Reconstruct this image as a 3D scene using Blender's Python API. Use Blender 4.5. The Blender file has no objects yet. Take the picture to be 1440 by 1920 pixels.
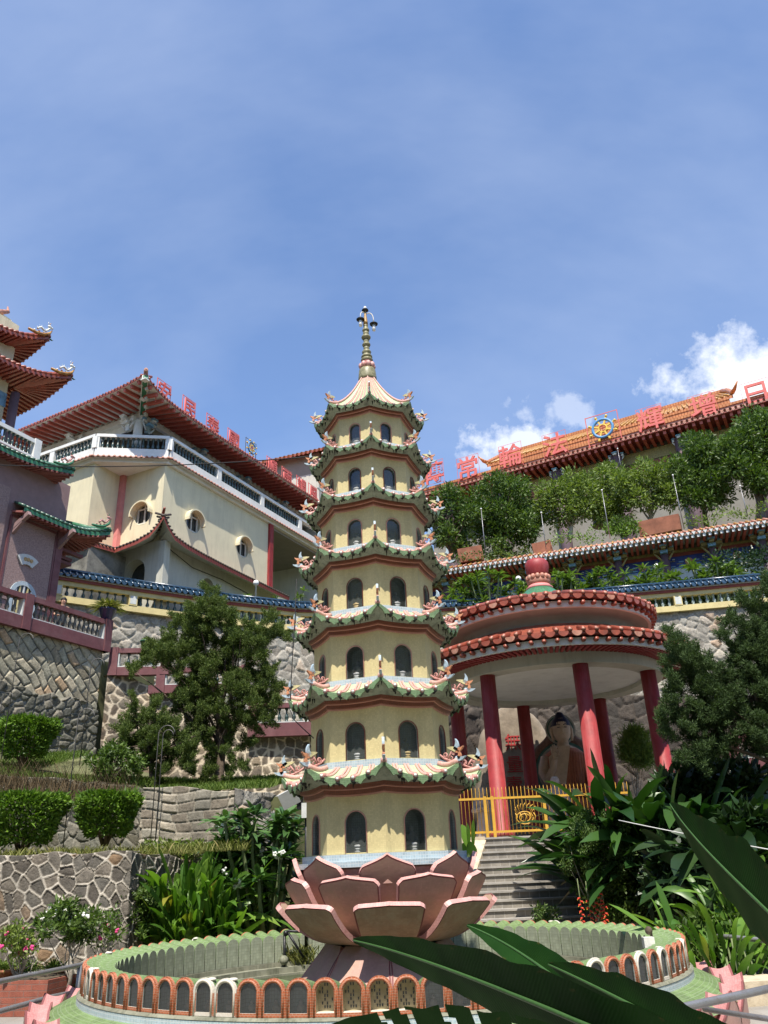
import bpy, math, random
import numpy as np
from mathutils import Vector, Matrix
R = math.radians
C = bpy.context.scene.collection
SC = bpy.context.scene
# ------------------------------------------------------------------ camera
F, TH, RO, EYE = 1480.0, R(24.35), R(2.45), 1.6
cam_d = bpy.data.cameras.new('camera'); cam = bpy.data.objects.new('camera', cam_d); C.objects.link(cam)
cam_d.sensor_fit = 'VERTICAL'; cam_d.sensor_height = 24.0; cam_d.lens = 24.0*F/1920.0
cam_d.clip_start = .05; cam_d.clip_end = 3000
cam.matrix_world = Matrix.Translation((0, 0, EYE)) @ Matrix.Rotation(math.pi/2+TH, 4, 'X') @ Matrix.Rotation(-RO, 4, 'Z')
SC.camera = cam
SC.render.resolution_x, SC.render.resolution_y = 768, 1024
_c, _s, _cr, _sr = math.cos(TH), math.sin(TH), math.cos(RO), math.sin(RO)
def ray(px, py):
    a = (px-720)/F; b = (960-py)/F
    x = a*_cr+b*_sr; y = -a*_sr+b*_cr
    return Vector((x, _c-y*_s, _s+y*_c))
def at(px, py, Y):
    r = ray(px, py); return Vector((0, 0, EYE))+r*(Y/r.y)
def atz(px, py, z):
    r = ray(px, py); return Vector((0, 0, EYE))+r*((z-EYE)/r.z)
# ------------------------------------------------------------------ sun, sky, exposure
SUN_EL, SUN_AZ = R(62), R(3)           # azimuth: to the left of straight behind the camera
sdir = Vector((-math.sin(SUN_AZ)*math.cos(SUN_EL), -math.cos(SUN_AZ)*math.cos(SUN_EL), math.sin(SUN_EL)))
sun_d = bpy.data.lights.new('sun', 'SUN'); sun = bpy.data.objects.new('sun', sun_d); C.objects.link(sun)
sun_d.energy = 5.0; sun_d.angle = R(.55); sun_d.color = (1, .93, .82)
sun.rotation_euler = sdir.to_track_quat('Z', 'Y').to_euler(); sun.location = (0, 0, 60)
vs = SC.view_settings; vs.view_transform = 'Standard'; vs.look = 'None'; vs.gamma = 1; vs.exposure = 0.62
W = bpy.data.worlds.new('World'); SC.world = W; W.use_nodes = True
def build_world():
    nt = W.node_tree; N = nt.nodes; L = nt.links; N.clear()
    out = N.new('ShaderNodeOutputWorld'); bg = N.new('ShaderNodeBackground'); bg.inputs['Strength'].default_value = .14
    sky = N.new('ShaderNodeTexSky'); sky.sky_type = 'NISHITA'; sky.sun_disc = False
    sky.sun_elevation = SUN_EL; sky.sun_rotation = R(180)+SUN_AZ
    sky.air_density = 1.0; sky.dust_density = .3; sky.ozone_density = 1.6
    tc = N.new('ShaderNodeTexCoord'); D = tc.outputs['Generated']
    def math_(op, a, b=None, clamp=False):
        n = N.new('ShaderNodeMath'); n.operation = op; n.use_clamp = clamp
        for i, q in enumerate((a, b)):
            if q is None: continue
            if isinstance(q, (int, float)): n.inputs[i].default_value = q
            else: L.new(q, n.inputs[i])
        return n.outputs[0]
    def dot(v):
        n = N.new('ShaderNodeVectorMath'); n.operation = 'DOT_PRODUCT'; L.new(D, n.inputs[0]); n.inputs[1].default_value = v; return n.outputs['Value']
    def noise(scale, det=6, rough=.6, mapping=None):
        n = N.new('ShaderNodeTexNoise'); n.inputs['Scale'].default_value = scale; n.inputs['Detail'].default_value = det; n.inputs['Roughness'].default_value = rough
        if mapping:
            m = N.new('ShaderNodeMapping'); m.inputs['Scale'].default_value = mapping[0]; m.inputs['Rotation'].default_value = mapping[1]; L.new(D, m.inputs[0]); L.new(m.outputs[0], n.inputs['Vector'])
        else: L.new(D, n.inputs['Vector'])
        return n.outputs[0]
    nz = noise(26, 8, .62); nf = noise(9, 4, .5)
    total = None
    # cumulus: (pixel, half width, half height, softness, opacity)
    for (px, py, hw, hh, k, op) in ((1490, 735, 230, 120, .8, 1.0), (975, 832, 120, 42, 1.5, .62), (1062, 778, 80, 40, 1.9, .28), (905, 862, 50, 30, 1.5, .4)):
        c = ray(px, py).normalized(); rt = (ray(px+20, py)-ray(px-20, py)).normalized(); up = rt.cross(c).normalized()
        if up.z < 0: up = -up
        x = math_('DIVIDE', dot(rt), hw/F*.95); x = math_('SUBTRACT', x, rt.dot(c)/(hw/F*.95))
        y = math_('DIVIDE', dot(up), hh/F*.95); y = math_('SUBTRACT', y, up.dot(c)/(hh/F*.95))
        d = math_('SQRT', math_('ADD', math_('MULTIPLY', x, x), math_('MULTIPLY', y, y)))
        m = math_('ADD', math_('SUBTRACT', 1.0, d), math_('MULTIPLY', math_('SUBTRACT', nz, .52), k*2.0))
        m = math_('MULTIPLY', math_('MULTIPLY', m, 1.9, True), op)
        front = math_('GREATER_THAN', dot(tuple(c)), .5); m = math_('MULTIPLY', m, front)
        total = m if total is None else math_('MAXIMUM', total, m)
    # thin high veil
    v = noise(2.2, 5, .55, ((1.0, 2.6, 1.6), (0, .5, .4)))
    ramp = N.new('ShaderNodeMapRange'); ramp.inputs['From Min'].default_value = .38; ramp.inputs['From Max'].default_value = .75; ramp.inputs['To Min'].default_value = .03; ramp.inputs['To Max'].default_value = .30; L.new(v, ramp.inputs['Value'])
    tint = N.new('ShaderNodeMixRGB'); tint.blend_type = 'MULTIPLY'; tint.inputs['Fac'].default_value = 1; tint.inputs[2].default_value = SKY_TINT; L.new(sky.outputs[0], tint.inputs[1])
    mixv = N.new('ShaderNodeMixRGB'); L.new(ramp.outputs[0], mixv.inputs['Fac']); L.new(tint.outputs[0], mixv.inputs[1]); mixv.inputs[2].default_value = VEIL
    shade = N.new('ShaderNodeMixRGB'); L.new(nf, shade.inputs['Fac']); shade.inputs[1].default_value = (5.4, 5.6, 6.0, 1); shade.inputs[2].default_value = (6.6, 6.7, 6.8, 1)
    mixc = N.new('ShaderNodeMixRGB'); L.new(total, mixc.inputs['Fac']); L.new(mixv.outputs[0], mixc.inputs[1]); L.new(shade.outputs[0], mixc.inputs[2])
    L.new(mixc.outputs[0], bg.inputs['Color']); L.new(bg.outputs[0], out.inputs[0])
SKY_TINT = (.93, 1.0, 1.12, 1); VEIL = (3.4, 3.9, 5.0, 1)
build_world()
# ------------------------------------------------------------------ materials
MATS = {}
def _nodes(name):
    m = bpy.data.materials.new(name); m.use_nodes = True; nt = m.node_tree; nt.nodes.clear()
    out = nt.nodes.new('ShaderNodeOutputMaterial'); p = nt.nodes.new('ShaderNodeBsdfPrincipled'); nt.links.new(p.outputs[0], out.inputs[0])
    MATS[name] = m
    return m, nt.nodes, nt.links, p, out
def rgba(c): return (c[0], c[1], c[2], 1)
def mat(name, col, rough=.65, var=.18, vs=5.0, grid=None, grout=(.5, .47, .4), gfac=1.0, msize=.08, bump=.25, bs=60, dirt=None, dfac=.5, ds=2.2, spec=.4, metal=0, col2=None, offset=0.0, streak=False):
    m, N, L, p, out = _nodes(name)
    p.inputs['Roughness'].default_value = rough; p.inputs['Specular IOR Level'].default_value = spec; p.inputs['Metallic'].default_value = metal
    tc = N.new('ShaderNodeTexCoord')
    nz = N.new('ShaderNodeTexNoise'); nz.inputs['Scale'].default_value = vs; nz.inputs['Detail'].default_value = 6; nz.inputs['Roughness'].default_value = .65; L.new(tc.outputs['Object'], nz.inputs['Vector'])
    mr = N.new('ShaderNodeMapRange'); mr.inputs['From Min'].default_value = .3; mr.inputs['From Max'].default_value = .7; L.new(nz.outputs[0], mr.inputs['Value'])
    mx = N.new('ShaderNodeMixRGB'); c2 = col2 or tuple(v*(1+var) for v in col)
    mx.inputs[1].default_value = rgba(tuple(v*(1-var) for v in col)); mx.inputs[2].default_value = rgba(c2); L.new(mr.outputs[0], mx.inputs['Fac'])
    cur = mx.outputs[0]; hgt = None
    if grid:
        b = N.new('ShaderNodeTexBrick'); b.offset = offset; b.inputs['Scale'].default_value = 1.0; b.inputs['Brick Width'].default_value = grid[0]; b.inputs['Row Height'].default_value = grid[1]
        b.inputs['Mortar Size'].default_value = msize*min(grid); b.inputs['Mortar Smooth'].default_value = .2; b.inputs['Bias'].default_value = 0
        b.inputs['Mortar'].default_value = (1, 1, 1, 1); b.inputs['Color1'].default_value = (.9, .9, .9, 1); b.inputs['Color2'].default_value = (1.07, 1.07, 1.07, 1); L.new(tc.outputs['UV'], b.inputs['Vector'])
        mu = N.new('ShaderNodeMixRGB'); mu.blend_type = 'MULTIPLY'; mu.inputs[0].default_value = 1; L.new(cur, mu.inputs[1]); L.new(b.outputs['Color'], mu.inputs[2])
        f = N.new('ShaderNodeMath'); f.operation = 'MULTIPLY'; f.inputs[1].default_value = gfac; L.new(b.outputs['Fac'], f.inputs[0])
        g = N.new('ShaderNodeMixRGB'); g.inputs[2].default_value = rgba(grout); L.new(f.outputs[0], g.inputs['Fac']); L.new(mu.outputs[0], g.inputs[1]); cur = g.outputs[0]
        iv = N.new('ShaderNodeMath'); iv.operation = 'SUBTRACT'; iv.inputs[0].default_value = 1; L.new(b.outputs['Fac'], iv.inputs[1]); hgt = iv.outputs[0]
    if dirt:
        dn = N.new('ShaderNodeTexNoise'); dn.inputs['Scale'].default_value = ds; dn.inputs['Detail'].default_value = 9; dn.inputs['Roughness'].default_value = .7
        if streak:
            mp = N.new('ShaderNodeMapping'); mp.inputs['Scale'].default_value = (3, 3, .35); L.new(tc.outputs['Object'], mp.inputs[0]); L.new(mp.outputs[0], dn.inputs['Vector'])
        else: L.new(tc.outputs['Object'], dn.inputs['Vector'])
        dr = N.new('ShaderNodeMapRange'); dr.inputs['From Min'].default_value = .48; dr.inputs['From Max'].default_value = .72; dr.inputs['To Max'].default_value = dfac; L.new(dn.outputs[0], dr.inputs['Value'])
        dm = N.new('ShaderNodeMixRGB'); dm.inputs[2].default_value = rgba(dirt); L.new(dr.outputs[0], dm.inputs['Fac']); L.new(cur, dm.inputs[1]); cur = dm.outputs[0]
    L.new(cur, p.inputs['Base Color'])
    if bump:
        bn = N.new('ShaderNodeTexNoise'); bn.inputs['Scale'].default_value = bs; bn.inputs['Detail'].default_value = 4; L.new(tc.outputs['Object'], bn.inputs['Vector'])
        bp = N.new('ShaderNodeBump'); bp.inputs['Strength'].default_value = bump; bp.inputs['Distance'].default_value = .01
        h = bn.outputs[0]
        if hgt is not None:
            ad = N.new('ShaderNodeMath'); ad.operation = 'MULTIPLY_ADD'; ad.inputs[1].default_value = 1.2; L.new(hgt, ad.inputs[0]); L.new(bn.outputs[0], ad.inputs[2]); h = ad.outputs[0]
        L.new(h, bp.inputs['Height']); L.new(bp.outputs[0], p.inputs['Normal'])
    return m
def stone(name, c1, c2, mortar, tan=None, stain=(.03, .03, .025), sfac=.55, bump=.8, contrast=(.5, 1.4)):
    """stone wall: the mesh carries per-vertex (cell value, mortar) in the attribute 'stone'; relief is modelled"""
    m, N, L, p, out = _nodes(name); p.inputs['Roughness'].default_value = .88; p.inputs['Specular IOR Level'].default_value = .2
    tc = N.new('ShaderNodeTexCoord'); at_ = N.new('ShaderNodeAttribute'); at_.attribute_name = 'stone'; sp = N.new('ShaderNodeSeparateColor'); L.new(at_.outputs['Color'], sp.inputs[0])
    cr = N.new('ShaderNodeValToRGB'); e = cr.color_ramp.elements; e[0].color = rgba(c1); e[1].color = rgba(c2)
    q = cr.color_ramp.elements.new(.5); q.color = rgba(tuple((x*.5+y*.5)*k for x, y, k in zip(c1, c2, (.92, 1.0, 1.06))))
    if tan: q = cr.color_ramp.elements.new(.9); q.color = rgba(c2); e[-1].color = rgba(tan)
    L.new(sp.outputs[0], cr.inputs[0])
    fn = N.new('ShaderNodeTexNoise'); fn.inputs['Scale'].default_value = 9; fn.inputs['Detail'].default_value = 12; fn.inputs['Roughness'].default_value = .78; L.new(tc.outputs['Object'], fn.inputs['Vector'])
    fr = N.new('ShaderNodeMapRange'); fr.inputs['From Min'].default_value = .3; fr.inputs['From Max'].default_value = .7; fr.inputs['To Min'].default_value = contrast[0]; fr.inputs['To Max'].default_value = contrast[1]; L.new(fn.outputs[0], fr.inputs['Value'])
    mu = N.new('ShaderNodeMixRGB'); mu.blend_type = 'MULTIPLY'; mu.inputs[0].default_value = 1; L.new(cr.outputs[0], mu.inputs[1]); L.new(fr.outputs[0], mu.inputs[2])
    mm = N.new('ShaderNodeMixRGB'); mm.inputs[2].default_value = rgba(mortar); L.new(sp.outputs[1], mm.inputs['Fac']); L.new(mu.outputs[0], mm.inputs[1])
    sn = N.new('ShaderNodeTexNoise'); sn.inputs['Scale'].default_value = .8; sn.inputs['Detail'].default_value = 9; sn.inputs['Roughness'].default_value = .72; L.new(tc.outputs['Object'], sn.inputs['Vector'])
    sr = N.new('ShaderNodeMapRange'); sr.inputs['From Min'].default_value = .47; sr.inputs['From Max'].default_value = .72; sr.inputs['To Max'].default_value = sfac; L.new(sn.outputs[0], sr.inputs['Value'])
    sm = N.new('ShaderNodeMixRGB'); sm.inputs[2].default_value = rgba(stain); L.new(sr.outputs[0], sm.inputs['Fac']); L.new(mm.outputs[0], sm.inputs[1]); L.new(sm.outputs[0], p.inputs['Base Color'])
    bp = N.new('ShaderNodeBump'); bp.inputs['Strength'].default_value = bump; bp.inputs['Distance'].default_value = .04; L.new(fn.outputs[0], bp.inputs['Height']); L.new(bp.outputs[0], p.inputs['Normal'])
    return m
def leaf(name, dark, light, rough=.45, trans=.25, spec=.35, accent=None):
    m, N, L, p, out = _nodes(name); p.inputs['Roughness'].default_value = rough; p.inputs['Specular IOR Level'].default_value = spec
    g = N.new('ShaderNodeNewGeometry'); cr = N.new('ShaderNodeValToRGB'); e = cr.color_ramp.elements; e[0].color = rgba(dark); e[1].color = rgba(light)
    if accent: q = cr.color_ramp.elements.new(.93); q.color = rgba(light); e[-1].color = rgba(accent)
    L.new(g.outputs['Random Per Island'], cr.inputs[0]); L.new(cr.outputs[0], p.inputs['Base Color'])
    tr = N.new('ShaderNodeBsdfTranslucent'); tm = N.new('ShaderNodeMixRGB'); tm.blend_type = 'MULTIPLY'; tm.inputs[0].default_value = 1; tm.inputs[2].default_value = (1.3, 1.5, .5, 1); L.new(cr.outputs[0], tm.inputs[1]); L.new(tm.outputs[0], tr.inputs[0])
    mx = N.new('ShaderNodeMixShader'); mx.inputs[0].default_value = trans; L.new(p.outputs[0], mx.inputs[1]); L.new(tr.outputs[0], mx.inputs[2]); L.new(mx.outputs[0], out.inputs[0])
    return m
def glass(name, tint=(.55, .6, .62), clear=.55):
    m, N, L, p, out = _nodes(name); N.remove(p)
    t = N.new('ShaderNodeBsdfTransparent'); t.inputs[0].default_value = rgba(tint); gl = N.new('ShaderNodeBsdfGlossy'); gl.inputs['Roughness'].default_value = .08; gl.inputs[0].default_value = (.9, .95, 1, 1)
    df = N.new('ShaderNodeBsdfDiffuse'); df.inputs[0].default_value = (.16, .175, .165, 1)
    m1 = N.new('ShaderNodeMixShader'); m1.inputs[0].default_value = 1-clear; L.new(t.outputs[0], m1.inputs[1]); L.new(df.outputs[0], m1.inputs[2])
    fr = N.new('ShaderNodeFresnel'); fr.inputs[0].default_value = 1.6; m2 = N.new('ShaderNodeMixShader'); L.new(fr.outputs[0], m2.inputs[0]); L.new(m1.outputs[0], m2.inputs[1]); L.new(gl.outputs[0], m2.inputs[2]); L.new(m2.outputs[0], out.inputs[0])
    return m
M = MATS
# pagoda and pool
mat('tile_yellow', (.60, .51, .265), .5, .08, 3, (.022, .022), (.42, .36, .19), .22, .12, .05, dirt=(.25, .21, .11), dfac=.32, ds=2, streak=True)
mat('tile_brown', (.22, .075, .045), .4, .2, 6, (.03, .03), (.12, .06, .04), .6, .1)
mat('trim_pink', (.50, .26, .20), .55, .15, 9)
mat('tile_soffit', (.27, .30, .235), .7, .15, 3, (.03, .03), (.2, .22, .17), .2, .1, dirt=(.05, .055, .045), dfac=.85, ds=3, streak=True)
mat('tile_green', (.125, .215, .10), .4, .3, 8, (.022, .022), (.30, .36, .24), .5, .12, dirt=(.025, .033, .025), dfac=.6, ds=5)
mat('tile_roof_light', (.37, .51, .28), .45, .12, 7, (.03, .03), (.55, .58, .42), .6, .1, dirt=(.25, .3, .2), dfac=.4)
mat('tile_blue_grey', (.38, .48, .54), .45, .15, 8, (.035, .035), (.58, .6, .6), .6, .12)
mat('black_moss', (.022, .024, .02), .9, .4, 20)
mat('rib_pink', (.52, .25, .22), .5, .2, 15, (.02, .02), (.7, .55, .45), .6, .15)
mat('orn_pink', (.44, .17, .15), .5, .3, 25, (.018, .018), (.6, .45, .4), .5, .15)
mat('orn_yellow', (.55, .48, .22), .5, .3, 25, (.018, .018), (.6, .58, .45), .5, .15)
mat('orn_blue', (.28, .40, .50), .5, .35, 25, (.018, .018), (.6, .62, .6), .5, .15)
mat('orn_orange', (.55, .20, .08), .5, .3, 25, (.018, .018), (.6, .4, .3), .5, .15)
mat('orn_white', (.7, .69, .64), .5, .12, 20)
mat('tile_pink_edge', (.60, .32, .29), .45, .12, 9, (.03, .03), (.40, .15, .15), .35, .1, .1, dirt=(.72, .66, .6), dfac=.25, ds=5)
mat('tile_petal', (.46, .27, .225), .6, .12, 4, (.03, .03), (.38, .2, .17), .25, .1, .05, dirt=(.40, .29, .2), dfac=.8, ds=2.2)
mat('tile_petal_worn', (.46, .32, .235), .65, .15, 4, (.03, .03), (.34, .22, .17), .25, .1, .05, dirt=(.55, .47, .38), dfac=.7, ds=5)
mat('tile_pink_dull', (.46, .20, .19), .5, .15, 9, (.03, .03), (.3, .1, .1), .4, .1, .1, dirt=(.5, .4, .36), dfac=.3, ds=5)
mat('petal_seam', (.22, .07, .07), .6, .2)
mat('bronze_green', (.17, .16, .07), .45, .3, 20, col2=(.35, .33, .2))
mat('gold_paint', (.45, .27, .09), .45, .2)
mat('niche_tile', (.27, .30, .28), .6, .2, 8, (.03, .03), (.1, .1, .1), .5)
mat('niche_brick', (.37, .105, .042), .6, .25, 12, (.034, .02), (.45, .33, .25), .55, .13, offset=.5)
mat('niche_white', (.6, .57, .5), .8, .2, 14, dirt=(.3, .2, .12), dfac=.6, ds=14)
mat('niche_tan', (.42, .36, .22), .6, .1, 5, (.03, .03), (.3, .26, .16), .4, .1)
mat('tile_pool_green', (.15, .225, .085), .5, .3, 6, (.075, .05), (.30, .36, .24), .4, .1, dirt=(.07, .085, .045), dfac=.5)
mat('tile_pool_panel', (.29, .32, .235), .65, .2, 5, (.06, .04), (.2, .215, .16), .4, .1, dirt=(.09, .095, .05), dfac=.8, ds=3.5, streak=True)
mat('pool_concrete', (.22, .22, .165), .85, .25, 5, dirt=(.05, .06, .03), dfac=.9, ds=3, streak=True)
glass('pane_glass', (.5, .56, .58), .62); glass('pane_clear', (.8, .83, .83), .85)
# buildings
mat('wall_cream', (.66, .60, .42), .85, .07, 1.5, dirt=(.36, .32, .22), dfac=.35, ds=1.1, streak=True, bump=.12)
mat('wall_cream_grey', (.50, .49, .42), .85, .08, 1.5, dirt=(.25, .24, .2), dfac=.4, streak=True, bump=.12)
mat('wall_white', (.72, .72, .69), .7, .06, 3, dirt=(.4, .39, .36), dfac=.35, ds=2, bump=.1)
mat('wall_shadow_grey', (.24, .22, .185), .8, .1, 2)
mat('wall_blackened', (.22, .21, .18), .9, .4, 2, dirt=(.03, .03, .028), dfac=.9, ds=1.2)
mat('wall_mauve', (.26, .17, .165), .7, .12, 4, bump=.5, bs=30)
mat('wall_mauve_mosaic', (.29, .195, .18), .8, .3, 25, bump=.7, bs=25, col2=(.38, .27, .25))
mat('paint_mauve', (.15, .055, .06), .6, .18, 5, dirt=(.25, .15, .15), dfac=.35)
mat('paint_red', (.27, .03, .032), .5, .2, 4, dirt=(.40, .15, .15), dfac=.45, ds=2.0, streak=True)
mat('rafter_red', (.42, .095, .065), .55, .2, 5)
mat('paint_red_brown', (.25, .055, .04), .55, .2, 5)
mat('paint_pink', (.58, .22, .21), .6, .12, 4)
mat('paint_yellow', (.62, .36, .05), .45, .12, 8, dirt=(.35, .18, .05), dfac=.4, ds=6)
mat('paint_cream_yellow', (.62, .52, .25), .7, .1, 4, dirt=(.3, .25, .15), dfac=.35)
mat('tile_red', (.30, .075, .045), .35, .3, 6, dirt=(.12, .07, .05), dfac=.5, ds=4, spec=.5)
mat('tile_red_worn', (.42, .19, .13), .5, .35, 9, dirt=(.5, .4, .3), dfac=.5, ds=6)
mat('tile_orange', (.50, .21, .08), .35, .25, 3, (.22, 1.0), (.3, .09, .02), .8, .2, dirt=(.35, .12, .05), dfac=.5, ds=.8)
mat('tile_gold', (.50, .28, .08), .35, .25, 3, (.3, 1.2), (.28, .11, .02), .8, .25)
mat('tile_dark_green', (.04, .11, .075), .35, .4, 8, spec=.6)
mat('tile_cap_green', (.05, .20, .10), .35, .3, 8, (.09, .06), (.02, .07, .04), .7, .1)
mat('tile_blue', (.018, .045, .08), .25, .35, 8, spec=.7)
mat('baluster_green', (.03, .055, .05), .3, .4, 12, spec=.6)
mat('baluster_grey', (.10, .095, .08), .5, .4, 12)
mat('baluster_pale', (.24, .30, .29), .5, .35, 12)
mat('green_beam', (.03, .17, .08), .5, .2)
mat('paint_blue', (.016, .035, .19), .5, .25, 6)
mat('paint_sky_blue', (.18, .34, .48), .5, .25, 10)
mat('paint_peach', (.50, .24, .12), .6, .3, 6)
mat('paint_olive', (.28, .23, .09), .6, .4, 10)
mat('column_purple', (.12, .075, .085), .6, .2, 4)
mat('window_dark', (.035, .04, .04), .15, .2, spec=.6)
mat('window_frame_white', (.66, .63, .56), .6, .08)
mat('dark_metal', (.03, .03, .032), .4, .2, metal=.6)
mat('bell_black', (.012, .012, .013), .35, .2)
mat('pipe_grey', (.30, .30, .31), .4, .15, 6, metal=.55, dirt=(.15, .1, .08), dfac=.5, ds=12)
mat('rod_metal', (.12, .115, .11), .5, .2, metal=.3)
mat('lamp_white', (.82, .82, .8), .4, .03)
mat('red_sign', (.62, .13, .11), .5, .12, dirt=(.7, .4, .35), dfac=.3)
mat('red_char', (.36, .03, .03), .6, .2)
mat('wheel_yellow', (.72, .48, .08), .5, .1); mat('wheel_blue', (.10, .26, .48), .5, .1)
mat('boulder', (.27, .22, .165), .9, .3, 2.5, bump=1.0, bs=9, dirt=(.12, .11, .09), dfac=.8, ds=1.4)
mat('skin_stone', (.54, .41, .31), .7, .12, 6); mat('robe', (.42, .15, .085), .7, .2, 5); mat('hair_navy', (.012, .014, .05), .6, .3, 40)
mat('halo_teal', (.07, .17, .15), .6, .2); mat('halo_pale', (.36, .36, .32), .6, .2); mat('flame_brown', (.22, .13, .1), .8, .3, 15); mat('halo_blue', (.03, .04, .12), .6, .2)
mat('statue_pale', (.42, .35, .31), .7, .15, 8); mat('statue_gold', (.40, .30, .14), .5, .2, 12); mat('statue_white', (.34, .35, .34), .5, .1)
mat('step_grey', (.24, .22, .19), .85, .2, 5, (.19, .14), (.42, .4, .36), .7, .05, .4, dirt=(.1, .09, .08), dfac=.5)
mat('tread_grey', (.33, .31, .28), .85, .2, 5); mat('plaster_stained', (.55, .47, .34), .9, .15, 4, dirt=(.2, .13, .07), dfac=.6, ds=5)
mat('brick_red', (.27, .085, .055), .8, .25, 6, (.22, .075), (.17, .12, .1), .7, .08, .4, offset=.5)
mat('pot_blue', (.012, .016, .10), .2, .3, spec=.7); mat('pot_green', (.02, .10, .05), .4, .2); mat('pot_clay', (.34, .14, .075), .8, .25, 9); mat('pot_grey', (.3, .29, .27), .8, .2)
mat('bark', (.10, .075, .055), .95, .4, 9, bump=1, bs=30); mat('bark_pale', (.32, .29, .24), .9, .3, 12, bump=.6, bs=30); mat('bark_green', (.16, .20, .09), .8, .3, 8)
mat('soil', (.10, .075, .05), .95, .4, 6, bump=1, bs=20); mat('earth_red', (.24, .095, .055), .9, .3, 2)
mat('pavement', (.27, .255, .23), .9, .12, 2.5, (.30, .30), (.25, .23, .2), .7, .03, .3, dirt=(.22, .2, .17), dfac=.5, ds=1.2)
mat('kerb', (.33, .32, .29), .9, .2, 6, dirt=(.15, .14, .12), dfac=.6); mat('terrace_ground', (.11, .115, .05), .95, .4, 1.2)
mat('sky_blocker_green', (.05, .085, .03), .95, .4, .6); mat('rope', (.6, .6, .58), .8, .1); mat('cable_black', (.012, .012, .013), .6, .1)
mat('cloth_dark', (.04, .045, .05), .8, .2); mat('skin', (.45, .26, .18), .6, .08); mat('hair_black', (.012, .01, .01), .6, .2)
mat('plaque_white', (.55, .57, .55), .7, .12, 10); mat('plaque_tan', (.45, .3, .14), .7, .3, 12)
mat('flower_white', (.8, .8, .74), .6, .05); mat('flower_pink', (.62, .06, .22), .6, .2); mat('flower_red', (.6, .05, .025), .5, .25); mat('flower_yellow', (.7, .45, .06), .5, .15)
mat('panel_box', (.45, .46, .45), .6, .1)
stone('stone_white_mortar', (.10, .085, .07), (.24, .205, .165), (.56, .51, .43), (.25, .16, .09))
stone('stone_bold_mortar', (.14, .11, .085), (.27, .22, .16), (.68, .58, .44), None, (.3, .2, .1), .5)
stone('stone_mossy', (.12, .11, .08), (.26, .235, .185), (.30, .28, .23), None, (.04, .042, .025), .7)
stone('stone_blocks', (.26, .22, .17), (.46, .40, .31), (.46, .42, .34))
stone('stone_diamond', (.33, .28, .19), (.56, .49, .35), (.10, .095, .08), (.46, .25, .11), (.05, .05, .04), .45)
stone('stone_grey', (.20, .18, .155), (.36, .33, .29), (.28, .26, .23), (.42, .3, .2))
stone('stone_pale', (.27, .24, .20), (.46, .41, .34), (.50, .46, .39), (.46, .32, .22), (.06, .055, .05), .4)
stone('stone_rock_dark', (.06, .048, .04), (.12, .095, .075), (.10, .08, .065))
mat('drum_grey', (.36, .38, .34), .8, .1, 3)
# foliage
leaf('juniper_leaf', (.022, .045, .010), (.15, .20, .055), .7, .2, .15)
leaf('juniper_dark', (.016, .034, .012), (.09, .14, .05), .7, .18, .15)
leaf('topiary_leaf', (.05, .11, .014), (.17, .29, .035), .5, .22)
leaf('tree_leaf', (.03, .065, .012), (.12, .19, .035), .5, .25)
leaf('tree_leaf_light', (.07, .11, .018), (.21, .28, .06), .5, .28)
leaf('frangipani_leaf', (.025, .075, .018), (.10, .19, .055), .28, .15, .6)
leaf('frangipani_light', (.06, .11, .02), (.17, .26, .06), .4, .25)
leaf('ginger_leaf', (.045, .12, .016), (.16, .29, .045), .38, .3, .4, (.26, .25, .04))
leaf('heliconia_leaf', (.014, .05, .012), (.06, .13, .028), .35, .2, .45)
leaf('banana_leaf', (.010, .050, .012), (.016, .075, .016), .38, .18, .4)
leaf('shrub_dark', (.008, .024, .008), (.03, .065, .016), .4, .15, .4)  # dark tone puts the right juniper's shade into the leaf colour
leaf('wispy_leaf', (.04, .085, .02), (.14, .21, .06), .55, .3)
leaf('grass_blade', (.075, .085, .02), (.24, .25, .075), .7, .3, .2, (.36, .28, .13))
leaf('grass_green', (.05, .10, .015), (.16, .22, .05), .6, .3, .2)
leaf('dry_root', (.07, .05, .03), (.20, .15, .09), .9, .1, .1)
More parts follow.
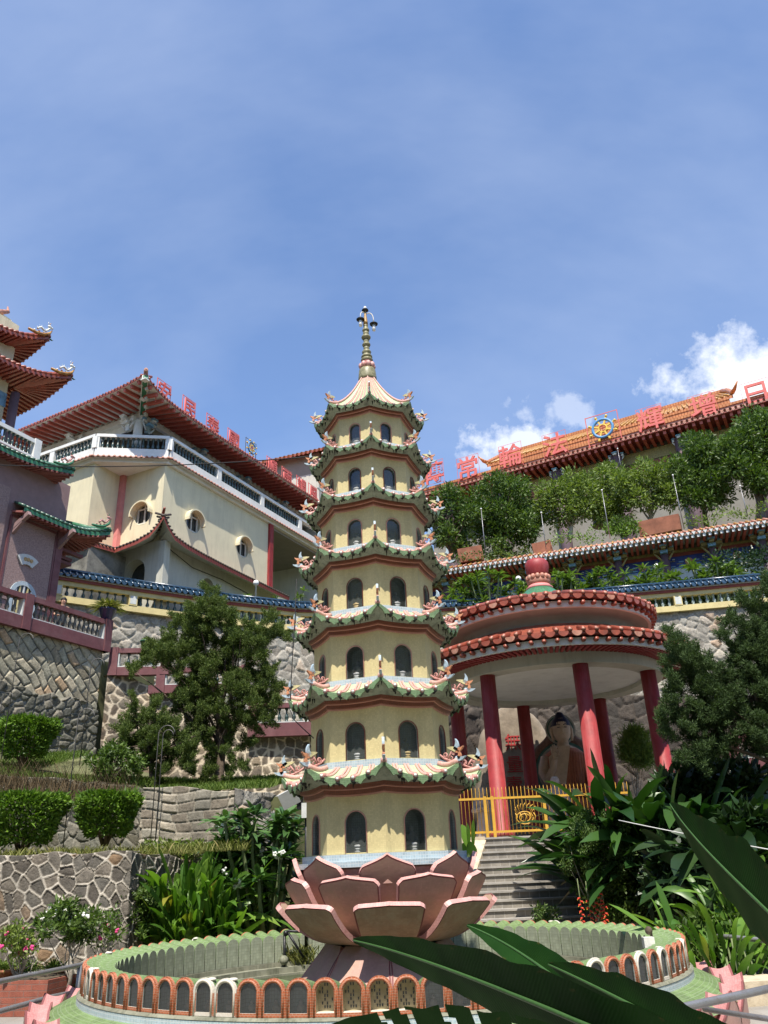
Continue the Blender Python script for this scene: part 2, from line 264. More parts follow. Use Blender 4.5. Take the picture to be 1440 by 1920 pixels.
# ------------------------------------------------------------------ helpers
PI = math.pi
rnd = random.Random(7); RNG = np.random.default_rng(11)
class MB:
    """collects shapes and links them as ONE mesh object"""
    def __init__(s): s.v = []; s.f = []; s.m = []; s.mats = []; s.M = None; s.smooth = set(); s.sm = False
    def mi(s, name):
        if name not in s.mats: s.mats.append(name)
        return s.mats.index(name)
    def add(s, vs, fs, m):
        k = len(s.v); i = s.mi(m)
        s.v += [(s.M @ Vector(p)) if s.M else Vector(p) for p in vs]
        for f in fs:
            if s.sm: s.smooth.add(len(s.f))
            s.f.append([k+q for q in f]); s.m.append(i)
    def box(s, x0, x1, y0, y1, z0, z1, m):
        vs = [(x, y, z) for z in (z0, z1) for y in (y0, y1) for x in (x0, x1)]
        s.add(vs, [(0, 2, 3, 1), (4, 5, 7, 6), (0, 1, 5, 4), (2, 6, 7, 3), (0, 4, 6, 2), (1, 3, 7, 5)], m)
    def quad(s, a, b, c, d, m): s.add([a, b, c, d], [(0, 1, 2, 3)], m)
    def bar(s, a, b, w, h, m, up=(0, 0, 1)):
        a, b = Vector(a), Vector(b); d = (b-a).normalized(); u = Vector(up)
        sd = d.cross(u)
        if sd.length < 1e-4: sd = d.cross(Vector((1, 0, 0)))
        sd = sd.normalized()*w/2; up = sd.cross(d).normalized()*h/2
        vs = [p+e*sd+g*up for p in (a, b) for e, g in ((-1, -1), (1, -1), (1, 1), (-1, 1))]
        s.add(vs, [(0, 1, 2, 3), (7, 6, 5, 4), (0, 4, 5, 1), (1, 5, 6, 2), (2, 6, 7, 3), (3, 7, 4, 0)], m)
    def tube(s, pts, rad, m, n=8, cap=True):
        pts = [Vector(p) for p in pts]; rad = rad if isinstance(rad, (list, tuple)) else [rad]*len(pts)
        vs = []; ref = None
        for i, p in enumerate(pts):
            t = (pts[min(i+1, len(pts)-1)]-pts[max(i-1, 0)]).normalized()
            if ref is None:
                ref = t.cross(Vector((0, 0, 1)));
                if ref.length < .05: ref = t.cross(Vector((1, 0, 0)))
            a = (ref-t*ref.dot(t)).normalized(); ref = a; b = t.cross(a)
            vs += [p+(a*math.cos(2*PI*k/n)+b*math.sin(2*PI*k/n))*rad[i] for k in range(n)]
        fs = [(i*n+k, i*n+(k+1) % n, (i+1)*n+(k+1) % n, (i+1)*n+k) for i in range(len(pts)-1) for k in range(n)]
        if cap: fs += [tuple(range(n-1, -1, -1)), tuple((len(pts)-1)*n+k for k in range(n))]
        o = s.sm; s.sm = True; s.add(vs, fs, m); s.sm = o
    def lathe(s, prof, m, n=24, c=(0, 0), a0=0.0, smooth=True):
        vs = [(c[0]+r*math.cos(a0+2*PI*k/n), c[1]+r*math.sin(a0+2*PI*k/n), z) for r, z in prof for k in range(n)]
        fs = [(i*n+k, i*n+(k+1) % n, (i+1)*n+(k+1) % n, (i+1)*n+k) for i in range(len(prof)-1) for k in range(n)]
        if 1e-4 < prof[0][0] < .72: fs.append(tuple(range(n-1, -1, -1)))
        if 1e-4 < prof[-1][0] < .72: fs.append(tuple((len(prof)-1)*n+k for k in range(n)))
        o = s.sm; s.sm = smooth; s.add(vs, fs, m); s.sm = o
    def prism(s, poly, z0, z1, m):
        n = len(poly); vs = [(x, y, z0) for x, y in poly]+[(x, y, z1) for x, y in poly]
        s.add(vs, [tuple(range(n-1, -1, -1)), tuple(range(n, 2*n))]+[(k, (k+1) % n, n+(k+1) % n, n+k) for k in range(n)], m)
    def plate(s, poly, o, ax, ay, th, m):
        """polygon in the plane (o, ax, ay) thickened by th along its normal"""
        o, ax, ay = Vector(o), Vector(ax), Vector(ay); nn = ax.cross(ay).normalized()*th/2; n = len(poly)
        a = [o+ax*x+ay*y-nn for x, y in poly]; b = [o+ax*x+ay*y+nn for x, y in poly]
        s.add(a+b, [tuple(range(n-1, -1, -1)), tuple(range(n, 2*n))]+[(k, (k+1) % n, n+(k+1) % n, n+k) for k in range(n)], m)
    def ball(s, c, r, m, n=12, k=8, sq=(1, 1, 1)):
        vs = [(c[0]+r*sq[0]*math.sin(PI*i/k)*math.cos(2*PI*j/n), c[1]+r*sq[1]*math.sin(PI*i/k)*math.sin(2*PI*j/n), c[2]+r*sq[2]*math.cos(PI*i/k)) for i in range(1, k) for j in range(n)]
        vs += [(c[0], c[1], c[2]+r*sq[2]), (c[0], c[1], c[2]-r*sq[2])]; t = len(vs)-2
        fs = [(i*n+j, i*n+n*1+j, i*n+n+(j+1) % n, i*n+(j+1) % n) for i in range(k-2) for j in range(n)]
        fs += [(t, j, (j+1) % n) for j in range(n)]+[(t+1, (k-2)*n+(j+1) % n, (k-2)*n+j) for j in range(n)]
        o = s.sm; s.sm = True; s.add(vs, fs, m); s.sm = o
    def grid(s, P, m, flip=False, closed=False):
        """P[i][j] rows of points"""
        a, b = len(P), len(P[0]); vs = [p for r in P for p in r]
        fs = []
        for i in range(a-1):
            for j in range(b if closed else b-1):
                q = (i*b+j, i*b+(j+1) % b, (i+1)*b+(j+1) % b, (i+1)*b+j); fs.append(q[::-1] if flip else q)
        s.add(vs, fs, m)
    def mesh(s, name):
        me = bpy.data.meshes.new(name); me.from_pydata([tuple(p) for p in s.v], [], s.f); 
        for n in s.mats: me.materials.append(MATS[n])
        me.polygons.foreach_set('material_index', s.m)
        if s.smooth:
            fl = [i in s.smooth for i in range(len(s.f))]; me.polygons.foreach_set('use_smooth', fl)
        box_uv(me); me.update(); return me
    def build(s, name, parent=None, loc=None, rz=None):
        return link(s.mesh(name), name, parent, loc, rz)
def box_uv(me):
    """UVs in metres, per face: u runs level, v runs up the face"""
    n = len(me.loops)
    if not n: return
    uv = me.uv_layers.new(name='uv'); co = np.zeros(len(me.vertices)*3); me.vertices.foreach_get('co', co); co = co.reshape(-1, 3)
    li = np.zeros(n, int); me.loops.foreach_get('vertex_index', li); npoly = len(me.polygons)
    nm = np.zeros(npoly*3); me.polygons.foreach_get('normal', nm); nm = nm.reshape(-1, 3)
    lt = np.zeros(npoly, int); me.polygons.foreach_get('loop_total', lt); nl = np.repeat(nm, lt, 0)
    t = np.stack([-nl[:, 1], nl[:, 0], np.zeros(n)], 1); ln = np.linalg.norm(t, axis=1); flat = ln < .12; t[flat] = (1, 0, 0); t /= np.linalg.norm(t, axis=1)[:, None]
    b = np.cross(nl, t); p = co[li]
    uv.data.foreach_set('uv', np.stack([(p*t).sum(1), (p*b).sum(1)], 1).ravel())
def link(me, name, parent=None, loc=None, rz=None):
    o = bpy.data.objects.new(name, me); C.objects.link(o)
    if parent: o.parent = parent
    if loc is not None: o.location = loc
    if rz is not None: o.rotation_euler = (0, 0, rz)
    return o
def tag(o, label, cat, group=None, kind=None):
    if label: o['label'] = label
    if cat: o['category'] = cat
    if group: o['group'] = group
    if kind: o['kind'] = kind
    return o
def thing(name, label, cat, loc=(0, 0, 0), rz=0, group=None):
    o = bpy.data.objects.new(name, None); C.objects.link(o); o.location = loc; o.rotation_euler = (0, 0, rz); o.empty_display_size = .2
    return tag(o, label, cat, group)
def structure(o): o['kind'] = 'structure'; return o
def dup(o, loc=None, rz=None, label=None, parent=None):
    c = o.copy(); C.objects.link(c)
    if parent: c.parent = parent
    if loc is not None: c.location = loc
    if rz is not None: c.rotation_euler = (0, 0, rz)
    if label: c['label'] = label
    for ch in list(o.children): dup(ch, parent=c)
    return c
def octo(r, k, ph=0.0): a = PI/4*k+ph; return Vector((r*math.sin(a), -r*math.cos(a), 0))
def arc(cx, cz, r, a0, a1, n): return [(cx+r*math.cos(a0+(a1-a0)*i/n), cz+r*math.sin(a0+(a1-a0)*i/n)) for i in range(n+1)]
def bez(p, n):
    p = [Vector(q) for q in p]; out = []
    for i in range(n+1):
        t = i/n; q = list(p)
        while len(q) > 1: q = [a.lerp(b, t) for a, b in zip(q, q[1:])]
        out.append(q[0])
    return out
def glyph(ch, size, depth, m, name='character', bold=.012):
    c = bpy.data.curves.new('txt', 'FONT'); c.body = ch; c.size = size; c.extrude = depth/2; c.resolution_u = 2; c.align_x = 'CENTER'; c.offset = size*bold
    o = bpy.data.objects.new('txt', c); C.objects.link(o); dg = bpy.context.evaluated_depsgraph_get()
    me = bpy.data.meshes.new_from_object(o.evaluated_get(dg)); bpy.data.objects.remove(o); bpy.data.curves.remove(c)
    me.materials.clear(); me.materials.append(MATS[m]); me.name = name
    co = np.zeros(len(me.vertices)*3); me.vertices.foreach_get('co', co); co = co.reshape(-1, 3)
    co[:, 0] -= (co[:, 0].min()+co[:, 0].max())/2; co = co[:, [0, 2, 1]]; co[:, 1] *= -1; co[:, 2] += .08*size      # stand it up: x right, z up, front is -y
    me.vertices.foreach_set('co', co.ravel()); me.update(); return me
# ------------------------------------------------------------------ foliage
def arr_mesh(name, V, Fq, mats, mi=None, smooth=False):
    me = bpy.data.meshes.new(name); nf, k = Fq.shape
    me.vertices.add(len(V)); me.vertices.foreach_set('co', V.ravel()); me.loops.add(nf*k); me.loops.foreach_set('vertex_index', Fq.ravel().astype(np.int32))
    me.polygons.add(nf); me.polygons.foreach_set('loop_start', np.arange(nf, dtype=np.int32)*k)
    for n in mats: me.materials.append(MATS[n])
    if mi is not None: me.polygons.foreach_set('material_index', mi.astype(np.int32))
    if smooth: me.polygons.foreach_set('use_smooth', np.ones(nf, bool))
    me.update(calc_edges=True); return me
def unit(a): return a/(np.linalg.norm(a, axis=-1, keepdims=True)+1e-9)
def blades(base, d, length, width, droop=0.0, seg=1, fold=.0, rng=RNG):
    """leaf blades: base points, directions, lengths; each a strip of seg*2 quads pinched to a point"""
    n = len(base); d = unit(d); L = np.broadcast_to(length, (n,)); Wd = np.broadcast_to(width, (n,))
    ref = unit(np.cross(d, rng.normal(size=(n, 3)))); prof = {1: [.25, 1, 0.05], 2: [.3, .9, .8, .05], 3: [.35, .9, 1, .7, .04], 4: [.4, .85, 1, .9, .55, .03], 6: [.35, .75, .95, 1, .92, .65, .03]}
    w = prof[seg] if seg in prof else [1]*(seg+2)
    k = len(w); P = []
    for i in range(k):
        t = i/(k-1); c = base+d*(L*t)[:, None]; c = c+np.array([0, 0, -1.0])*(droop*L*t*t)[:, None] if np.any(droop) else c
        P.append(c-ref*(Wd*w[i]/2)[:, None]); P.append(c+ref*(Wd*w[i]/2)[:, None])
    V = np.stack(P, 1).reshape(-1, 3); f = np.array([[2*i, 2*i+1, 2*i+3, 2*i+2] for i in range(k-1)])
    Fq = (np.arange(n)[:, None, None]*(2*k)+f[None]).reshape(-1, 4)
    return V, Fq
def join(parts):
    Vs, Fs, off = [], [], 0
    for V, Fq in parts: Vs.append(V); Fs.append(Fq+off); off += len(V)
    return np.concatenate(Vs), np.concatenate(Fs)
def clump_leaves(centers, radii, per, length, width, up=.35, shell=.55, seg=1, jit=.35, rng=RNG, squash=1.0):
    parts = []
    for c, r in zip(centers, radii):
        n = max(6, int(per*(r**2)))
        dirs = unit(rng.normal(size=(n, 3))); rad = r*(shell+(1-shell)*rng.random(n))
        lump = 1+.22*np.sin(dirs[:, 0]*5+c[0]*9)*np.cos(dirs[:, 2]*6+c[2]*7)
        p = np.array(c)+dirs*(rad*lump)[:, None]*np.array([1, 1, squash])
        dd = unit(dirs*(1-up)+np.array([0, 0, up])+rng.normal(size=(n, 3))*jit)
        parts.append(blades(p, dd, length*(.6+.8*rng.random(n)), width*(.7+.6*rng.random(n)), seg=seg, rng=rng))
    return join(parts)
# ------------------------------------------------------------------ ground first
b = MB(); b.box(-400, 400, -60, 900, -3.0, -1.0, 'terrace_ground'); structure(b.build('ground'))
def hillside():  # unseen slope around the camera, added to block sky light and deepen shade
    rg = np.random.default_rng(3); rows = []
    for i, (r, z) in enumerate(((16, -1), (18, 5), (21, 11), (26, 18), (36, 24), (60, 27))):
        rows.append([Vector(((r+rg.uniform(-1.2, 1.2))*math.sin(R(a)), -(r+rg.uniform(-1.2, 1.2))*math.cos(R(a))+2, z+rg.uniform(-1, 1)*(i > 0))) for a in range(-112, 113, 4)])
    b = MB(); b.grid(rows, 'sky_blocker_green', True); structure(b.build('unseen_sky_blocker'))
hillside()
PX, PY, PHI = -.186, 11.5, R(2.24)
def pavement():
    b = MB(); n = 64; a = [(PX+3.9*math.cos(2*PI*k/n), PY+3.9*math.sin(2*PI*k/n)) for k in range(n)]
    o = [(PX+40*math.cos(2*PI*k/n), PY+40*math.sin(2*PI*k/n)) for k in range(n)]
    b.add([(x, y, 0) for x, y in a]+[(x, y, 0) for x, y in o], [(k, n+k, n+(k+1) % n, (k+1) % n) for k in range(n)], 'pavement')
    return structure(b.build('pavement'))
pavement()
# ------------------------------------------------------------------ pagoda
pagoda = thing('pagoda', 'slender seven storey octagonal pagoda of yellow mosaic standing on a pink lotus in the pool', 'pagoda', (PX, PY, 0), PHI)
ZC = [2.494, 3.583, 4.616, 5.621, 6.559, 7.436, 8.252]
RW = [1.048, .985, .938, .881, .816, .757, .70]
ZB = [1.79]+[ZC[i]+.405*RW[i+1]/.985 for i in range(6)]
def storey(i):
    r, z0, z1 = RW[i]-.004, ZB[i], ZC[i]+.02
    h = ZC[i]-ZB[i]; a = .145*r/1.048*(1.0 if i < 5 else .95); zs = .012; top = zs+h*.69; hs = top-a
    w = MB(); out = []
    for k in range(8):
        A, B = octo(r, k), octo(r, k+1); c = (A+B)/2; x = (B-A).normalized(); nrm = c.normalized(); hw = (B-A).length/2
        P = lambda u, z, d=0.0: c+x*u+Vector((0, 0, z0+z))-nrm*d
        ar = [(-a, zs)]+[(a*math.cos(PI-PI*q/14), hs+a*math.sin(PI*q/14)) for q in range(15)]+[(a, zs)]
        H = z1-z0
        w.quad(P(-hw, 0), P(-a, 0), P(-a, H), P(-hw, H), 'tile_yellow'); w.quad(P(a, 0), P(hw, 0), P(hw, H), P(a, H), 'tile_yellow')
        w.quad(P(-a, 0), P(a, 0), P(a, zs), P(-a, zs), 'tile_yellow')
        for (u0, q0), (u1, q1) in zip(ar[1:-1], ar[2:-1]): w.quad(P(u0, q0), P(u1, q1), P(u1, H), P(u0, H), 'tile_yellow')
        dp = .2
        for (u0, q0), (u1, q1) in zip(ar, ar[1:]+ar[:1]): w.quad(P(u0, q0), P(u0, q0, dp), P(u1, q1, dp), P(u1, q1), 'niche_tile')
        w.add([P(u, q, dp) for u, q in ar], [tuple(range(len(ar)))], 'niche_tile')
        out.append((c, x, nrm, ar, a, hs, zs))
    wall = w.build('storey_wall', pagoda)
    for k, (c, x, nrm, ar, a, hs, zs) in enumerate(out):
        f = MB(); pts = [c+x*u+Vector((0, 0, z0+q))+nrm*.004 for u, q in ar]; f.tube(pts, .0085, 'tile_brown' if i % 2 else 'trim_pink', 5)
        f.build('window_frame', wall)
        g = MB(); pts = [c+x*u*.99+Vector((0, 0, z0+q))-nrm*.035 for u, q in ar]; g.add(pts[::-1], [tuple(range(len(pts)))], 'pane_glass' if (i+k) % 3 else 'pane_clear'); g.build('glass_pane', wall)
    return wall
def oct_band(b, prof, m, n=10, sag=0.0):
    """octagonal moulding: prof = [(radius, z)], faces dip by sag between the corners"""
    rows = []
    for r, z in prof:
        row = []
        for k in range(8):
            A, B = octo(r, k), octo(r, k+1)
            for q in range(n):
                t = q/n; p = A.lerp(B, t); row.append(p+Vector((0, 0, z-sag*(1-abs(2*t-1)**2))))
        rows.append(row)
    b.grid(rows, m, closed=True)
def roof(i):
    r = RW[i]; k_ = r/1.048; zc = ZC[i]; Re = r*1.27; zm = zc+.165*k_; lift = .165*k_
    last = i == 6; Rw = .125 if last else RW[i+1]+.055; zt = 9.33 if last else ZB[i+1]-.085*k_
    b = MB()
    def P(k, t, s, up=0.0):
        d = octo(1, k).lerp(octo(1, k+1), t); c = abs(2*t-1)**2.4; ze = zm+lift*c
        rr = Re*(1+.025*c)*(1-s)+Rw*s
        z = ze+(zt-ze)*(s**1.75) if last else ze*(1-s)+zt*s-.035*k_*math.sin(PI*s)
        return d*rr+Vector((0, 0, z+up))
    n = 14; ns = 12 if last else 6
    for k in range(8): b.grid([[P(k, q/n, s/ns) for q in range(n+1)] for s in range(ns+1)], 'tile_roof_light')
    # thick edge and soffit
    zi = zc+.125*k_; ri = r+.088*k_
    for k in range(8):
        e0 = [P(k, q/n, 0) for q in range(n+1)]; e1 = [p+Vector((0, 0, -.06*k_)) for p in e0]
        inn = [octo(ri, k).lerp(octo(ri, k+1), q/n)+Vector((0, 0, zi-.02*k_*(1-abs(2*q/n-1)**2))) for q in range(n+1)]
        mid = [a.lerp(c, .5)+Vector((0, 0, .02*k_)) for a, c in zip(e1, inn)]
        b.grid([e1, e0], 'tile_green'); b.grid([inn, mid, e1], 'tile_soffit')
        # scalloped drip tiles, round tile ends, ribs
        for j in range(5):
            t0, t1 = (j+.05)/5, (j+.95)/5; A, B = P(k, t0, 0, -.012), P(k, t1, 0, -.012); o = (octo(1, k)+octo(1, k+1)).normalized()
            x = (B-A); wd = x.length; x.normalize(); zax = Vector((0, 0, 1)); h = .10*k_
            pl = [(0, 0), (wd, 0), (wd, -h*.45), (wd*.72, -h*.62), (wd*.5, -h), (wd*.28, -h*.62), (0, -h*.45)]
            b.plate(pl[::-1], A+o*.02*k_, x, zax, .022*k_, 'tile_green')
        for j in range(1, 5):
            p = P(k, j/5, 0); q = P(k, j/5, .12); d = (p-q).normalized(); c = p+d*.015*k_+Vector((0, 0, .0))
            b.tube([q, c, c+d*.028*k_], .036*k_, 'orn_pink', 10); b.tube([c+d*.026*k_, c+d*.036*k_], .021*k_, 'orn_white', 8)
            b.tube([c+Vector((0, 0, -.03*k_)), c+Vector((0, 0, -.085*k_))-d*.03], [.045*k_, .015*k_], 'black_moss', 6)
            for e in (-.028, .028):
                tt = j/5+e*(1 if not last else 1)
                b.tube([P(k, tt*(1-s/ns*(.12 if last else 0))+(.5*s/ns*.12 if last else 0), s/ns, .008) for s in range(ns+1)], [(.019*k_)*(1-.55*(s/ns if last else 0)) for s in range(ns+1)], 'rib_pink', 6)
        # corner ridge
        b.tube([P(k, 0, s/ns, .02*k_) for s in range(ns+1)], [.04*k_*(1-(.55*s/ns if last else 0)) for s in range(ns+1)], 'rib_pink', 6)
        rg = random.Random(i*31+k)
        for j in range(9):      # rain-blackened streaks and hanging moss under the edge
            t = rg.random(); p = P(k, t, 0, -.06*k_); f = rg.random()*.5; inn_ = octo(ri, k).lerp(octo(ri, k+1), t)+Vector((0, 0, zi))
            q = p.lerp(inn_, f)+Vector((0, 0, .0)); b.tube([q+Vector((0, 0, .02)), q+Vector((0, 0, -.02-.05*rg.random()))], [.012, .003], 'black_moss', 4)
    rf = b.build('roof', pagoda)
    c = MB()
    rr = r
    oct_band(c, [(rr, zc-.014), (rr+.012*k_, zc-.012), (rr+.012*k_, zc+.006)], 'trim_pink', sag=.022*k_)
    oct_band(c, [(rr+.012*k_, zc+.006), (rr+.036*k_, zc+.012), (rr+.036*k_, zc+.062*k_)], 'tile_brown', sag=.022*k_)
    oct_band(c, [(rr+.036*k_, zc+.062*k_), (rr+.052*k_, zc+.066*k_), (rr+.052*k_, zc+.072*k_)], 'trim_pink', sag=.022*k_)
    oct_band(c, [(rr+.052*k_, zc+.072*k_), (rr+.088*k_, zc+.078*k_), (rr+.088*k_, zc+.135*k_)], 'tile_brown', sag=.022*k_)
    c.build('cornice', pagoda)
    if not last:
        s = MB(); oct_band(s, [(RW[i+1]+.05, ZB[i+1]-.11*k_), (RW[i+1]+.05, ZB[i+1]-.002), (RW[i+1]-.02, ZB[i+1]-.002)], 'tile_blue_grey'); s.build('wall_step', pagoda)
    return rf, [P(k, 0, 0) for k in range(8)]
def ornament_mesh():
    """flat openwork scroll: pink ridge with curls ending in a star of yellow, blue and orange horns"""
    b = MB(); T = lambda pts, r, m, n=5: b.tube([(x, 0, z) for x, z in pts], r, m, n)
    T([(-.34, .13), (-.26, .07), (-.14, .02), (-.03, .0), (.05, .015)], [.016, .018, .02, .022, .016], 'orn_pink')
    def curl(cx, cz, r, m, dirn=1, turns=1.3): T([(cx+r*(1-.6*q/14)*math.cos(dirn*2*PI*turns*q/14-1.2), cz+r*(1-.6*q/14)*math.sin(dirn*2*PI*turns*q/14-1.2)) for q in range(15)], [.0115]*14+[.009], m)
    curl(-.235, .11, .042, 'orn_pink'); curl(-.075, .14, .04, 'orn_pink', -1)
    T([(-.19, .04), (-.15, .10), (-.10, .165)], [.015, .016, .014], 'orn_pink'); T([(-.12, .02), (-.10, .07), (-.13, .09)], [.012, .012, .008], 'orn_pink')
    def horn(pts, w0, m):      # tapering curved blade, thicker than paper
        c = bez([(x, 0, z) for x, z in pts], 8); L_, R_ = [], []
        for q, p in enumerate(c):
            t = (c[min(8, q+1)]-c[max(0, q-1)]).normalized(); nn = Vector((-t.z, 0, t.x)); w = w0*(1-(q/8)**1.6)+.003; L_.append((p+nn*w)); R_.append((p-nn*w))
        poly = [(v.x, v.z) for v in L_+R_[::-1]]; b.plate(poly, (0, 0, 0), (1, 0, 0), (0, 0, 1), .035, m)
    horn([(-.02, .17), (-.10, .20), (-.18, .215)], .034, 'orn_yellow'); horn([(-.035, .165), (.03, .24), (-.02, .325)], .036, 'orn_blue'); horn([(-.02, .16), (.05, .15), (.115, .205)], .034, 'orn_orange')
    horn([(.01, .04), (.085, .10), (-.01, .185)], .026, 'orn_orange'); horn([(-.01, .045), (.07, .02), (.145, .06)], .034, 'orn_blue')
    b.ball((-.02, .0, .05), .036, 'orn_blue', 8, 6, (1, .7, .8)); b.ball((-.05, 0, .0), .016, 'orn_white', 6, 5)
    return b.mesh('ridge_ornament')
ORN = ornament_mesh()
for i in range(7): storey(i)
for i in range(7):
    rf, tips = roof(i)
    for k in range(8):
        o = link(ORN, 'ridge_ornament', rf, tips[k]+Vector((0, 0, .005)), PI/4*k-PI/2); s = (RW[i]/1.048)**.6*.87; o.scale = (s, s*1.05, s)
# lotus pedestal
def petal(name, prof, wb, wt, peak, corner, th, az, curv=.22, grow=1.0, body='tile_petal'):
    us = [-1, -.955, -.85, -.7, -.5, -.3, -.12, 0, .12, .3, .5, .7, .85, .955, 1]; vs = [0, .1, .2, .32, .44, .56, .68, .79, .88, .95, .98, 1.0]
    def pt(u, v, d):
        ve = v*(1-(peak*abs(u)**.75+corner*max(0, (abs(u)-.80)/.20)**2.2)*v)
        def B(t):
            p = [Vector((a, c)) for a, c in prof]
            while len(p) > 1: p = [a.lerp(c, t) for a, c in zip(p, p[1:])]
            return p[0]
        p = B(ve); tg = (B(min(1, ve+.02))-B(max(0, ve-.02))).normalized(); hw = wb+(wt-wb)*min(1, ve/grow)**.8
        x = u*hw; r = p.x-curv*x*x/max(.4, p.x); n = Vector((-tg.y, tg.x))
        return Vector((x, -(r+n.x*d), p.y+n.y*d))
    b = MB(); b.M = Matrix.Rotation(az, 4, 'Z'); O = [[pt(u, v, 0) for u in us] for v in vs]; I = [[pt(u, v, th) for u in us] for v in vs]
    nu, nv = len(us), len(vs)
    def put(G, flip):
        for i in range(nv-1):
            for j in range(nu-1):
                e = j in (0, nu-2) or i == nv-2; q = [G[i][j], G[i][j+1], G[i+1][j+1], G[i+1][j]]
                b.quad(*(q[::-1] if flip else q), 'petal_seam' if e else body)
    put(O, False); put(I, True)
    rim = [(i, 0) for i in range(nv)]+[(nv-1, j) for j in range(1, nu)]+[(i, nu-1) for i in range(nv-2, -1, -1)]
    for (i0, j0), (i1, j1) in zip(rim, rim[1:]): b.quad(O[i0][j0], O[i1][j1], I[i1][j1], I[i0][j0], 'tile_pink_edge')
    b.quad(O[0][0], I[0][0], I[0][-1], O[0][-1], 'tile_petal')
    return b.build(name, pagoda)
for k in range(8):
    petal('lotus_petal', [(.70, .77), (1.0, .80), (1.22, .98), (1.43, 1.225)], .25, .425, .025, .05, .062, PI/4*k, .12, body='tile_petal_worn')
    petal('lotus_petal', [(.69, .80), (.95, .95), (1.16, 1.2), (1.31, 1.53)], .20, .41, .055, .06, .06, PI/4*k+PI/8, .12)
    petal('lotus_petal', [(.68, .84), (.90, 1.1), (1.08, 1.4), (1.235, 1.765)], .17, .375, .135, .06, .055, PI/4*k, .12)
    petal('foot_petal', [(.715, .745), (.80, .60), (.98, .40), (1.3, .02)], .27, .52, .05, .05, .05, PI/4*k+PI/8, .12)
b = MB(); b.lathe([(1.15, -.1), (.9, .35), (.66, .72), (.62, .80), (.86, 1.1), (.98, 1.4), (1.05, 1.62)], 'tile_petal', 32); b.lathe([(.70, .725), (.735, .745), (.735, .765), (.70, .785)], 'dark_metal', 32); b.build('pedestal_core', pagoda)
b = MB(); oct_band(b, [(1.11, 1.45), (1.11, 1.655)], 'tile_petal'); oct_band(b, [(1.16, 1.64), (1.16, 1.705), (1.08, 1.705)], 'tile_blue_grey'); oct_band(b, [(1.10, 1.705), (1.10, 1.787), (1.0, 1.787)], 'tile_blue_grey'); b.build('base_step', pagoda)
# finial
b = MB()
b.lathe([(.10, 9.26), (.155, 9.30), (.16, 9.34), (.145, 9.50), (.13, 9.53), (.09, 9.535)], 'bronze_green', 20)
for k in range(8):
    a = PI/4*k+.2; b.ball((.105*math.cos(a), .105*math.sin(a), 9.60), .048, 'tile_pink_edge', 8, 6, (1, 1, 1.3))
b.lathe([(.10, 9.53), (.10, 9.66), (.085, 9.69)], 'petal_seam', 16)
z0 = [(9.73, .108), (9.80, .10), (9.90, .083), (9.985, .055), (10.06, .075), (10.14, .05), (10.22, .085), (10.31, .055), (10.375, .064), (10.45, .04), (10.48, .045)]
pr = [(.07, 9.68)]
for z, r in z0: pr += [(r*.82, z-.032), (r, z), (r*.82, z+.032), (r*.55, z+.042)]
pr += [(.044, 10.50), (.04, 10.56), (.022, 10.70), (.018, 10.80)]
b.lathe([p for p in pr if p[1] < 10.49], 'bronze_green', 16); b.lathe([p for p in pr if p[1] >= 10.48], 'gold_paint', 12)
fin = b.build('finial', pagoda)
def lamp(x, y, z, arm):
    l = MB(); l.tube(bez(arm, 8), .009, 'window_frame_white', 6); l.lathe([(.015, z+.05), (.05, z+.02), (.075, z), (.07, z-.012), (.02, z-.012)], 'dark_metal', 14, (x, y))
    l.lathe([(.028, z-.012), (.033, z-.09), (.028, z-.145), (.01, z-.15)], 'lamp_white', 10, (x, y)); l.build('lamp', fin)
lamp(-.09, -.05, 10.58, [(0, 0, 10.74), (-.06, -.03, 10.80), (-.09, -.05, 10.74), (-.09, -.05, 10.62)])
lamp(.145, -.03, 10.49, [(0, 0, 10.73), (.09, -.02, 10.78), (.15, -.03, 10.72), (.145, -.03, 10.53)])
l = MB(); l.lathe([(.02, 10.80), (.062, 10.815), (.058, 10.83), (.02, 10.845)], 'dark_metal', 14); l.lathe([(.03, 10.845), (.034, 10.87), (.02, 10.90), (.004, 10.905)], 'lamp_white', 10); l.build('lamp', fin)
# small Buddhas behind the front panes
def statuette_mesh(m):
    b = MB(); b.lathe([(.075, 0), (.085, .012), (.07, .03), (.082, .048), (.06, .06)], m, 14)
    b.lathe([(.082, .06), (.085, .08), (.06, .10), (.045, .13), (.052, .17), (.045, .195), (.018, .205), (.017, .22)], m, 14); b.ball((0, 0, .243), .028, m, 10, 8, (1, 1, 1.15)); b.ball((0, .003, .272), .012, m, 6, 5)
    for s in (-1, 1): b.tube([(s*.048, 0, .18), (s*.062, -.015, .13), (s*.03, -.05, .10), (0, -.06, .095)], [.018, .017, .014, .012], m, 6); b.ball((s*.055, -.03, .075), .035, m, 8, 6, (1.1, 1, .55))
    return b.mesh('buddha_statuette')
ST = [statuette_mesh('statue_white'), statuette_mesh('statue_gold')]
names = ['lowest', 'second', 'third', 'fourth', 'fifth', 'sixth', 'top']
for i in range(7):
    for k, side in ((7, 'left'), (0, 'right')):
        r = RW[i]; c = (octo(r, k)+octo(r, k+1))/2; p = Matrix.Rotation(PHI, 3, 'Z') @ (c*.88)
        gold = (i, k) in ((1, 0), (3, 7)); me = ST[1 if gold else 0]
        o = link(me, 'buddha_statuette', None, (PX+p.x, PY+p.y, ZB[i]+.013), PHI+PI/4*k+PI/8); s = 1.05*RW[i]/1.048; o.scale = (s, s, s)
        tag(o, 'small %s seated Buddha behind the %s front window of the %s pagoda storey' % ('gilded' if gold else 'whitish', side, names[i]), 'statuette', 'Buddha statuettes in the pagoda windows')
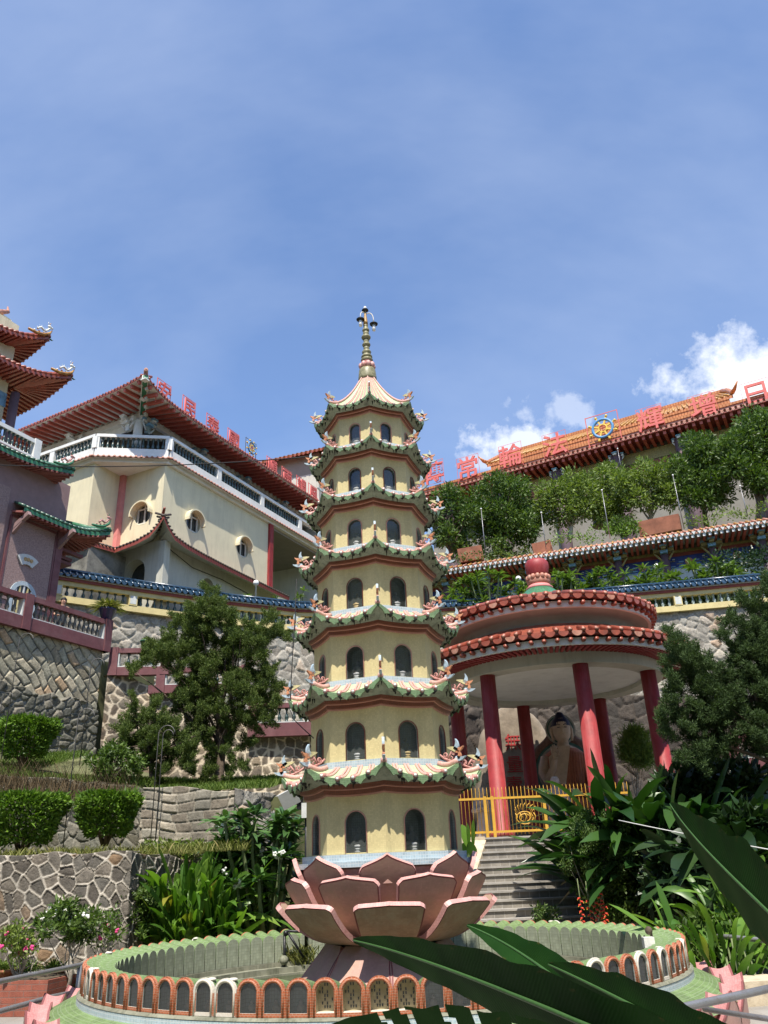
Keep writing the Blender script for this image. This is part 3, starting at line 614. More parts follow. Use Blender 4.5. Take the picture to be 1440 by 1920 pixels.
# ------------------------------------------------------------------ pool
RO_, RI_ = 3.64, 3.30; NN = 97
pool = thing('lotus_pool', 'round pool wall of small orange brick arches under green vaulted tops, pink petals outside', 'pool', (PX-.03, PY, -.03), 0)
def niche_mesh(kind):
    b = MB(); wo = 2*PI*RO_/NN; wi = 2*PI*RI_/NN; z0 = .505; ho = wo/2*.985; hi = wi/2*.955; hs = .18; brick = 'niche_white' if kind == 'white' else 'niche_brick'
    n = 12; a_in = .079
    out = [(-ho, 0)]+[(ho*math.cos(PI-PI*q/n), hs+ho*math.sin(PI*q/n)) for q in range(n+1)]+[(ho, 0)]
    inn = [(-a_in, .028)]+[(a_in*math.cos(PI-PI*q/n), hs+a_in*math.sin(PI*q/n)) for q in range(n+1)]+[(a_in, .028)]
    F_ = [(x, -RO_, z0+z) for x, z in out]; G = [(x, -RO_, z0+z) for x, z in inn]; Bk = [(x, -RO_+.11, z0+z) for x, z in inn]
    for j in range(len(out)-1):
        mm = brick if not (kind == 'white' and j in (0, len(out)-2)) else 'niche_brick'
        b.quad(F_[j], F_[j+1], G[j+1], G[j], mm)
        b.quad(G[j], G[j+1], Bk[j+1], Bk[j], 'niche_tan' if kind == 'tan' else 'niche_tile')
        mo = 'tile_pool_green'; x0, q0 = out[j]; x1, q1 = out[j+1]; f = hi/ho; dz = -.062
        A = (x0, -RO_, z0+q0); B = (x1, -RO_, z0+q1); A1 = (x0*.99, -RO_+.028, z0+q0-.002); B1 = (x1*.99, -RO_+.028, z0+q1-.002)
        b.quad(A, A1, B1, B, brick); Cc = (x1*f, -RI_, z0+q1+dz*(q1/.3)); D = (x0*f, -RI_, z0+q0+dz*(q0/.3)); b.quad(A1, D, Cc, B1, mo)
    b.quad((-ho, -RO_, z0), (ho, -RO_, z0), G[-1], G[0], brick); b.quad(G[0], G[-1], Bk[-1], Bk[0], 'niche_white')
    b.add(Bk, [tuple(range(len(Bk)))], 'niche_tan' if kind == 'tan' else 'niche_tile')
    inner = [(x*hi/ho, -RI_, z0+z-.062*(z/.3)) for x, z in out]; inner = [(x, y, z) for x, y, z in inner]; b.add([(inner[0][0], -RI_, .36)]+inner+[(inner[-1][0], -RI_, .36)], [tuple(range(len(inner)+1, -1, -1))], 'tile_pool_panel')
    if kind == 'white': b.ball((.05, -RO_+.05, z0+hs+ho*.86), .03, 'niche_white', 6, 5, (1.6, 1.5, .5))
    rim = [(x*1.0, -RO_-.004, z0+z) for x, z in [(-.096, .0)]+[(.096*math.cos(PI-PI*q/n), hs+.096*math.sin(PI*q/n)) for q in range(n+1)]+[(.096, .0)]]; b.tube(rim, .011, brick, 7)
    if kind == 'tan':
        g = random.Random(6)
        for rr_ in range(7):
            for cc in range(7):
                if g.random() < .5: x = -.066+.022*cc; z = z0+.05+.028*rr_; b.quad((x-.006, -RO_+.106, z), (x+.006, -RO_+.106, z), (x+.006, -RO_+.106, z+.022), (x-.006, -RO_+.106, z+.022), 'window_dark')
    else: b.ball((.0, -RO_+.075, z0+.06), .034, 'statue_pale', 8, 6, (1.1, .6, 1.0)); b.ball((.0, -RO_+.075, z0+.105), .018, 'statue_pale', 7, 5)
    p = MB(); pts = [(x, -RO_+.012, z0+z) for x, z in inn]; p.add(pts[::-1], [tuple(range(len(pts)))], 'pane_clear')
    return b.mesh('niche'), p.mesh('glass_pane')
NK = {k: niche_mesh(k) for k in ('brick', 'white', 'tan')}
for k in range(NN):
    th = k*2*PI/NN; a = (k if k < 49 else k-97)
    kind = 'tan' if a in (-2, -1, 0, 1) else ('white' if (k*7) % 9 == 0 or k in (90, 91, 12, 14) else 'brick')
    if a == -2: kind = 'tan'
    me, pm = NK[kind]; o = link(me, 'niche', pool, (0, 0, 0), th)
    if kind == 'tan': o['label'] = 'arched niche lined with cream name tiles, no pane'
    else: link(pm, 'glass_pane', o)
b = MB(); n = 100
b.lathe([(3.43, -.9), (3.43, .47), (3.61, .47)], 'pool_concrete', n)
b.lathe([(3.27, .36), (3.24, .36), (3.24, .30), (3.10, .30), (3.10, .22), (3.05, .22), (3.05, -.9)][::-1], 'pool_concrete', n, smooth=False)
b.build('inner_ledge', pool)
b = MB(); b.lathe([(3.685, .38), (3.685, .475), (3.67, .488), (3.61, .485)], 'tile_blue_grey', n, smooth=False); b.lathe([(3.69, .480), (3.67, .50), (3.61, .504)], 'pool_concrete', n, smooth=False); b.build('plinth_ring', pool)
b = MB(); b.lathe([(4.13, .25), (4.0, .30), (3.85, .37), (3.68, .41)], 'tile_pool_green', n); b.lathe([(3.86, -.4), (4.03, .1), (4.11, .26)], 'tile_petal', n); b.build('green_apron', pool)
NS = 36
def skirt_mesh():
    b = MB(); w = 2*PI*4.13/NS/2; us = [-1, -.93, -.7, -.4, -.15, 0, .15, .4, .7, .93, 1]; f = lambda u: .17+.25*(1-abs(u))**1.15
    O = [[(u*w*.96, -(4.13+.05*(1-u*u)+.02*v), -.15+(f(u)+.15)*v) for u in us] for v in (0, .3, .6, .85, .96, 1)]
    b.grid(O, 'tile_petal')
    top = O[-1]; bk = [(x*.95, -3.95-.03*abs(us[j]), z-.02) for j, (x, y, z) in enumerate(top)]
    cu = lambda t: [Vector(a).lerp(Vector(c), t)+Vector((0, 0, -.035*math.sin(PI*t))) for a, c in zip(top, bk)]; b.grid([cu(0), cu(.1)], 'petal_seam'); b.grid([cu(t/10) for t in range(1, 10)], 'tile_pink_dull'); b.grid([cu(.9), cu(1)], 'petal_seam')
    tf = [(x, y-.004, z) for x, y, z in top]; t2 = [(x, y-.004, z-.022) for x, y, z in top]; b.grid([t2, tf], 'petal_seam')
    lo = [(x, y, z-.12) for x, y, z in bk]; b.grid([bk, lo], 'tile_petal'); return b.mesh('apron_petal')
SK = skirt_mesh()
for k in range(NS): link(SK, 'apron_petal', pool, (0, 0, 0), 2*PI*(k+.45)/NS)
m, N, L, p, out = _nodes('water'); p.inputs['Base Color'].default_value = (.03, .045, .014, 1); p.inputs['Roughness'].default_value = .12; p.inputs['Specular IOR Level'].default_value = .2
nz = N.new('ShaderNodeTexNoise'); nz.inputs['Scale'].default_value = 9; nz.inputs['Detail'].default_value = 3; bp = N.new('ShaderNodeBump'); bp.inputs['Strength'].default_value = .25; bp.inputs['Distance'].default_value = .02; L.new(nz.outputs[0], bp.inputs['Height']); L.new(bp.outputs[0], p.inputs['Normal'])
b = MB(); b.add([(PX-.03+3.06*math.cos(2*PI*k/64), PY+3.06*math.sin(2*PI*k/64), .16) for k in range(64)], [tuple(range(64))], 'water'); structure(b.build('water'))
# little fountain splash
_, N, L, p, out = _nodes('spray'); p.inputs['Base Color'].default_value = (.85, .88, .9, 1); p.inputs['Roughness'].default_value = .1; p.inputs['Transmission Weight'].default_value = .5
b = MB(); rg = random.Random(3)
for k in range(150):
    a = rg.random()*2*PI; h = rg.random()**.7*.27; r = .02+.08*rg.random()*(h/.27)+.03*rg.random(); b.ball((r*math.cos(a), r*math.sin(a), h), .004+.008*rg.random(), 'spray', 5, 4)
for k in range(8):
    a = k*PI/4; b.tube(bez([(0, 0, 0), (.02*math.cos(a), .02*math.sin(a), .28), (.09*math.cos(a), .09*math.sin(a), .3), (.13*math.cos(a), .13*math.sin(a), .1)], 8), [.008, .007, .006, .005, .005, .004, .003, .003, .002], 'spray', 5)
p_ = at(388, 1812, 9.6); o = b.build('fountain_jet', None, (p_.x, p_.y, .16)); o.scale = (1.3, 1.3, 1.6)
tag(o, 'small white fountain splash jumping from the pool water left of the lotus', 'fountain')
# ------------------------------------------------------------------ shared building bits
def tile_edge(b, A, B, out, step, m_cap, m_drip, r=.06, L=.5, up=.0, rise=.25, drip=.10):
    """row of round cap tiles and hanging drip tiles along an eave edge A-B; out points outwards"""
    A, B, out = Vector(A), Vector(B), Vector(out).normalized(); n = max(1, round((B-A).length/step)); x = (B-A)/n
    bk = -out*L+Vector((0, 0, L*rise))
    for i in range(n+1):
        p = A+x*i+Vector((0, 0, up)); b.tube([p+bk, p, p+out*.02], r, m_cap, 8)
        if i < n and drip:
            q = A+x*(i+.12); w = x.length*.76; xx = x.normalized()
            b.plate([(0, 0), (w, 0), (w*.86, -drip*.6), (w*.5, -drip), (w*.14, -drip*.6)][::-1], q+out*.005, xx, Vector((0, 0, 1)), .03, m_drip)
def baluster_prof(h, r): return [(r*.9, 0), (r*.9, h*.08), (r*.5, h*.12), (r*1.05, h*.3), (r*.85, h*.42), (r*.4, h*.6), (r*.45, h*.8), (r*.85, h*.9), (r*.9, h)]
def balusters(parent, A, B, n, h, r, m, sub=True, name='baluster'):
    A, B = Vector(A), Vector(B); bm = MB(); bm.lathe(baluster_prof(h, r), m, 10); me = bm.mesh(name)
    for i in range(n): link(me, name, parent, A.lerp(B, (i+.5)/n))
# ------------------------------------------------------------------ cream hall on the left
A63 = R(63.5); HO = Vector((-10.09, 28.63, 0))
hall = thing('temple_hall', 'cream temple hall with round windows, white balcony and deep red eave at left', 'temple hall', HO, A63)
def wall_with_round(b, x0, x1, z0, z1, wins, mapf, m, r=.50, dp=.2):
    """flat wall in (x,z) with round openings; mapf(x,z,d) -> point, d = depth into the wall"""
    xs = sorted(set([x0, x1]+[c[0]+s*(r+.1) for c in wins for s in (-1, 1)]))
    for a, c in zip(xs, xs[1:]):
        w = [q for q in wins if a < q[0] < c]
        if not w: b.quad(mapf(a, z0, 0), mapf(c, z0, 0), mapf(c, z1, 0), mapf(a, z1, 0), m); continue
        cx, cz = w[0]; n = 24; circ = [(cx+r*math.cos(2*PI*k/n), cz+r*math.sin(2*PI*k/n)) for k in range(n)]
        sq = []
        for k in range(n):
            t = 2*PI*k/n; dx, dz = math.cos(t), math.sin(t); f = min((r+.1)/max(1e-6, abs(dx)), (r+.1)/max(1e-6, abs(dz))); sq.append((cx+dx*f, cz+dz*f))
        for k in range(n):
            j = (k+1) % n; b.quad(mapf(*circ[k], 0), mapf(*sq[k], 0), mapf(*sq[j], 0), mapf(*circ[j], 0), m); b.quad(mapf(*circ[k], 0), mapf(*circ[j], 0), mapf(*circ[j], dp), mapf(*circ[k], dp), m)
        b.quad(mapf(a, z0, 0), mapf(c, z0, 0), mapf(c, cz-r-.1, 0), mapf(a, cz-r-.1, 0), m); b.quad(mapf(a, cz+r+.1, 0), mapf(c, cz+r+.1, 0), mapf(c, z1, 0), mapf(a, z1, 0), m)
def round_window(cx, cz, mapf, r=.50, dp=.2):
    f = MB(); P = lambda x, z, d: mapf(cx+x, cz+z, d)
    for x in (-r*.72, -.02, r*.72): f.bar(P(x, -r, dp-.08), P(x, r, dp-.08), .055, .05, 'window_frame_white', mapf(0, 0, 1)-mapf(0, 0, 0))
    for z in (-r*.72, r*.62): f.bar(P(-r, z, dp-.07), P(r, z, dp-.07), .055, .05, 'window_frame_white', mapf(0, 0, 1)-mapf(0, 0, 0))
    n = 20; rim = [P((r-.01)*math.cos(2*PI*k/n), (r-.01)*math.sin(2*PI*k/n), .015) for k in range(n+1)]; f.tube(rim, .02, 'wall_cream', 5)
    hood = MB(); ho = []       # projecting hood over the upper half
    for k in range(15):
        t = -.12+(PI+.24)*k/14; ho.append((math.cos(t), math.sin(t)))
    for (c0, s0), (c1, s1) in zip(ho, ho[1:]):
        for ra, d0, rb, d1 in ((r+.005, .0, r+.005, -.25), (r+.005, -.25, r+.07, -.25), (r+.07, -.25, r+.07, .0)):
            hood.quad(P(c0*ra, s0*ra, d0), P(c1*ra, s1*ra, d0), P(c1*rb, s1*rb, d1), P(c0*rb, s0*rb, d1), 'wall_cream')
    w = f.build('window', hall); hood.build('hood', w)
    g = MB(); g.add([P((r+.05)*math.cos(2*PI*k/20), (r+.05)*math.sin(2*PI*k/20), dp-.02) for k in range(20)], [tuple(range(20))], 'window_dark'); g.build('pane', w); return w
fR = lambda x, z, d: Vector((x, d, z)); fN = lambda y, z, d: Vector((1.64+d, y, z)); fL = lambda y, z, d: Vector((d, y, z))
b = MB(); ZW0, ZW1 = 13.9, 17.93
wall_with_round(b, 1.64, 9.4, ZW0, ZW1, [(3.66, 15.92), (7.25, 15.92)], fR, 'wall_cream')
wall_with_round(b, 0, 2.43, ZW0, ZW1, [(1.05, 15.8)], fN, 'wall_cream', dp=.2)
wall_with_round(b, 2.43, 11, ZW0, ZW1, [(5.3, 16.0)], fL, 'wall_cream')
b.quad((0, 2.43, ZW0), (1.64, 2.43, ZW0), (1.64, 2.43, ZW1), (0, 2.43, ZW1), 'wall_cream')
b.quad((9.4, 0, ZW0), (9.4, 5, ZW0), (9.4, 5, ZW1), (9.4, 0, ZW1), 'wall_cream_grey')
b.build('upper_wall', hall)
for x in (3.66, 7.25): round_window(x, 15.92, fR)
round_window(1.05, 15.8, fN); round_window(5.3, 16.0, fL)
b = MB(); b.box(1.44, 1.638, 2.2, 2.428, 13.9, 17.93, 'paint_pink'); b.build('pilaster', hall); b = MB(); b.box(9.3, 9.62, -.12, .2, 13.6, 17.93, 'paint_red'); b.build('pilaster', hall)
# lower storey
b = MB(); zb = 11.2
def arch_wall(b, A, B, z0, z1, archs, m, dp=.5, inner='window_dark'):
    A, B = Vector(A), Vector(B); x = (B-A).normalized(); L = (B-A).length; nrm = Vector((x.y, -x.x, 0)); P = lambda u, z, d=0.0: A+x*u+Vector((0, 0, z))-nrm*d
    cur = 0
    for c, hw, zt in archs:
        b.quad(P(cur, z0), P(c-hw, z0), P(c-hw, z1), P(cur, z1), m); cur = c+hw
        pts = [(c-hw, z0)]+[(c+hw*math.cos(PI-PI*q/12), zt-hw+hw*math.sin(PI*q/12)) for q in range(13)]+[(c+hw, z0)]
        for (u0, q0), (u1, q1) in zip(pts[1:-1], pts[2:-1]): b.quad(P(u0, q0), P(u1, q1), P(u1, z1), P(u0, z1), m)
        for (u0, q0), (u1, q1) in zip(pts, pts[1:]): b.quad(P(u0, q0), P(u0, q0, dp), P(u1, q1, dp), P(u1, q1), m)
        if inner: b.add([P(u, q, dp) for u, q in pts], [tuple(range(len(pts)))], inner)
    b.quad(P(cur, z0), P(L, z0), P(L, z1), P(cur, z1), m)
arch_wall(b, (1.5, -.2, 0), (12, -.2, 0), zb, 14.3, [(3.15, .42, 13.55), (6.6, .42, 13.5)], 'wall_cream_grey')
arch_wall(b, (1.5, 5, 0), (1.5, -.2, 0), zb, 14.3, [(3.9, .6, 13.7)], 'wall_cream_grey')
b.box(1.42, 1.75, -.55, -.22, zb, 14.2, 'wall_cream_grey')
b.box(1.2, 1.49, -.1, .1, zb, zb+.1, 'wall_cream_grey')
b.build('lower_wall', hall)
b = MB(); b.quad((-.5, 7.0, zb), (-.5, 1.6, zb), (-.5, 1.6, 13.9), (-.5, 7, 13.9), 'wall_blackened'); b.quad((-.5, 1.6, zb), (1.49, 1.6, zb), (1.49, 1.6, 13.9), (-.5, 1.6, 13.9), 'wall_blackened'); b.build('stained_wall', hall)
# skirt roof with upturned corner
b = MB()
def skirt(b, pts, inn, m):
    for (p, q), (i0, i1) in zip(zip(pts, pts[1:]), zip(inn, inn[1:])):
        b.quad(p, q, i1, i0, m); mat('tile_dark_brown', (.07, .055, .045), .6, .4, 8) if 'tile_dark_brown' not in MATS else None; d = Vector((0, 0, -.15)); b.quad(Vector(p)+d, Vector(q)+d, Vector(q), Vector(p), 'paint_red_brown'); b.quad(Vector(i0)+d*2, Vector(i1)+d*2, Vector(q)+d, Vector(p)+d, 'wall_cream_grey')
xs = [9.8, 8, 6, 4.5, 3.2, 2.2, 1.5, 1.05, .75]; zz = [13.93, 13.95, 13.97, 14.0, 14.05, 14.12, 14.25, 14.6, 14.95]
pr = [Vector((x, -1.0, z)) for x, z in zip(xs, zz)]; inr = [Vector((max(x, 1.64), 0, max(14.55, z+.2))) for x, z in zip(xs, zz)]
skirt(b, pr, inr, 'tile_red_worn')
pl = [Vector((.75, -1.0, 14.95)), Vector((.72, -.75, 14.6)), Vector((.68, -.4, 14.25)), Vector((.65, .3, 14.05)), Vector((.65, 1.4, 13.95)), Vector((-.7, 1.6, 13.9)), Vector((-.9, 3.2, 13.95)), Vector((-.9, 4.4, 14.1)), Vector((-.9, 5.0, 14.6))]
inl = [Vector((1.64, 0, 15.15)), Vector((1.64, .1, 14.95)), Vector((1.64, .3, 14.75)), Vector((1.64, 1, 14.6)), Vector((1.64, 2.43, 14.55)), Vector((0, 2.43, 14.55)), Vector((0, 3.2, 14.6)), Vector((0, 4.4, 14.65)), Vector((0, 5.0, 14.8))]
skirt(b, pl, inl, 'tile_red_worn')
for P_ in (pr, pl):
    for p, q in zip(P_, P_[1:]):
        d = (q-p); n = max(1, round(d.length/.17)); out = Vector((d.y, -d.x, 0)); out = out.normalized()*(1 if (out.y < 0 or out.x < 0) else -1)
        for k in range(n): c = p+d*(k+.5)/n; b.tube([c-out*.5+Vector((0, 0, .28)), c+out*.03+Vector((0, 0, .03))], .05, 'tile_dark_brown', 6)
b.tube([(1.64, 0, 15.35), (1.2, -.5, 15.2), (.7, -1.05, 15.22)], [.06, .07, .05], 'tile_red', 6)
b.build('skirt_roof', hall)
# balcony slab, lip tiles, balustrade
poly = [(16, -.15), (1.66, -.15), (-.15, 2.40), (-.15, 11), (16, 11)]
b = MB(); b.prism(poly[::-1], 17.94, 18.20, 'wall_white'); b.box(9.6, 16, .05, 5, 17.80, 17.938, 'wall_shadow_grey')
for A_, B_ in zip(poly[:3], poly[1:4]):
    A_, B_ = Vector((*A_, 18.22)), Vector((*B_, 18.22)); d = B_-A_; out = Vector((-d.y, d.x, 0)).normalized()*(-1 if False else 1)
    if out.x+out.y > 0: out = -out
    b.quad(A_, B_, B_+out*.20+Vector((0, 0, -.13)), A_+out*.20+Vector((0, 0, -.13)), 'tile_red_worn'); b.quad(A_+Vector((0, 0, -.1)), B_+Vector((0, 0, -.1)), B_+out*.20+Vector((0, 0, -.17)), A_+out*.20+Vector((0, 0, -.17)), 'wall_white')
    tile_edge(b, A_+out*.20+Vector((0, 0, -.10)), B_+out*.20+Vector((0, 0, -.10)), out, .22, 'tile_red_worn', 'trim_pink', .05, .33, 0, .38, .06)
b.build('balcony', hall)
b = MB(); G = MB(); G.lathe(baluster_prof(.545, .075), 'baluster_green', 8); GM = G.mesh('baluster')
runs = [((16, -.08), (1.70, -.08), [12.0, 8.5, 5.05]), ((1.70, -.08), (-.08, 2.42), []), ((-.08, 2.42), (-.08, 11), [5, 8])]
for (x0, y0), (x1, y1), posts in runs:
    A_, B_ = Vector((x0, y0, 0)), Vector((x1, y1, 0)); Z = lambda z: Vector((0, 0, z))
    b.bar(A_+Z(19.2), B_+Z(19.2), .26, .14, 'wall_white'); b.bar(A_+Z(18.40), B_+Z(18.40), .24, .38, 'wall_white')
    d = (B_-A_).normalized(); L = (B_-A_).length; ps = [0, L]
    for q in posts: ps.append((16-q) if y0 == y1 else q-2.42)
    ps = sorted(ps)
    for t in ps: b.bar(A_+d*t-d*.14+Z(18.86), A_+d*t+d*.14+Z(18.86), .24, .56, 'wall_white')
    for t0, t1 in zip(ps, ps[1:]):
        if t0 < .01 and posts and y0 == y1: continue
        n = max(3, round((t1-t0-.3)/.21))
        for k in range(n):
            c = A_+d*(t0+.16+(t1-t0-.32)*(k+.5)/n); link(GM, 'baluster', hall, (c.x, c.y, 18.59))
b.build('balustrade_frame', hall)
# upper storey, columns and brackets
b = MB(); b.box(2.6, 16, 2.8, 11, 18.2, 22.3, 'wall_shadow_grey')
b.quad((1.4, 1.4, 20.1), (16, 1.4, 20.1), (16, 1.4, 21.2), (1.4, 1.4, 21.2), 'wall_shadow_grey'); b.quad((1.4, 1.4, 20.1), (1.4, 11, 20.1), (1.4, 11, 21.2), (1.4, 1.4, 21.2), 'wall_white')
b.build('upper_storey', hall)
b = MB(); b.lathe([(.20, 18.2), (.20, 20.2), (.24, 20.25), (.24, 20.4)], 'wall_white', 16, (1.32, 1.5)); b.build('corner_column', hall)
for x in (5.0, 8.5, 12.0):
    b = MB(); b.lathe([(.17, 18.2), (.17, 20.4)], 'paint_red', 14, (x, 1.5)); b.build('column', hall)
def bracket(parent, M4, s=1.0, ma='paint_sky_blue', mb='wall_white', mc='paint_blue'):
    b = MB(); b.M = M4 @ Matrix.Scale(s, 4)
    b.box(-.12, .12, -.05, .12, -.5, 0, mc); b.box(-.16, .16, -.22, .1, -.12, .02, ma); b.box(-.10, .10, -.45, .1, .02, .12, mb); b.box(-.15, .15, -.5, -.3, .12, .2, ma)
    for e in (-1, 1): b.box(e*.3-.13, e*.3+.13, -.12, .06, -.02, .12, mb); b.box(e*.36-.09, e*.36+.09, -.14, .06, .12, .22, ma); b.tube([(e*.15, -.03, -.4), (e*.3, -.03, -.2), (e*.45, -.03, 0)], [.05, .045, .03], mb, 6)
    return b.build('bracket', parent)
for x in (5.0, 8.5, 12.0): bracket(hall, Matrix.Translation((x, 1.15, 20.25)), 1.0, 'paint_sky_blue', 'plaque_white', 'baluster_pale')
bracket(hall, Matrix.Translation((1.62, 1.2, 20.25)), .9, 'paint_sky_blue', 'plaque_white', 'baluster_pale')
bracket(hall, Matrix.Translation((1.05, 1.85, 20.3)) @ Matrix.Rotation(-PI/2, 4, 'Z'), .9, 'wall_white', 'wall_white', 'plaque_white'); bracket(hall, Matrix.Translation((1.15, 5.2, 20.3)) @ Matrix.Rotation(-PI/2, 4, 'Z'), 1.1, 'wall_white', 'wall_white', 'wall_white')
# big roof
b = MB(); EZ, OV = 20.5, .5
def ez(t, s=1): return EZ+.015*t+.75*math.exp(-max(0, t)/.8) if s > 0 else EZ+.45-.03*t+.3*math.exp(-max(0, t)/.8)
ts = [0, .25, .5, .8, 1.2, 1.7, 2.4, 3.3, 4.5, 6, 8, 10, 12.5, 15, 17.4]
E1 = [Vector((-OV+t, -OV, ez(t))) for t in ts]; E2 = [Vector((-OV, -OV+t, ez(t, -1))) for t in ts[:13]]
for E_, ax in ((E1, Vector((0, 1, 0))), (E2, Vector((1, 0, 0)))):
    inn = [p+ax*6.0+Vector((0, 0, 2.6)) for p in E_]
    for i in range(len(inn)):
        q = inn[i]; k = max(q.x if ax.y else q.y, 4.5) ; inn[i] = Vector((k, q.y, EZ+2.6)) if ax.y else Vector((q.x, k, EZ+2.6))
    b.grid([E_, inn], 'tile_red'); dn = Vector((0, 0, -.10)); b.grid([[p+dn for p in E_], E_], 'tile_red')
    b.grid([[p+dn for p in E_], [Vector((max(p.x, 1.5) if ax.y else 1.5, 1.5 if ax.y else max(p.y, 1.5), EZ+.42)) for p in E_]], 'wall_white')
for E_, ax in ((E1, Vector((0, 1, 0))), (E2, Vector((1, 0, 0)))):
    for p, q in zip(E_[1:], E_[2:]): tile_edge(b, p, q, -ax, .2, 'tile_red', 'tile_red', .058, .6, .03, .42, .1)
b.tube([(4.5, 4.5, EZ+2.6), (1.8, 1.8, EZ+1.5), (.3, .3, EZ+.85), (-OV-.05, -OV-.05, ez(0)+.06)], [.14, .13, .12, .09], 'tile_red_worn', 8); b.ball((-OV, -OV, ez(0)+.12), .09, 'tile_red_worn')
b.build('roof', hall)
b = MB()
for E_, ax, tmax in ((E1, Vector((0, 1, 0)), 17.2), (E2, Vector((1, 0, 0)), 12.2)):
    t = .45
    while t < tmax:
        p = Vector((-OV+t, -OV, 0)) if ax.y else Vector((-OV, -OV+t, 0)); q = p+ax*1.9
        if t < 1.9: q = p+ax*max(.25, t*.97)
        sg_ = 1 if ax.y else -1; b.bar(p+ax*.06+Vector((0, 0, ez(t, sg_)-.18)), q+Vector((0, 0, (EZ+(.28 if sg_ > 0 else .42)) if t > 1.9 else ez(t, sg_)-.05)), .11, .15, 'rafter_red'); e_ = q-ax*.16+Vector((0, 0, (EZ+(.2 if sg_ > 0 else .33)) if t > 1.9 else ez(t, sg_)-.14)); b.box(e_.x-.07, e_.x+.07, e_.y-.07, e_.y+.07, e_.z-.12, e_.z+.02, 'wall_cream_grey'); t += .38
b.build('rafters', hall)
b = MB(); b.bar((-OV+.02, -OV+.02, ez(0)-.22), (1.3, 1.3, EZ+.15), .2, .22, 'green_beam', (0, 0, 1))
for o_ in (-.12, .12): b.bar((-OV+.06+o_*.7, -OV+.06-o_*.7, ez(0)-.22), (1.3+o_*.7, 1.3-o_*.7, EZ+.15), .03, .26, 'wall_white')
for t in (0, .5, 1): q = Vector((-OV+.06, -OV+.06, ez(0)-.22)).lerp(Vector((1.3, 1.3, EZ+.15)), t); b.box(q.x-.13, q.x+.13, q.y-.13, q.y+.13, q.z-.15, q.z-.1, 'wall_white')
b.bar((1.2, 1.3, 20.52), (16, 1.3, 20.72), .2, .26, 'wall_white'); b.bar((1.3, 1.2, 20.62), (1.3, 11, 20.55), .2, .26, 'wall_white')
b.build('eave_beams', hall)
# roof sign characters: each letter is a thing that stands on the eave
RZA = lambda v: Matrix.Rotation(A63, 4, 'Z') @ v+HO
def frame(w, h, m='red_sign'):
    b = MB()
    for x in (-w/2, w/2): b.box(x-.012, x+.012, .05, .08, -.35, h, m)
    for z in (.0, h): b.box(-w/2, w/2, .082, .1, z-.012, z+.012, m)
    return b
def wheel_mesh():
    b = MB(); n = 28
    b.tube([(.34*math.cos(2*PI*k/n), 0, .5+.34*math.sin(2*PI*k/n)) for k in range(n+1)], .05, 'wheel_blue', 8, cap=False)
    for k in range(8):
        a = PI/4*k+PI/8; c, s = math.cos(a), math.sin(a); b.bar((.12*c, 0, .5+.12*s), (.42*c, 0, .5+.42*s), .055, .05, 'wheel_yellow', (0, 1, 0)); b.ball((.47*c, 0, .5+.47*s), .05, 'wheel_yellow', 8, 6)
    b.tube([(.14*math.cos(2*PI*k/n), 0, .5+.14*math.sin(2*PI*k/n)) for k in range(n+1)], .03, 'wheel_yellow', 6, cap=False)
    k = .09
    for pts in (((-k, -k), (-k, 0), (k, 0), (k, k)), ((k, -k), (0, -k), (0, k), (-k, k))):
        for (x0, z0), (x1, z1) in zip(pts, pts[1:]): b.bar((x0, -.01, .5+z0), (x1, -.01, .5+z1), .022, .03, 'red_char', (0, 1, 0))
    return b.mesh('dharma_wheel')
WHEEL = wheel_mesh()
nv_ = Matrix.Rotation(A63, 3, 'Z') @ Vector((0, 1, 0))
for ch, px, py in (('安', 309, 733), ('民', 356, 764), ('泰', 400, 797), ('國', 439, 824), ('w', 472, 840), ('順', 511, 875), ('雨', 539, 894), ('調', 566, 910), ('風', 588, 924)):
    r = ray(px, py); E0 = Vector((0, 0, EYE)); t = ((HO+nv_*-.25-E0).dot(nv_))/r.dot(nv_); p = E0+r*t; s_ = (p-E0).length/1480
    if ch == 'w':
        o = link(WHEEL, 'dharma_wheel', None, p-Vector((0, 0, .45)), A63); o.scale = (.9, .9, .9); tag(o, 'blue and yellow eight spoked wheel emblem standing on the red eave of the cream hall', 'wheel emblem')
        frame(.95, 1.0, 'rod_metal').build('frame', o); continue
    o = link(glyph(ch, .88, .06, 'red_sign'), 'sign_character', None, p-Vector((0, 0, .43)), A63)
    tag(o, 'red sign character %s standing on the eave of the cream hall' % ch, 'sign letter', 'red characters on the cream hall roof'); frame(.86, .92).build('frame', o)
# ------------------------------------------------------------------ mauve gate tower at far left
MO = Vector((-8.68, 23.4, 0))
def loc_(O, x, y, z=0): return Matrix.Rotation(A63, 4, 'Z') @ Vector((x, y, z))+O
gate = thing('gate_tower', 'mauve gate tower with upturned green eaves and red tiled belfry at the left edge', 'tower', MO, A63)
b = MB(); b.box(-9, -.78, 1.5, 6.5, 7.6, 13.6, 'wall_mauve'); b.box(-9, -3.3, 2.0, 6, 13.6, 14.6, 'wall_mauve'); b.build('wall', gate)
b = MB(); b.box(-2.75, -1.12, 1.47, 1.498, 9.2, 11.75, 'wall_mauve_mosaic'); b.box(-1.05, -.80, 1.44, 1.498, 8.2, 12.2, 'paint_mauve')
for x0, x1, z0, z1 in ((-2.80, -1.08, 11.75, 11.82), (-2.82, -2.75, 9.2, 11.8), (-1.12, -1.06, 9.2, 11.75)): b.box(x0, x1, 1.45, 1.498, z0, z1, 'paint_mauve')
b.box(-4.4, -3.0, 1.42, 1.498, 8.2, 12.6, 'wall_mauve_mosaic'); b.build('wall_panel', gate)
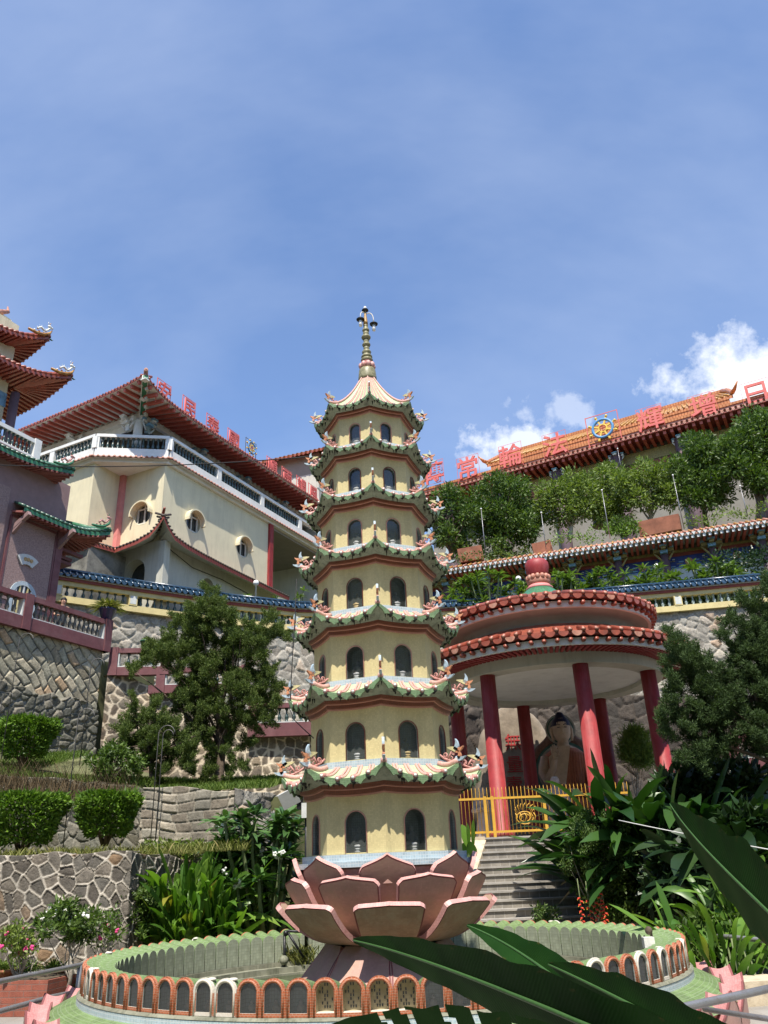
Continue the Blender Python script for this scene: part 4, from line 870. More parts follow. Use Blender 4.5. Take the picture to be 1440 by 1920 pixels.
# fan shaped plaque
b = MB(); n = 10; o1 = arc(0, 0, .62, R(52), R(128), n); i1 = arc(0, 0, .30, R(128), R(52), n); b.plate(o1+i1, (-2.02, 1.44, 10.12), (1, 0, 0), (0, 0, 1), .05, 'plaque_white')
for t, r_ in ((75, .48), (103, .46), (90, .42)): b.plate(arc(.46*math.cos(R(t)), .46*math.sin(R(t)), .055, 0, 2*PI, 10)[:-1], (-2.02, 1.405, 10.12), (1, 0, 0), (0, 0, 1), .03, 'plaque_tan')
b.build('fan_plaque', gate)
# arched window
b = MB(); n = 14; cx, cz, r0, r1 = -1.98, 9.42, .34, .47; ou = [(cx-r1, 8.7)]+arc(cx, cz, r1, PI, 0, n)+[(cx+r1, 8.7)]; ii = [(cx-r0, 8.7)]+arc(cx, cz, r0, PI, 0, n)+[(cx+r0, 8.7)]
for j in range(len(ou)-1): b.quad((ou[j][0], 1.43, ou[j][1]), (ou[j+1][0], 1.43, ou[j+1][1]), (ii[j+1][0], 1.43, ii[j+1][1]), (ii[j][0], 1.43, ii[j][1]), 'tile_blue_grey'); b.quad((ii[j][0], 1.43, ii[j][1]), (ii[j+1][0], 1.43, ii[j+1][1]), (ii[j+1][0], 1.466, ii[j+1][1]), (ii[j][0], 1.466, ii[j][1]), 'paint_cream_yellow'); b.quad((ou[j][0], 1.43, ou[j][1]), (ou[j][0], 1.468, ou[j][1]), (ou[j+1][0], 1.468, ou[j+1][1]), (ou[j+1][0], 1.43, ou[j+1][1]), 'tile_blue_grey')
wv = b.build('arched_window', gate)
b = MB()
for k in range(5): x = cx-.27+.135*k; b.box(x-.022, x+.022, 1.44, 1.464, 8.7, cz+math.sqrt(max(0, r0*r0-(x-cx)**2)), 'paint_cream_yellow' if k % 2 else 'wall_white')
b.build('window_bar', wv)
b = MB(); b.add([(x, 1.467, z) for x, z in ii], [tuple(range(len(ii)))], 'window_dark'); b.build('pane', wv)
def dragon(parent, loc, rz, s, m1='orn_white', m2='tile_gold', name='ridge_dragon'):
    b = MB(); T = lambda p, r, m: b.tube([(x, 0, z) for x, z in p], r, m, 6)
    T([(-.9, -.12), (-.5, -.08), (-.1, .05), (.2, .3), (.32, .55)], [.06, .075, .08, .07, .02], m2)
    pts = [(-.45+.8*t, .16+.45*t+.09*math.sin(t*9)) for t in [k/14 for k in range(15)]]; T(pts, [.05]*14+[.03], m1)
    b.ball((.16, 0, .66), .085, m1, 8, 6, (1.3, .8, .9)); T([(.2, .66), (.32, .62)], [.045, .03], m1); T([(.12, .70), (.05, .82), (.08, .9)], [.02, .016, .005], m1); T([(.16, .72), (.16, .84), (.22, .9)], [.02, .016, .005], m2)
    for k in range(7): x, z = pts[2*k]; T([(x, z+.03), (x-.05, z+.13)], [.03, .004], 'orn_blue' if k % 2 else m1)
    for k in range(4): x = -.6+.25*k; b.ball((x, 0, .02+.08*k), .05, 'orn_pink' if k % 2 else m1, 6, 5)
    T([(.25, .05), (.36, .02), (.46, .06)], [.05, .035, .006], 'tile_dark_green')
    o = b.build(name, parent, loc, rz); o.scale = (s, s, s); return o
def swept_roof(name, x0, xt, y, z, depth, m_tile, m_edge, tip_up, soffit, ribs, step=.2, y1=None, lip=.12, rise=.55):
    """eave that runs along x and sweeps up to its tip at xt, turning the corner to run along y"""
    b = MB(); y1 = y+7 if y1 is None else y1; L = xt-x0
    zf = lambda t: z+tip_up*max(0, (t-.45)/.55)**2.4
    ts = [k/16 for k in range(17)]; E1 = [Vector((x0+L*t, y-.25*max(0, (t-.6)/.4)**2, zf(t))) for t in ts]
    Ls = y1-y; E2 = [Vector((xt, y-.25+(Ls)*(t), z+tip_up*max(0, 1-t*Ls/(L*.55))**2.4)) for t in ts]
    up = Vector((0, depth, depth*rise)); I1 = [Vector((min(p.x, xt-depth*1.0), y+depth, z+depth*rise)) for p in E1]; I2 = [Vector((xt-depth, max(p.y, y+depth), z+depth*rise)) for p in E2]
    dn = Vector((0, 0, -lip))
    b.grid([E1, I1], m_tile); b.grid([E2, I2], m_tile, True); b.grid([[p+dn for p in E1], E1], m_edge); b.grid([[p+dn for p in E2], E2], m_edge, True)
    J1 = [Vector((min(p.x, xt-depth*.8), y+depth*.8, z+.1)) for p in E1]; J2 = [Vector((xt-depth*.8, max(p.y, y+depth*.8), z+.1)) for p in E2]
    b.grid([[p+dn for p in E1], J1], soffit, True); b.grid([[p+dn for p in E2], J2], soffit)
    for E_, I_ in ((E1, I1), (E2, I2)):
        n = int((E_[-1]-E_[0]).length/step)
        for k in range(n+1):
            t = k/n*16; i = min(15, int(t)); p = E_[i].lerp(E_[i+1], t-i); q = I_[i].lerp(I_[i+1], t-i); d = (q-p)*.5; out = (p-q); out.z = 0; out.normalize()
            b.tube([p+d+Vector((0, 0, .03)), p+out*.03+Vector((0, 0, .03))], step*.28, m_tile, 6)
            if ribs:
                J_ = J1 if E_ is E1 else J2; j = J_[i].lerp(J_[i+1], t-i); b.bar(p+dn*1.3, j+Vector((0, 0, -.06)), step*.45, .06, ribs)
    b.tube([I1[-1]+Vector((0, 0, .05)), (E1[-1]+I1[-1])/2+Vector((0, 0, .0)), E1[-1]+Vector((0, 0, .08))], [.09, .08, .07], m_edge, 6)
    return b.build(name, gate), E1[-1]
SO = 'paint_mauve'; mat('rib_dull', (.30, .11, .095), .6, .2)
rf, tip = swept_roof('lower_eave', -2.75, .45, 1.0, 11.95, .9, 'tile_dark_green', 'tile_cap_green', .28, SO, 'rib_dull', .17, 3.2); dragon(rf, tip+Vector((-.25, 0, .05)), 0, .62, 'orn_pink', 'tile_cap_green')
rf, tip = swept_roof('middle_eave', -6.5, -1.35, 1.0, 13.5, 1.1, 'tile_dark_green', 'tile_cap_green', .22, SO, 'rib_dull', .17, 3.4); dragon(rf, tip+Vector((-.25, 0, .05)), 0, .62, 'orn_pink', 'tile_cap_green')
for x, z in ((-2.65, 11.75), (-.95, 11.8)):
    b = MB(); b.bar((x, .85, z), (x+.0, 1.5, z-.35), .12, .14, 'wall_mauve'); b.bar((x, 1.1, z-.2), (x, 1.5, z-.5), .1, .1, 'wall_mauve'); b.build('bracket', gate)
for x1, y0, y1, z in ((.1, 2.0, 3.6, 11.15), (.1, 2.0, 3.6, 11.3), (.35, 1.8, 1.95, 11.47)): b = MB(); b.box(-.779, x1, y0, y1, z, z+.1, 'paint_mauve'); b.build('bracket', gate)
b = MB(); b.box(-6, -2.2, 1.6, 1.75, 14.55, 14.68, 'wall_white'); b.box(-6, -2.2, 1.6, 1.75, 13.95, 14.08, 'wall_white'); b.box(-2.3, -2.05, 1.58, 1.8, 13.95, 14.72, 'wall_white')
for k in range(24): b.lathe([(r, z+14.08) for r, z in baluster_prof(.47, .055)], 'baluster_green', 6, (-2.45-.15*k, 1.68))
b.box(-6, -2.0, 1.5, 4.5, 13.8, 13.95, 'wall_mauve'); b.build('balcony_rail', gate)
b = MB(); b.box(-8, -1.75, 4.3, 8, 13.6, 20.6, 'wall_cream'); b.box(-8, -1.74, 4.27, 4.298, 17.05, 17.6, 'paint_sky_blue')
for k in range(8): b.tube([(-2.2-.6*k+.17*math.cos(2*PI*q/12), 4.25, 17.3+.17*math.sin(2*PI*q/12)) for q in range(13)], .03, 'paint_blue', 5, cap=False); b.box(-2.52-.6*k, -2.44-.6*k, 4.25, 4.268, 17.1, 17.5, 'paint_blue')
b.box(-3.6, -2.3, 4.26, 4.298, 15.4, 16.35, 'wall_white'); b.box(-3.5, -2.4, 4.24, 4.258, 15.5, 16.25, 'paint_blue'); b.box(-3.3, -2.6, 4.22, 4.238, 15.65, 16.1, 'wheel_blue'); b.build('belfry_wall', gate)
b = MB(); b.lathe([(.16, 14.5), (.16, 17.6)], 'column_purple', 12, (-1.62, 4.0)); b.build('column', gate)
rf, tip = swept_roof('red_eave', -6.5, -.2, 3.2, 18.05, 1.5, 'tile_red', 'tile_red', .75, 'paint_red_brown', 'tile_red', .2, 6.5, .1, .5); dragon(rf, tip+Vector((-.2, 0, -.1)), 0, .8)
b = MB(); b.box(-8, -1.9, 4.6, 8, 18.6, 20.9, 'wall_cream'); b.build('belfry_wall', gate)
rf, tip = swept_roof('red_eave', -6.5, -1.1, 3.6, 19.45, 1.4, 'tile_red', 'tile_red', .7, 'paint_red_brown', 'tile_red', .2, 6.5, .1, .5); dragon(rf, tip+Vector((-.2, 0, -.1)), 0, .8)
b = MB(); b.tube([(-6, 4.6, 21.0), (-3.3, 4.6, 20.75), (-2.5, 4.6, 20.85), (-2.1, 4.6, 21.15), (-2.15, 4.6, 21.35)], [.16, .15, .13, .08, .02], 'tile_red_worn', 8); b.build('ridge', gate)
# ------------------------------------------------------------------ right terraces: colonnade building
TA = math.atan2(-.309, .951); TO = Vector((10.35, 38.0, 0))
col = thing('colonnade', 'long colonnaded temple gallery with white tipped tile eave and blue painted frieze on the hillside', 'temple gallery', TO, TA)
b = MB(); Z0 = 16.26; x0, x1 = -13, 15
b.quad((x0, 0, Z0), (x1, 0, Z0), (x1, 2.2, Z0+.95), (x0, 2.2, Z0+.95), 'tile_red_worn'); b.quad((x0, 2.2, Z0+.95), (x1, 2.2, Z0+.95), (x1, 9, Z0+1.0), (x0, 9, Z0+1.0), 'terrace_ground'); b.quad((x0, 0, Z0-.1), (x1, 0, Z0-.1), (x1, 0, Z0), (x0, 0, Z0), 'tile_red_worn'); b.quad((x0, .0, Z0-.1), (x1, 0, Z0-.1), (x1, 1.6, Z0-.02), (x0, 1.6, Z0-.02), 'plaque_white')
n = int((x1-x0)/.27)
for k in range(n):
    x = x0+.27*k; b.tube([(x, .9, Z0+.46), (x, -.03, Z0+.05)], .062, 'tile_gold' if k % 2 else 'tile_red_worn', 7)
    b.plate([(0, .02), (.2, .02), (.1, -.15)][::-1], (x+.03, -.02, Z0), (1, 0, 0), (0, 0, 1), .03, 'plaque_white')
b.build('roof', col)
b = MB()
for k in range(n): x = x0+.27*k; b.box(x, x+.12, .1, 1.55, Z0-.26, Z0-.103, 'rafter_red'); b.box(x-.005, x+.125, .05, .098, Z0-.265, Z0-.098, 'wall_white')
b.build('rafters', col)
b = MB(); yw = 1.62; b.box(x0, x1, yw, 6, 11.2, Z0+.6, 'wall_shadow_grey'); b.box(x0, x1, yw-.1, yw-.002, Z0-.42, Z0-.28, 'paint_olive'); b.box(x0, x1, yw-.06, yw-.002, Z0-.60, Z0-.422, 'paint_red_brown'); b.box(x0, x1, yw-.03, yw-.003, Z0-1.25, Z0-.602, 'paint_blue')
b.box(x0, x1, yw-.04, yw-.002, Z0-2.2, Z0-1.252, 'plaque_white')
rg = random.Random(5); xs_ = [x0+.6+2.3*k for k in range(13)]
for x in xs_:
    c = x+1.15; b.plate(arc(c, Z0-.95, .2, 0, 2*PI, 16)[:-1], (0, yw-.035, 0), (1, 0, 0), (0, 0, 1), .03, 'paint_peach')
    for sx in (-1, 1):
        for u0, u1, z_, h_, m_ in ((.26, .5, .88, .05, 'paint_sky_blue'), (.32, .62, .98, .035, 'paint_olive'), (.26, .5, 1.06, .05, 'paint_sky_blue'), (.66, .78, .72, .05, 'plaque_white'), (.70, .95, 1.1, .04, 'paint_sky_blue'), (.66, .9, .82, .035, 'paint_olive')):
            b.box(c+min(sx*u0, sx*u1), c+max(sx*u0, sx*u1), yw-.045, yw-.031, Z0-z_-h_, Z0-z_, m_)
    b.box(x+.25, x+2.05, yw-.04, yw-.031, Z0-1.23, Z0-1.19, 'paint_sky_blue')
b.build('painted_frieze', col)
for x in xs_:
    c = MB(); c.lathe([(.2, 11.2), (.2, Z0-.6)], 'column_purple', 14, (x, yw-.55)); c.build('column', col); bracket(col, Matrix.Translation((x, yw-.62, Z0-.45)), 1.15, 'paint_sky_blue', 'paint_olive', 'paint_sky_blue')
# ------------------------------------------------------------------ great hall behind
GA = math.atan2(-.482, .876); GO = Vector((15.31, 52.0, 0))
gh = thing('great_hall', 'great temple hall with two tiered orange tiled roof on the skyline at right', 'temple hall', GO, GA)
b = MB(); zE = 29.57; xa, xb = -14, 22
b.quad((xa, 0, zE), (xb, 0, zE), (xb, .6, zE+.35), (xa, .6, zE+.35), 'tile_red'); b.quad((xa, .5, zE+.55), (xb, .5, zE+.55), (xb, 4.5, zE+2.9), (xa, 4.5, zE+2.9), 'tile_orange'); b.quad((xa, .48, zE+.30), (xb, .48, zE+.30), (xb, .5, zE+.57), (xa, .5, zE+.57), 'tile_red_worn')
b.quad((xa, 0, zE-.15), (xb, 0, zE-.15), (xb, 0, zE), (xa, 0, zE), 'tile_red'); b.quad((xa, .0, zE-.15), (xb, 0, zE-.15), (xb, 3, zE), (xa, 3, zE), 'paint_red_brown')
tile_edge(b, (xa, 0, zE+.02), (xb, 0, zE+.02), (0, -1, 0), .36, 'tile_red', 'tile_red_worn', .10, .6, .03, .5, .16)
b.box(xa, xb, .42, .6, zE+.55, zE+.74, 'tile_orange')
b.build('lower_roof', gh)
b = MB()
for k in range(int((xb-xa)/.5)): b.box(xa+.5*k, xa+.5*k+.2, .15, 1.8, zE-.42, zE-.153, 'rafter_red')
b.build('rafters', gh)
b = MB(); ua, ub = -9.5, 10.4; zU = zE+3.35
b.quad((ua, 4.2, zU-.25), (ub, 4.2, zU-.25), (ub, 4.2, zU), (ua, 4.2, zU), 'tile_orange'); b.quad((ua, 4.2, zU), (ub, 4.2, zU), (ub-.8, 9, zU+3.0), (ua+.8, 9, zU+3.0), 'tile_gold')
k = 0
while ua+.4*k < ub:
    x = ua+.4*k; t = (x-ua)/(ub-ua); xt = ua+.8+(ub-ua-1.6)*t; b.tube([(x, 4.15, zU+.04), (xt, 9, zU+3.04)], .09, 'tile_gold', 6); k += 1
b.box(ua+.4, ub-.4, 8.9, 9.3, zU+2.9, zU+3.35, 'tile_orange')
for sx, xe in ((-1, ua), (1, ub)): b.tube([(xe-sx*.8, 9, zU+3.2), (xe-sx*.3, 7, zU+2), (xe, 4.4, zU+.3), (xe+sx*.2, 4.0, zU+.3), (xe+sx*.55, 3.7, zU+.75)], [.22, .2, .18, .15, .04], 'tile_orange', 8)
b.box(ua+.3, ub-.3, 4.25, 8.8, zE+2.4, zU-.01, 'tile_orange'); b.build('upper_roof', gh)
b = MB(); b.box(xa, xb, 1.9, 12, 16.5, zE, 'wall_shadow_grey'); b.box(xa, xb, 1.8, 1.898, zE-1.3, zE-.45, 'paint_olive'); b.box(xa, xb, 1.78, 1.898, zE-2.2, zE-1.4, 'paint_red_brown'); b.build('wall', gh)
for k in range(8):
    c = MB(); c.lathe([(.42, 16.5), (.42, zE-.6)], 'column_purple', 16, (xa+2+4.6*k, 1.15)); c.build('column', gh); bracket(gh, Matrix.Translation((xa+2+4.6*k, 1.2, zE-.75)), 1.25)
b = MB(); b.box(xa, xb, .6, 1.75, 16.5, 19.2, 'earth_red'); b.build('balcony_wall', gh)
RG = lambda x, y, z: Matrix.Rotation(GA, 4, 'Z') @ Vector((x, y, z))+GO
for ch, px, py in (('轉', 811, 887), ('常', 877, 877), ('輪', 957, 854), ('法', 1040, 833), ('w', 1130, 803), ('輝', 1219, 785), ('增', 1318, 761), ('日', 1418, 737)):
    # where the eye line meets the sign plane on the roof edge
    n_ = Matrix.Rotation(GA, 3, 'Z') @ Vector((0, 1, 0)); r = ray(px, py); t = ((GO+n_*.3-Vector((0, 0, EYE))).dot(n_))/r.dot(n_); p = Vector((0, 0, EYE))+r*t
    s = p.length/1480*1.0; sz = 46*s
    if ch == 'w':
        o = link(WHEEL, 'dharma_wheel', None, p-Vector((0, 0, 26*s)), GA); k = 52*s; o.scale = (k, k, k); tag(o, 'blue and yellow eight spoked wheel emblem standing on the orange roof of the great hall', 'wheel emblem'); frame(1.1, 1.1).build('frame', o); continue
    o = link(glyph(ch, sz, .12, 'red_sign'), 'sign_character', None, p-Vector((0, 0, sz*.46)), GA); tag(o, 'large red sign character %s standing on the orange roof of the great hall' % ch, 'sign letter', 'red characters on the great hall roof'); frame(sz*.95, sz).build('frame', o)
# second hall corner seen left of the pagoda
b = MB(); p = at(578, 868, 44)
b.box(-4, 1.2, -1, 5, -1.4, 0, 'wall_shadow_grey'); b.add([(-5, -1.6, -.2), (1.8, -1.6, -.2), (1.8, 5, -.2), (-5, 5, -.2), (-3, 1.5, 1.7), (.4, 1.5, 1.7)], [(0, 1, 5, 4), (1, 2, 5), (2, 3, 4, 5), (3, 0, 4)], 'tile_orange')
tile_edge(b, (-5, -1.6, -.2), (1.8, -1.6, -.2), (0, -1, 0), .3, 'tile_orange', 'tile_red', .09, .6, .03, .5, .12)
o = b.build('roof', None); hh = thing('side_hall', 'small orange roofed hall half hidden between the cream hall and the pagoda', 'temple hall', p, R(-20)); o.parent = hh
b = MB(); b.box(-4, 1.2, -1, 5, -14, -1.4, 'wall_cream_grey'); b.build('wall', hh)
# ------------------------------------------------------------------ terrain blocks (setting)
def block(name, poly, z0, z1, m='terrace_ground'):
    b = MB(); b.prism(poly, z0, z1, m); return structure(b.build(name))
block('terrace', [(-30, 14.6), (-4.5, 14.4), (-4.15, 16.4), (-2.4, 16.6), (-2.4, 17.0), (-30, 17.0)], -.9, 2.0)
b = MB(); P1 = [(-30, 17.3, 4.4), (-8.2, 17.3, 3.62), (-5.2, 17.3, 3.30), (-2.2, 17.5, 3.05), (-.5, 20, 2.9)]; P2 = [(-16, 18.5, 5.2), (-10.1, 20.2, 4.75), (-8.7, 23.2, 4.9), (-4, 24.1, 3.4), (-.5, 24.5, 2.9)]
b.grid([[Vector(p)-Vector((0, 0, 3)) for p in P1], P1, P2], 'terrace_ground'); structure(b.build('terrace_slope'))
W5 = [(-13.2, 26.7), (-12.13, 27.4), (-9.87, 29.0), (-6.6, 31.2), (-3.96, 32.6), (-.6, 33.3), (2.63, 33.4), (5.6, 33.1), (8.57, 32.6), (12.2, 32.1), (16.5, 31.4)]
block('terrace', [(x, y+.25) for x, y in W5]+[(40, 31), (40, 95), (-40, 95), (-40, 26)], -.9, 11.0)
block('terrace', [(-9, 24.9), (0, 25.4), (3, 28.1), (7, 28.6), (12, 27.9), (20, 24), (20, 33), (-9, 33)], -.9, 5.2)
block('terrace', [(-30, 23.0), (-9.6, 23.0), (-8.0, 26.5), (-13, 30), (-30, 30)], -.9, 7.9)
block('upper_terrace', [(-6, 50), (-1, 46.2), (24, 38.4), (60, 30), (60, 95), (-6, 95)], 10.9, 17.15)
block('terrace', [(1.2, 18.9), (9, 18.9), (12, 27.6), (-.4, 24.9), (-.4, 20)], -.9, 2.16, 'tread_grey')
block('garden_bed', [(4.6, 14.5), (12, 12.5), (16, 18.8), (3.6, 18.8)], -.9, .9, 'soil')
block('garden_bed', [(7, 17.9), (16, 17.0), (16, 24), (9, 24)], -.9, 2.7, 'soil')
block('garden_bed', [(-9, 12.6), (-4.6, 12.6), (-3.2, 14.9), (-1.3, 15.4), (-1.0, 16.6), (-9, 16)], -.9, .22, 'soil')
# ------------------------------------------------------------------ retaining walls
_h = lambda a, b, k=0.0: (np.sin(a*127.1+b*311.7+k*74.7)*43758.5453) % 1.0
def stone_field(U, V, size, kind='rubble', jit=.85, rot=0.0, stretch=1.0):
    """(distance to the nearest joint in metres, per-stone value) for points on a wall"""
    u = (U*math.cos(rot)-V*math.sin(rot)); v = (U*math.sin(rot)+V*math.cos(rot))
    u = u+.05*np.sin(v*3.1+u)+.03*np.sin(v*7.3); v = v+.05*np.sin(u*2.7+v*1.3)+.02*np.sin(u*6.1)
    if kind == 'rubble':
        x, y = u/size, v/size*stretch; ix, iy = np.floor(x), np.floor(y); f1 = np.full(x.shape, 9.0); f2 = f1.copy(); idv = np.zeros(x.shape)
        for dx in (-2, -1, 0, 1, 2):
            for dy in (-2, -1, 0, 1, 2):
                cx, cy = ix+dx, iy+dy; d = np.hypot(cx+.5+jit*(_h(cx, cy)-.5)-x, cy+.5+jit*(_h(cx, cy, 1)-.5)-y); nw = d < f1
                f2 = np.where(nw, f1, np.minimum(f2, d)); idv = np.where(nw, _h(cx, cy, 2), idv); f1 = np.where(nw, d, f1)
        return (f2-f1)*.5*size, idv
    w, h = size; row = np.floor(v/h); off = _h(row, row*0+3); x = u/w+off; c = np.floor(x); wj = .5+.25*(_h(c, row, 5)-.5); fx = (x-c); fy = v/h-row
    e = np.minimum(np.minimum(fx, 1-fx)*w, np.minimum(fy, 1-fy)*h); return e, _h(c, row, 2)
def stone_wall(name, label, path, z0f, z1f, m, step, size, kind='rubble', mw=.03, rise=.03, dome=.05, rot=0.0, jit=.85, stretch=1.0, th=.5, batter=.04, cat='retaining wall', seed=0, ragged=.05):
    """path = [(x, y)]; modelled relief: raised (rise > 0) or recessed joints and domed stones"""
    P = []; S = []; acc = 0.0
    for (x0, y0), (x1, y1) in zip(path, path[1:]):
        L_ = math.hypot(x1-x0, y1-y0); n = max(1, int(L_/step))
        for k in range(n): t = k/n; P.append((x0+(x1-x0)*t, y0+(y1-y0)*t)); S.append(acc+L_*t)
        acc += L_
    P.append(path[-1]); S.append(acc); P = np.array(P, float); S = np.array(S); tg = unit(np.gradient(P, axis=0)); nr = np.stack([tg[:, 1], -tg[:, 0]], 1)
    Z0 = np.array([z0f(s/acc) for s in S]); rs_ = np.random.default_rng(seed); rag = np.interp(S, np.linspace(0, acc, max(3, int(acc/.3))), rs_.uniform(-ragged, ragged, max(3, int(acc/.3)))); Z1 = np.array([z1f(s/acc) for s in S])+rag
    nv = max(2, int((Z1-Z0).max()/step)); T = np.linspace(0, 1, nv+1)[:, None]; Zg = Z0[None]+(Z1-Z0)[None]*T; Ug = np.broadcast_to(S[None], Zg.shape)
    e, idv = stone_field(Ug+seed*3.3, Zg, size, kind, jit, rot, stretch); e = e+mw*.35*(_h(np.floor(Ug/step)+7, np.floor(Zg/step))-.5); mwl = mw*(.75+.5*np.sin(Ug*3.7+Zg*2.1+seed)*np.sin(Zg*4.3-Ug*1.9)+.25*np.sin(Ug*11+Zg*9)); mwl = np.maximum(mwl, mw*.22); mor = np.clip((mwl*1.5-e)/(mwl*.9), 0, 1); mor = mor*mor*(3-2*mor); sm = np.clip(e/(mw*3.2), 0, 1); sm = sm*sm*(3-2*sm)
    wob = np.sin(Ug*9+Zg*5+idv*20)*.35+np.sin(Ug*5-Zg*11+idv*9)*.35+np.sin(Ug*23+Zg*19)*.15+.5*(_h(np.floor(Ug/step), np.floor(Zg/step))-.5); D = rise*mor+dome*sm*(.35+.9*idv+.25*wob)+.02*np.sin(Ug*.9)*np.sin(Zg*1.3)-batter*T
    X = P[None, :, 0]+nr[None, :, 0]*D; Y = P[None, :, 1]+nr[None, :, 1]*D; V = np.stack([X, Y, Zg], -1); V2 = V[-1:]-np.concatenate([nr*th, np.zeros((len(P), 1))], 1)[None]; V = np.concatenate([V, V2], 0)
    a_, b_ = V.shape[:2]; idx = np.arange(a_*b_).reshape(a_, b_); Fq = np.stack([idx[:-1, :-1], idx[:-1, 1:], idx[1:, 1:], idx[1:, :-1]], -1).reshape(-1, 4)
    me = arr_mesh(name, V.reshape(-1, 3), Fq, [m], smooth=True); at_ = me.color_attributes.new('stone', 'FLOAT_COLOR', 'POINT'); col_ = np.zeros((a_, b_, 4)); col_[:-1, :, 0] = idv; col_[:-1, :, 1] = mor; col_[-1, :, 0] = .5; col_[..., 3] = 1; at_.data.foreach_set('color', col_.astype(np.float32).ravel())
    return tag(link(me, name), label, cat)
def zf(pts, k):
    L_ = [0.0]
    for p, q in zip(pts, pts[1:]): L_.append(L_[-1]+math.hypot(q[0]-p[0], q[1]-p[1]))
    xs = [l/L_[-1] for l in L_]; ys = [p[k] for p in pts]; return lambda t: float(np.interp(t, xs, ys))
def wall(label, pts, m, step, size, **kw): return stone_wall('stone_wall', label, [p[:2] for p in pts], zf(pts, 2), zf(pts, 3), m, step, size, **kw)
wall('low rubble wall with raised white mortar behind the flower pots at bottom left', [(-12, 14.55, -.1, 2.1), (-6, 14.3, -.1, 2.08), (-4.4, 14.15, -.1, 2.0), (-4.05, 16.3, -.1, 1.95), (-2.3, 16.5, -.1, 1.95)], 'stone_white_mortar', .016, .235, mw=.014, rise=.03, dome=.022, jit=.75, stretch=1.15, rot=R(40), seed=1)
wall('brown mossy rubble wall under hanging dry grass, left of the stone block wall', [(-14, 17.2, 1.9, 4.2), (-8.2, 17.0, 1.9, 3.72), (-5.9, 17.0, 1.9, 3.42), (-5.15, 17.0, 1.9, 3.34)], 'stone_mossy', .02, .26, mw=.009, rise=.012, dome=.045, stretch=1.4, rot=R(40), seed=2)
wall('coursed stone block wall under the large juniper, shaded at its right half', [(-5.15, 16.9, 1.7, 3.36), (-4.0, 16.9, 1.7, 3.25), (-3.3, 17.0, 1.6, 3.2)], 'stone_blocks', .018, (.34, .19), kind='block', mw=.009, rise=-.012, dome=.03, seed=3)
wall('short grey rubble wall at the foot of the juniper between block wall and frangipani', [(-3.3, 17.05, 1.2, 3.2), (-2.5, 17.5, 1.2, 3.1), (-1.6, 18.5, 1.2, 3.1)], 'stone_grey', .022, .34, mw=.01, rise=.0, dome=.05, seed=4)
_u = Vector((math.cos(A63), math.sin(A63)))
def m2(x, y): p = loc_(MO, x, y); return (p.x, p.y)
def uwall(label, x0, x1, y, z0, z1, m, step, size, **kw): return stone_wall('stone_wall', label, [m2(x0, y), m2(x1, y), m2(x1+.04, y+1.2)], z0, z1, m, step, size, **kw)
uwall('tall grey wall of stones laid in diamond courses under the mauve railing', -5.5, 0.0, .0, lambda t: 4.4, lambda t: 7.95, 'stone_diamond', .024, (.46, .26), kind='block', mw=.013, rise=-.018, dome=.03, rot=R(45), seed=5, ragged=.01)
uwall('rough mossy rubble footing bulging below the diamond coursed wall', -5.5, -.25, -.35, lambda t: 3.9, lambda t: 6.42-.25*t, 'stone_mossy', .026, .32, mw=.011, rise=.012, dome=.07, stretch=1.5, rot=R(-35), seed=6, ragged=.1)
wall('white mortared rubble wall stepping down below the mauve stair railing behind the juniper', [(-8.55, 23.6, 3.5, 7.3), (-8.0, 24.0, 3.2, 7.3), (-7.3, 24.0, 3.2, 6.95), (-6.2, 24.05, 3.0, 6.85), (-5.0, 24.15, 2.6, 6.2), (-3.6, 24.3, 2.2, 5.4), (-.4, 24.6, 2.0, 5.3)], 'stone_bold_mortar', .028, .27, mw=.024, rise=.015, dome=.035, rot=R(20), seed=7)
wall('tall pale rubble wall carrying the blue tiled balustrade of the upper terrace', [(x, y, 4.8, 10.97) for x, y in W5], 'stone_pale', .045, .44, mw=.014, rise=.006, dome=.075, stretch=1.25, rot=R(25), seed=8, ragged=.02)
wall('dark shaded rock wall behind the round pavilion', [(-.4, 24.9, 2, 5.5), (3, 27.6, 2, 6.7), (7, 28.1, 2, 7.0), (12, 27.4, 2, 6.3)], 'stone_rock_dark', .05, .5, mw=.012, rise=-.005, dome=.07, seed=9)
# ------------------------------------------------------------------ balustrades
rail = thing('blue_tiled_balustrade', 'long yellow balustrade capped with blue glazed tiles running along the upper terrace', 'balustrade')
b = MB(); cap = MB(); Vz = lambda z: Vector((0, 0, z))
for (ax, ay), (bx, by) in zip(W5, W5[1:]):
    A_, B_ = Vector((ax, ay, 0)), Vector((bx, by, 0)); d = (B_-A_).normalized(); nrm = Vector((d.y, -d.x, 0)); e = d*.02
    b.bar(A_-e+Vz(11.07), B_+e+Vz(11.07), .34, .24, 'paint_cream_yellow'); b.bar(A_-e+Vz(11.68), B_+e+Vz(11.68), .30, .17, 'paint_cream_yellow'); b.bar(A_-e+Vz(11.82), B_+e+Vz(11.82), .44, .11, 'paint_red_brown'); b.bar(A_-e+Vz(11.90), B_+e+Vz(11.90), .5, .05, 'plaque_white')
    for s in (-1, 1): cap.quad(A_+Vz(12.22), B_+Vz(12.22), B_+nrm*.34*s+Vz(11.94), A_+nrm*.34*s+Vz(11.94), 'tile_blue')
    n = round((B_-A_).length/.24)
    for k in range(n):
        c = A_+d*((k+.5)*(B_-A_).length/n); cap.tube([c+Vz(12.23), c+nrm*.36+Vz(11.97)], .05, 'tile_blue', 6); c2 = c+d*.12; cap.plate(arc(0, 0, .09, PI, 2*PI, 6), c2+nrm*.36+Vz(11.97), d, (0, 0, 1), .03, 'tile_blue')
    cap.tube([A_+Vz(12.25), B_+Vz(12.25)], .07, 'tile_blue', 8)
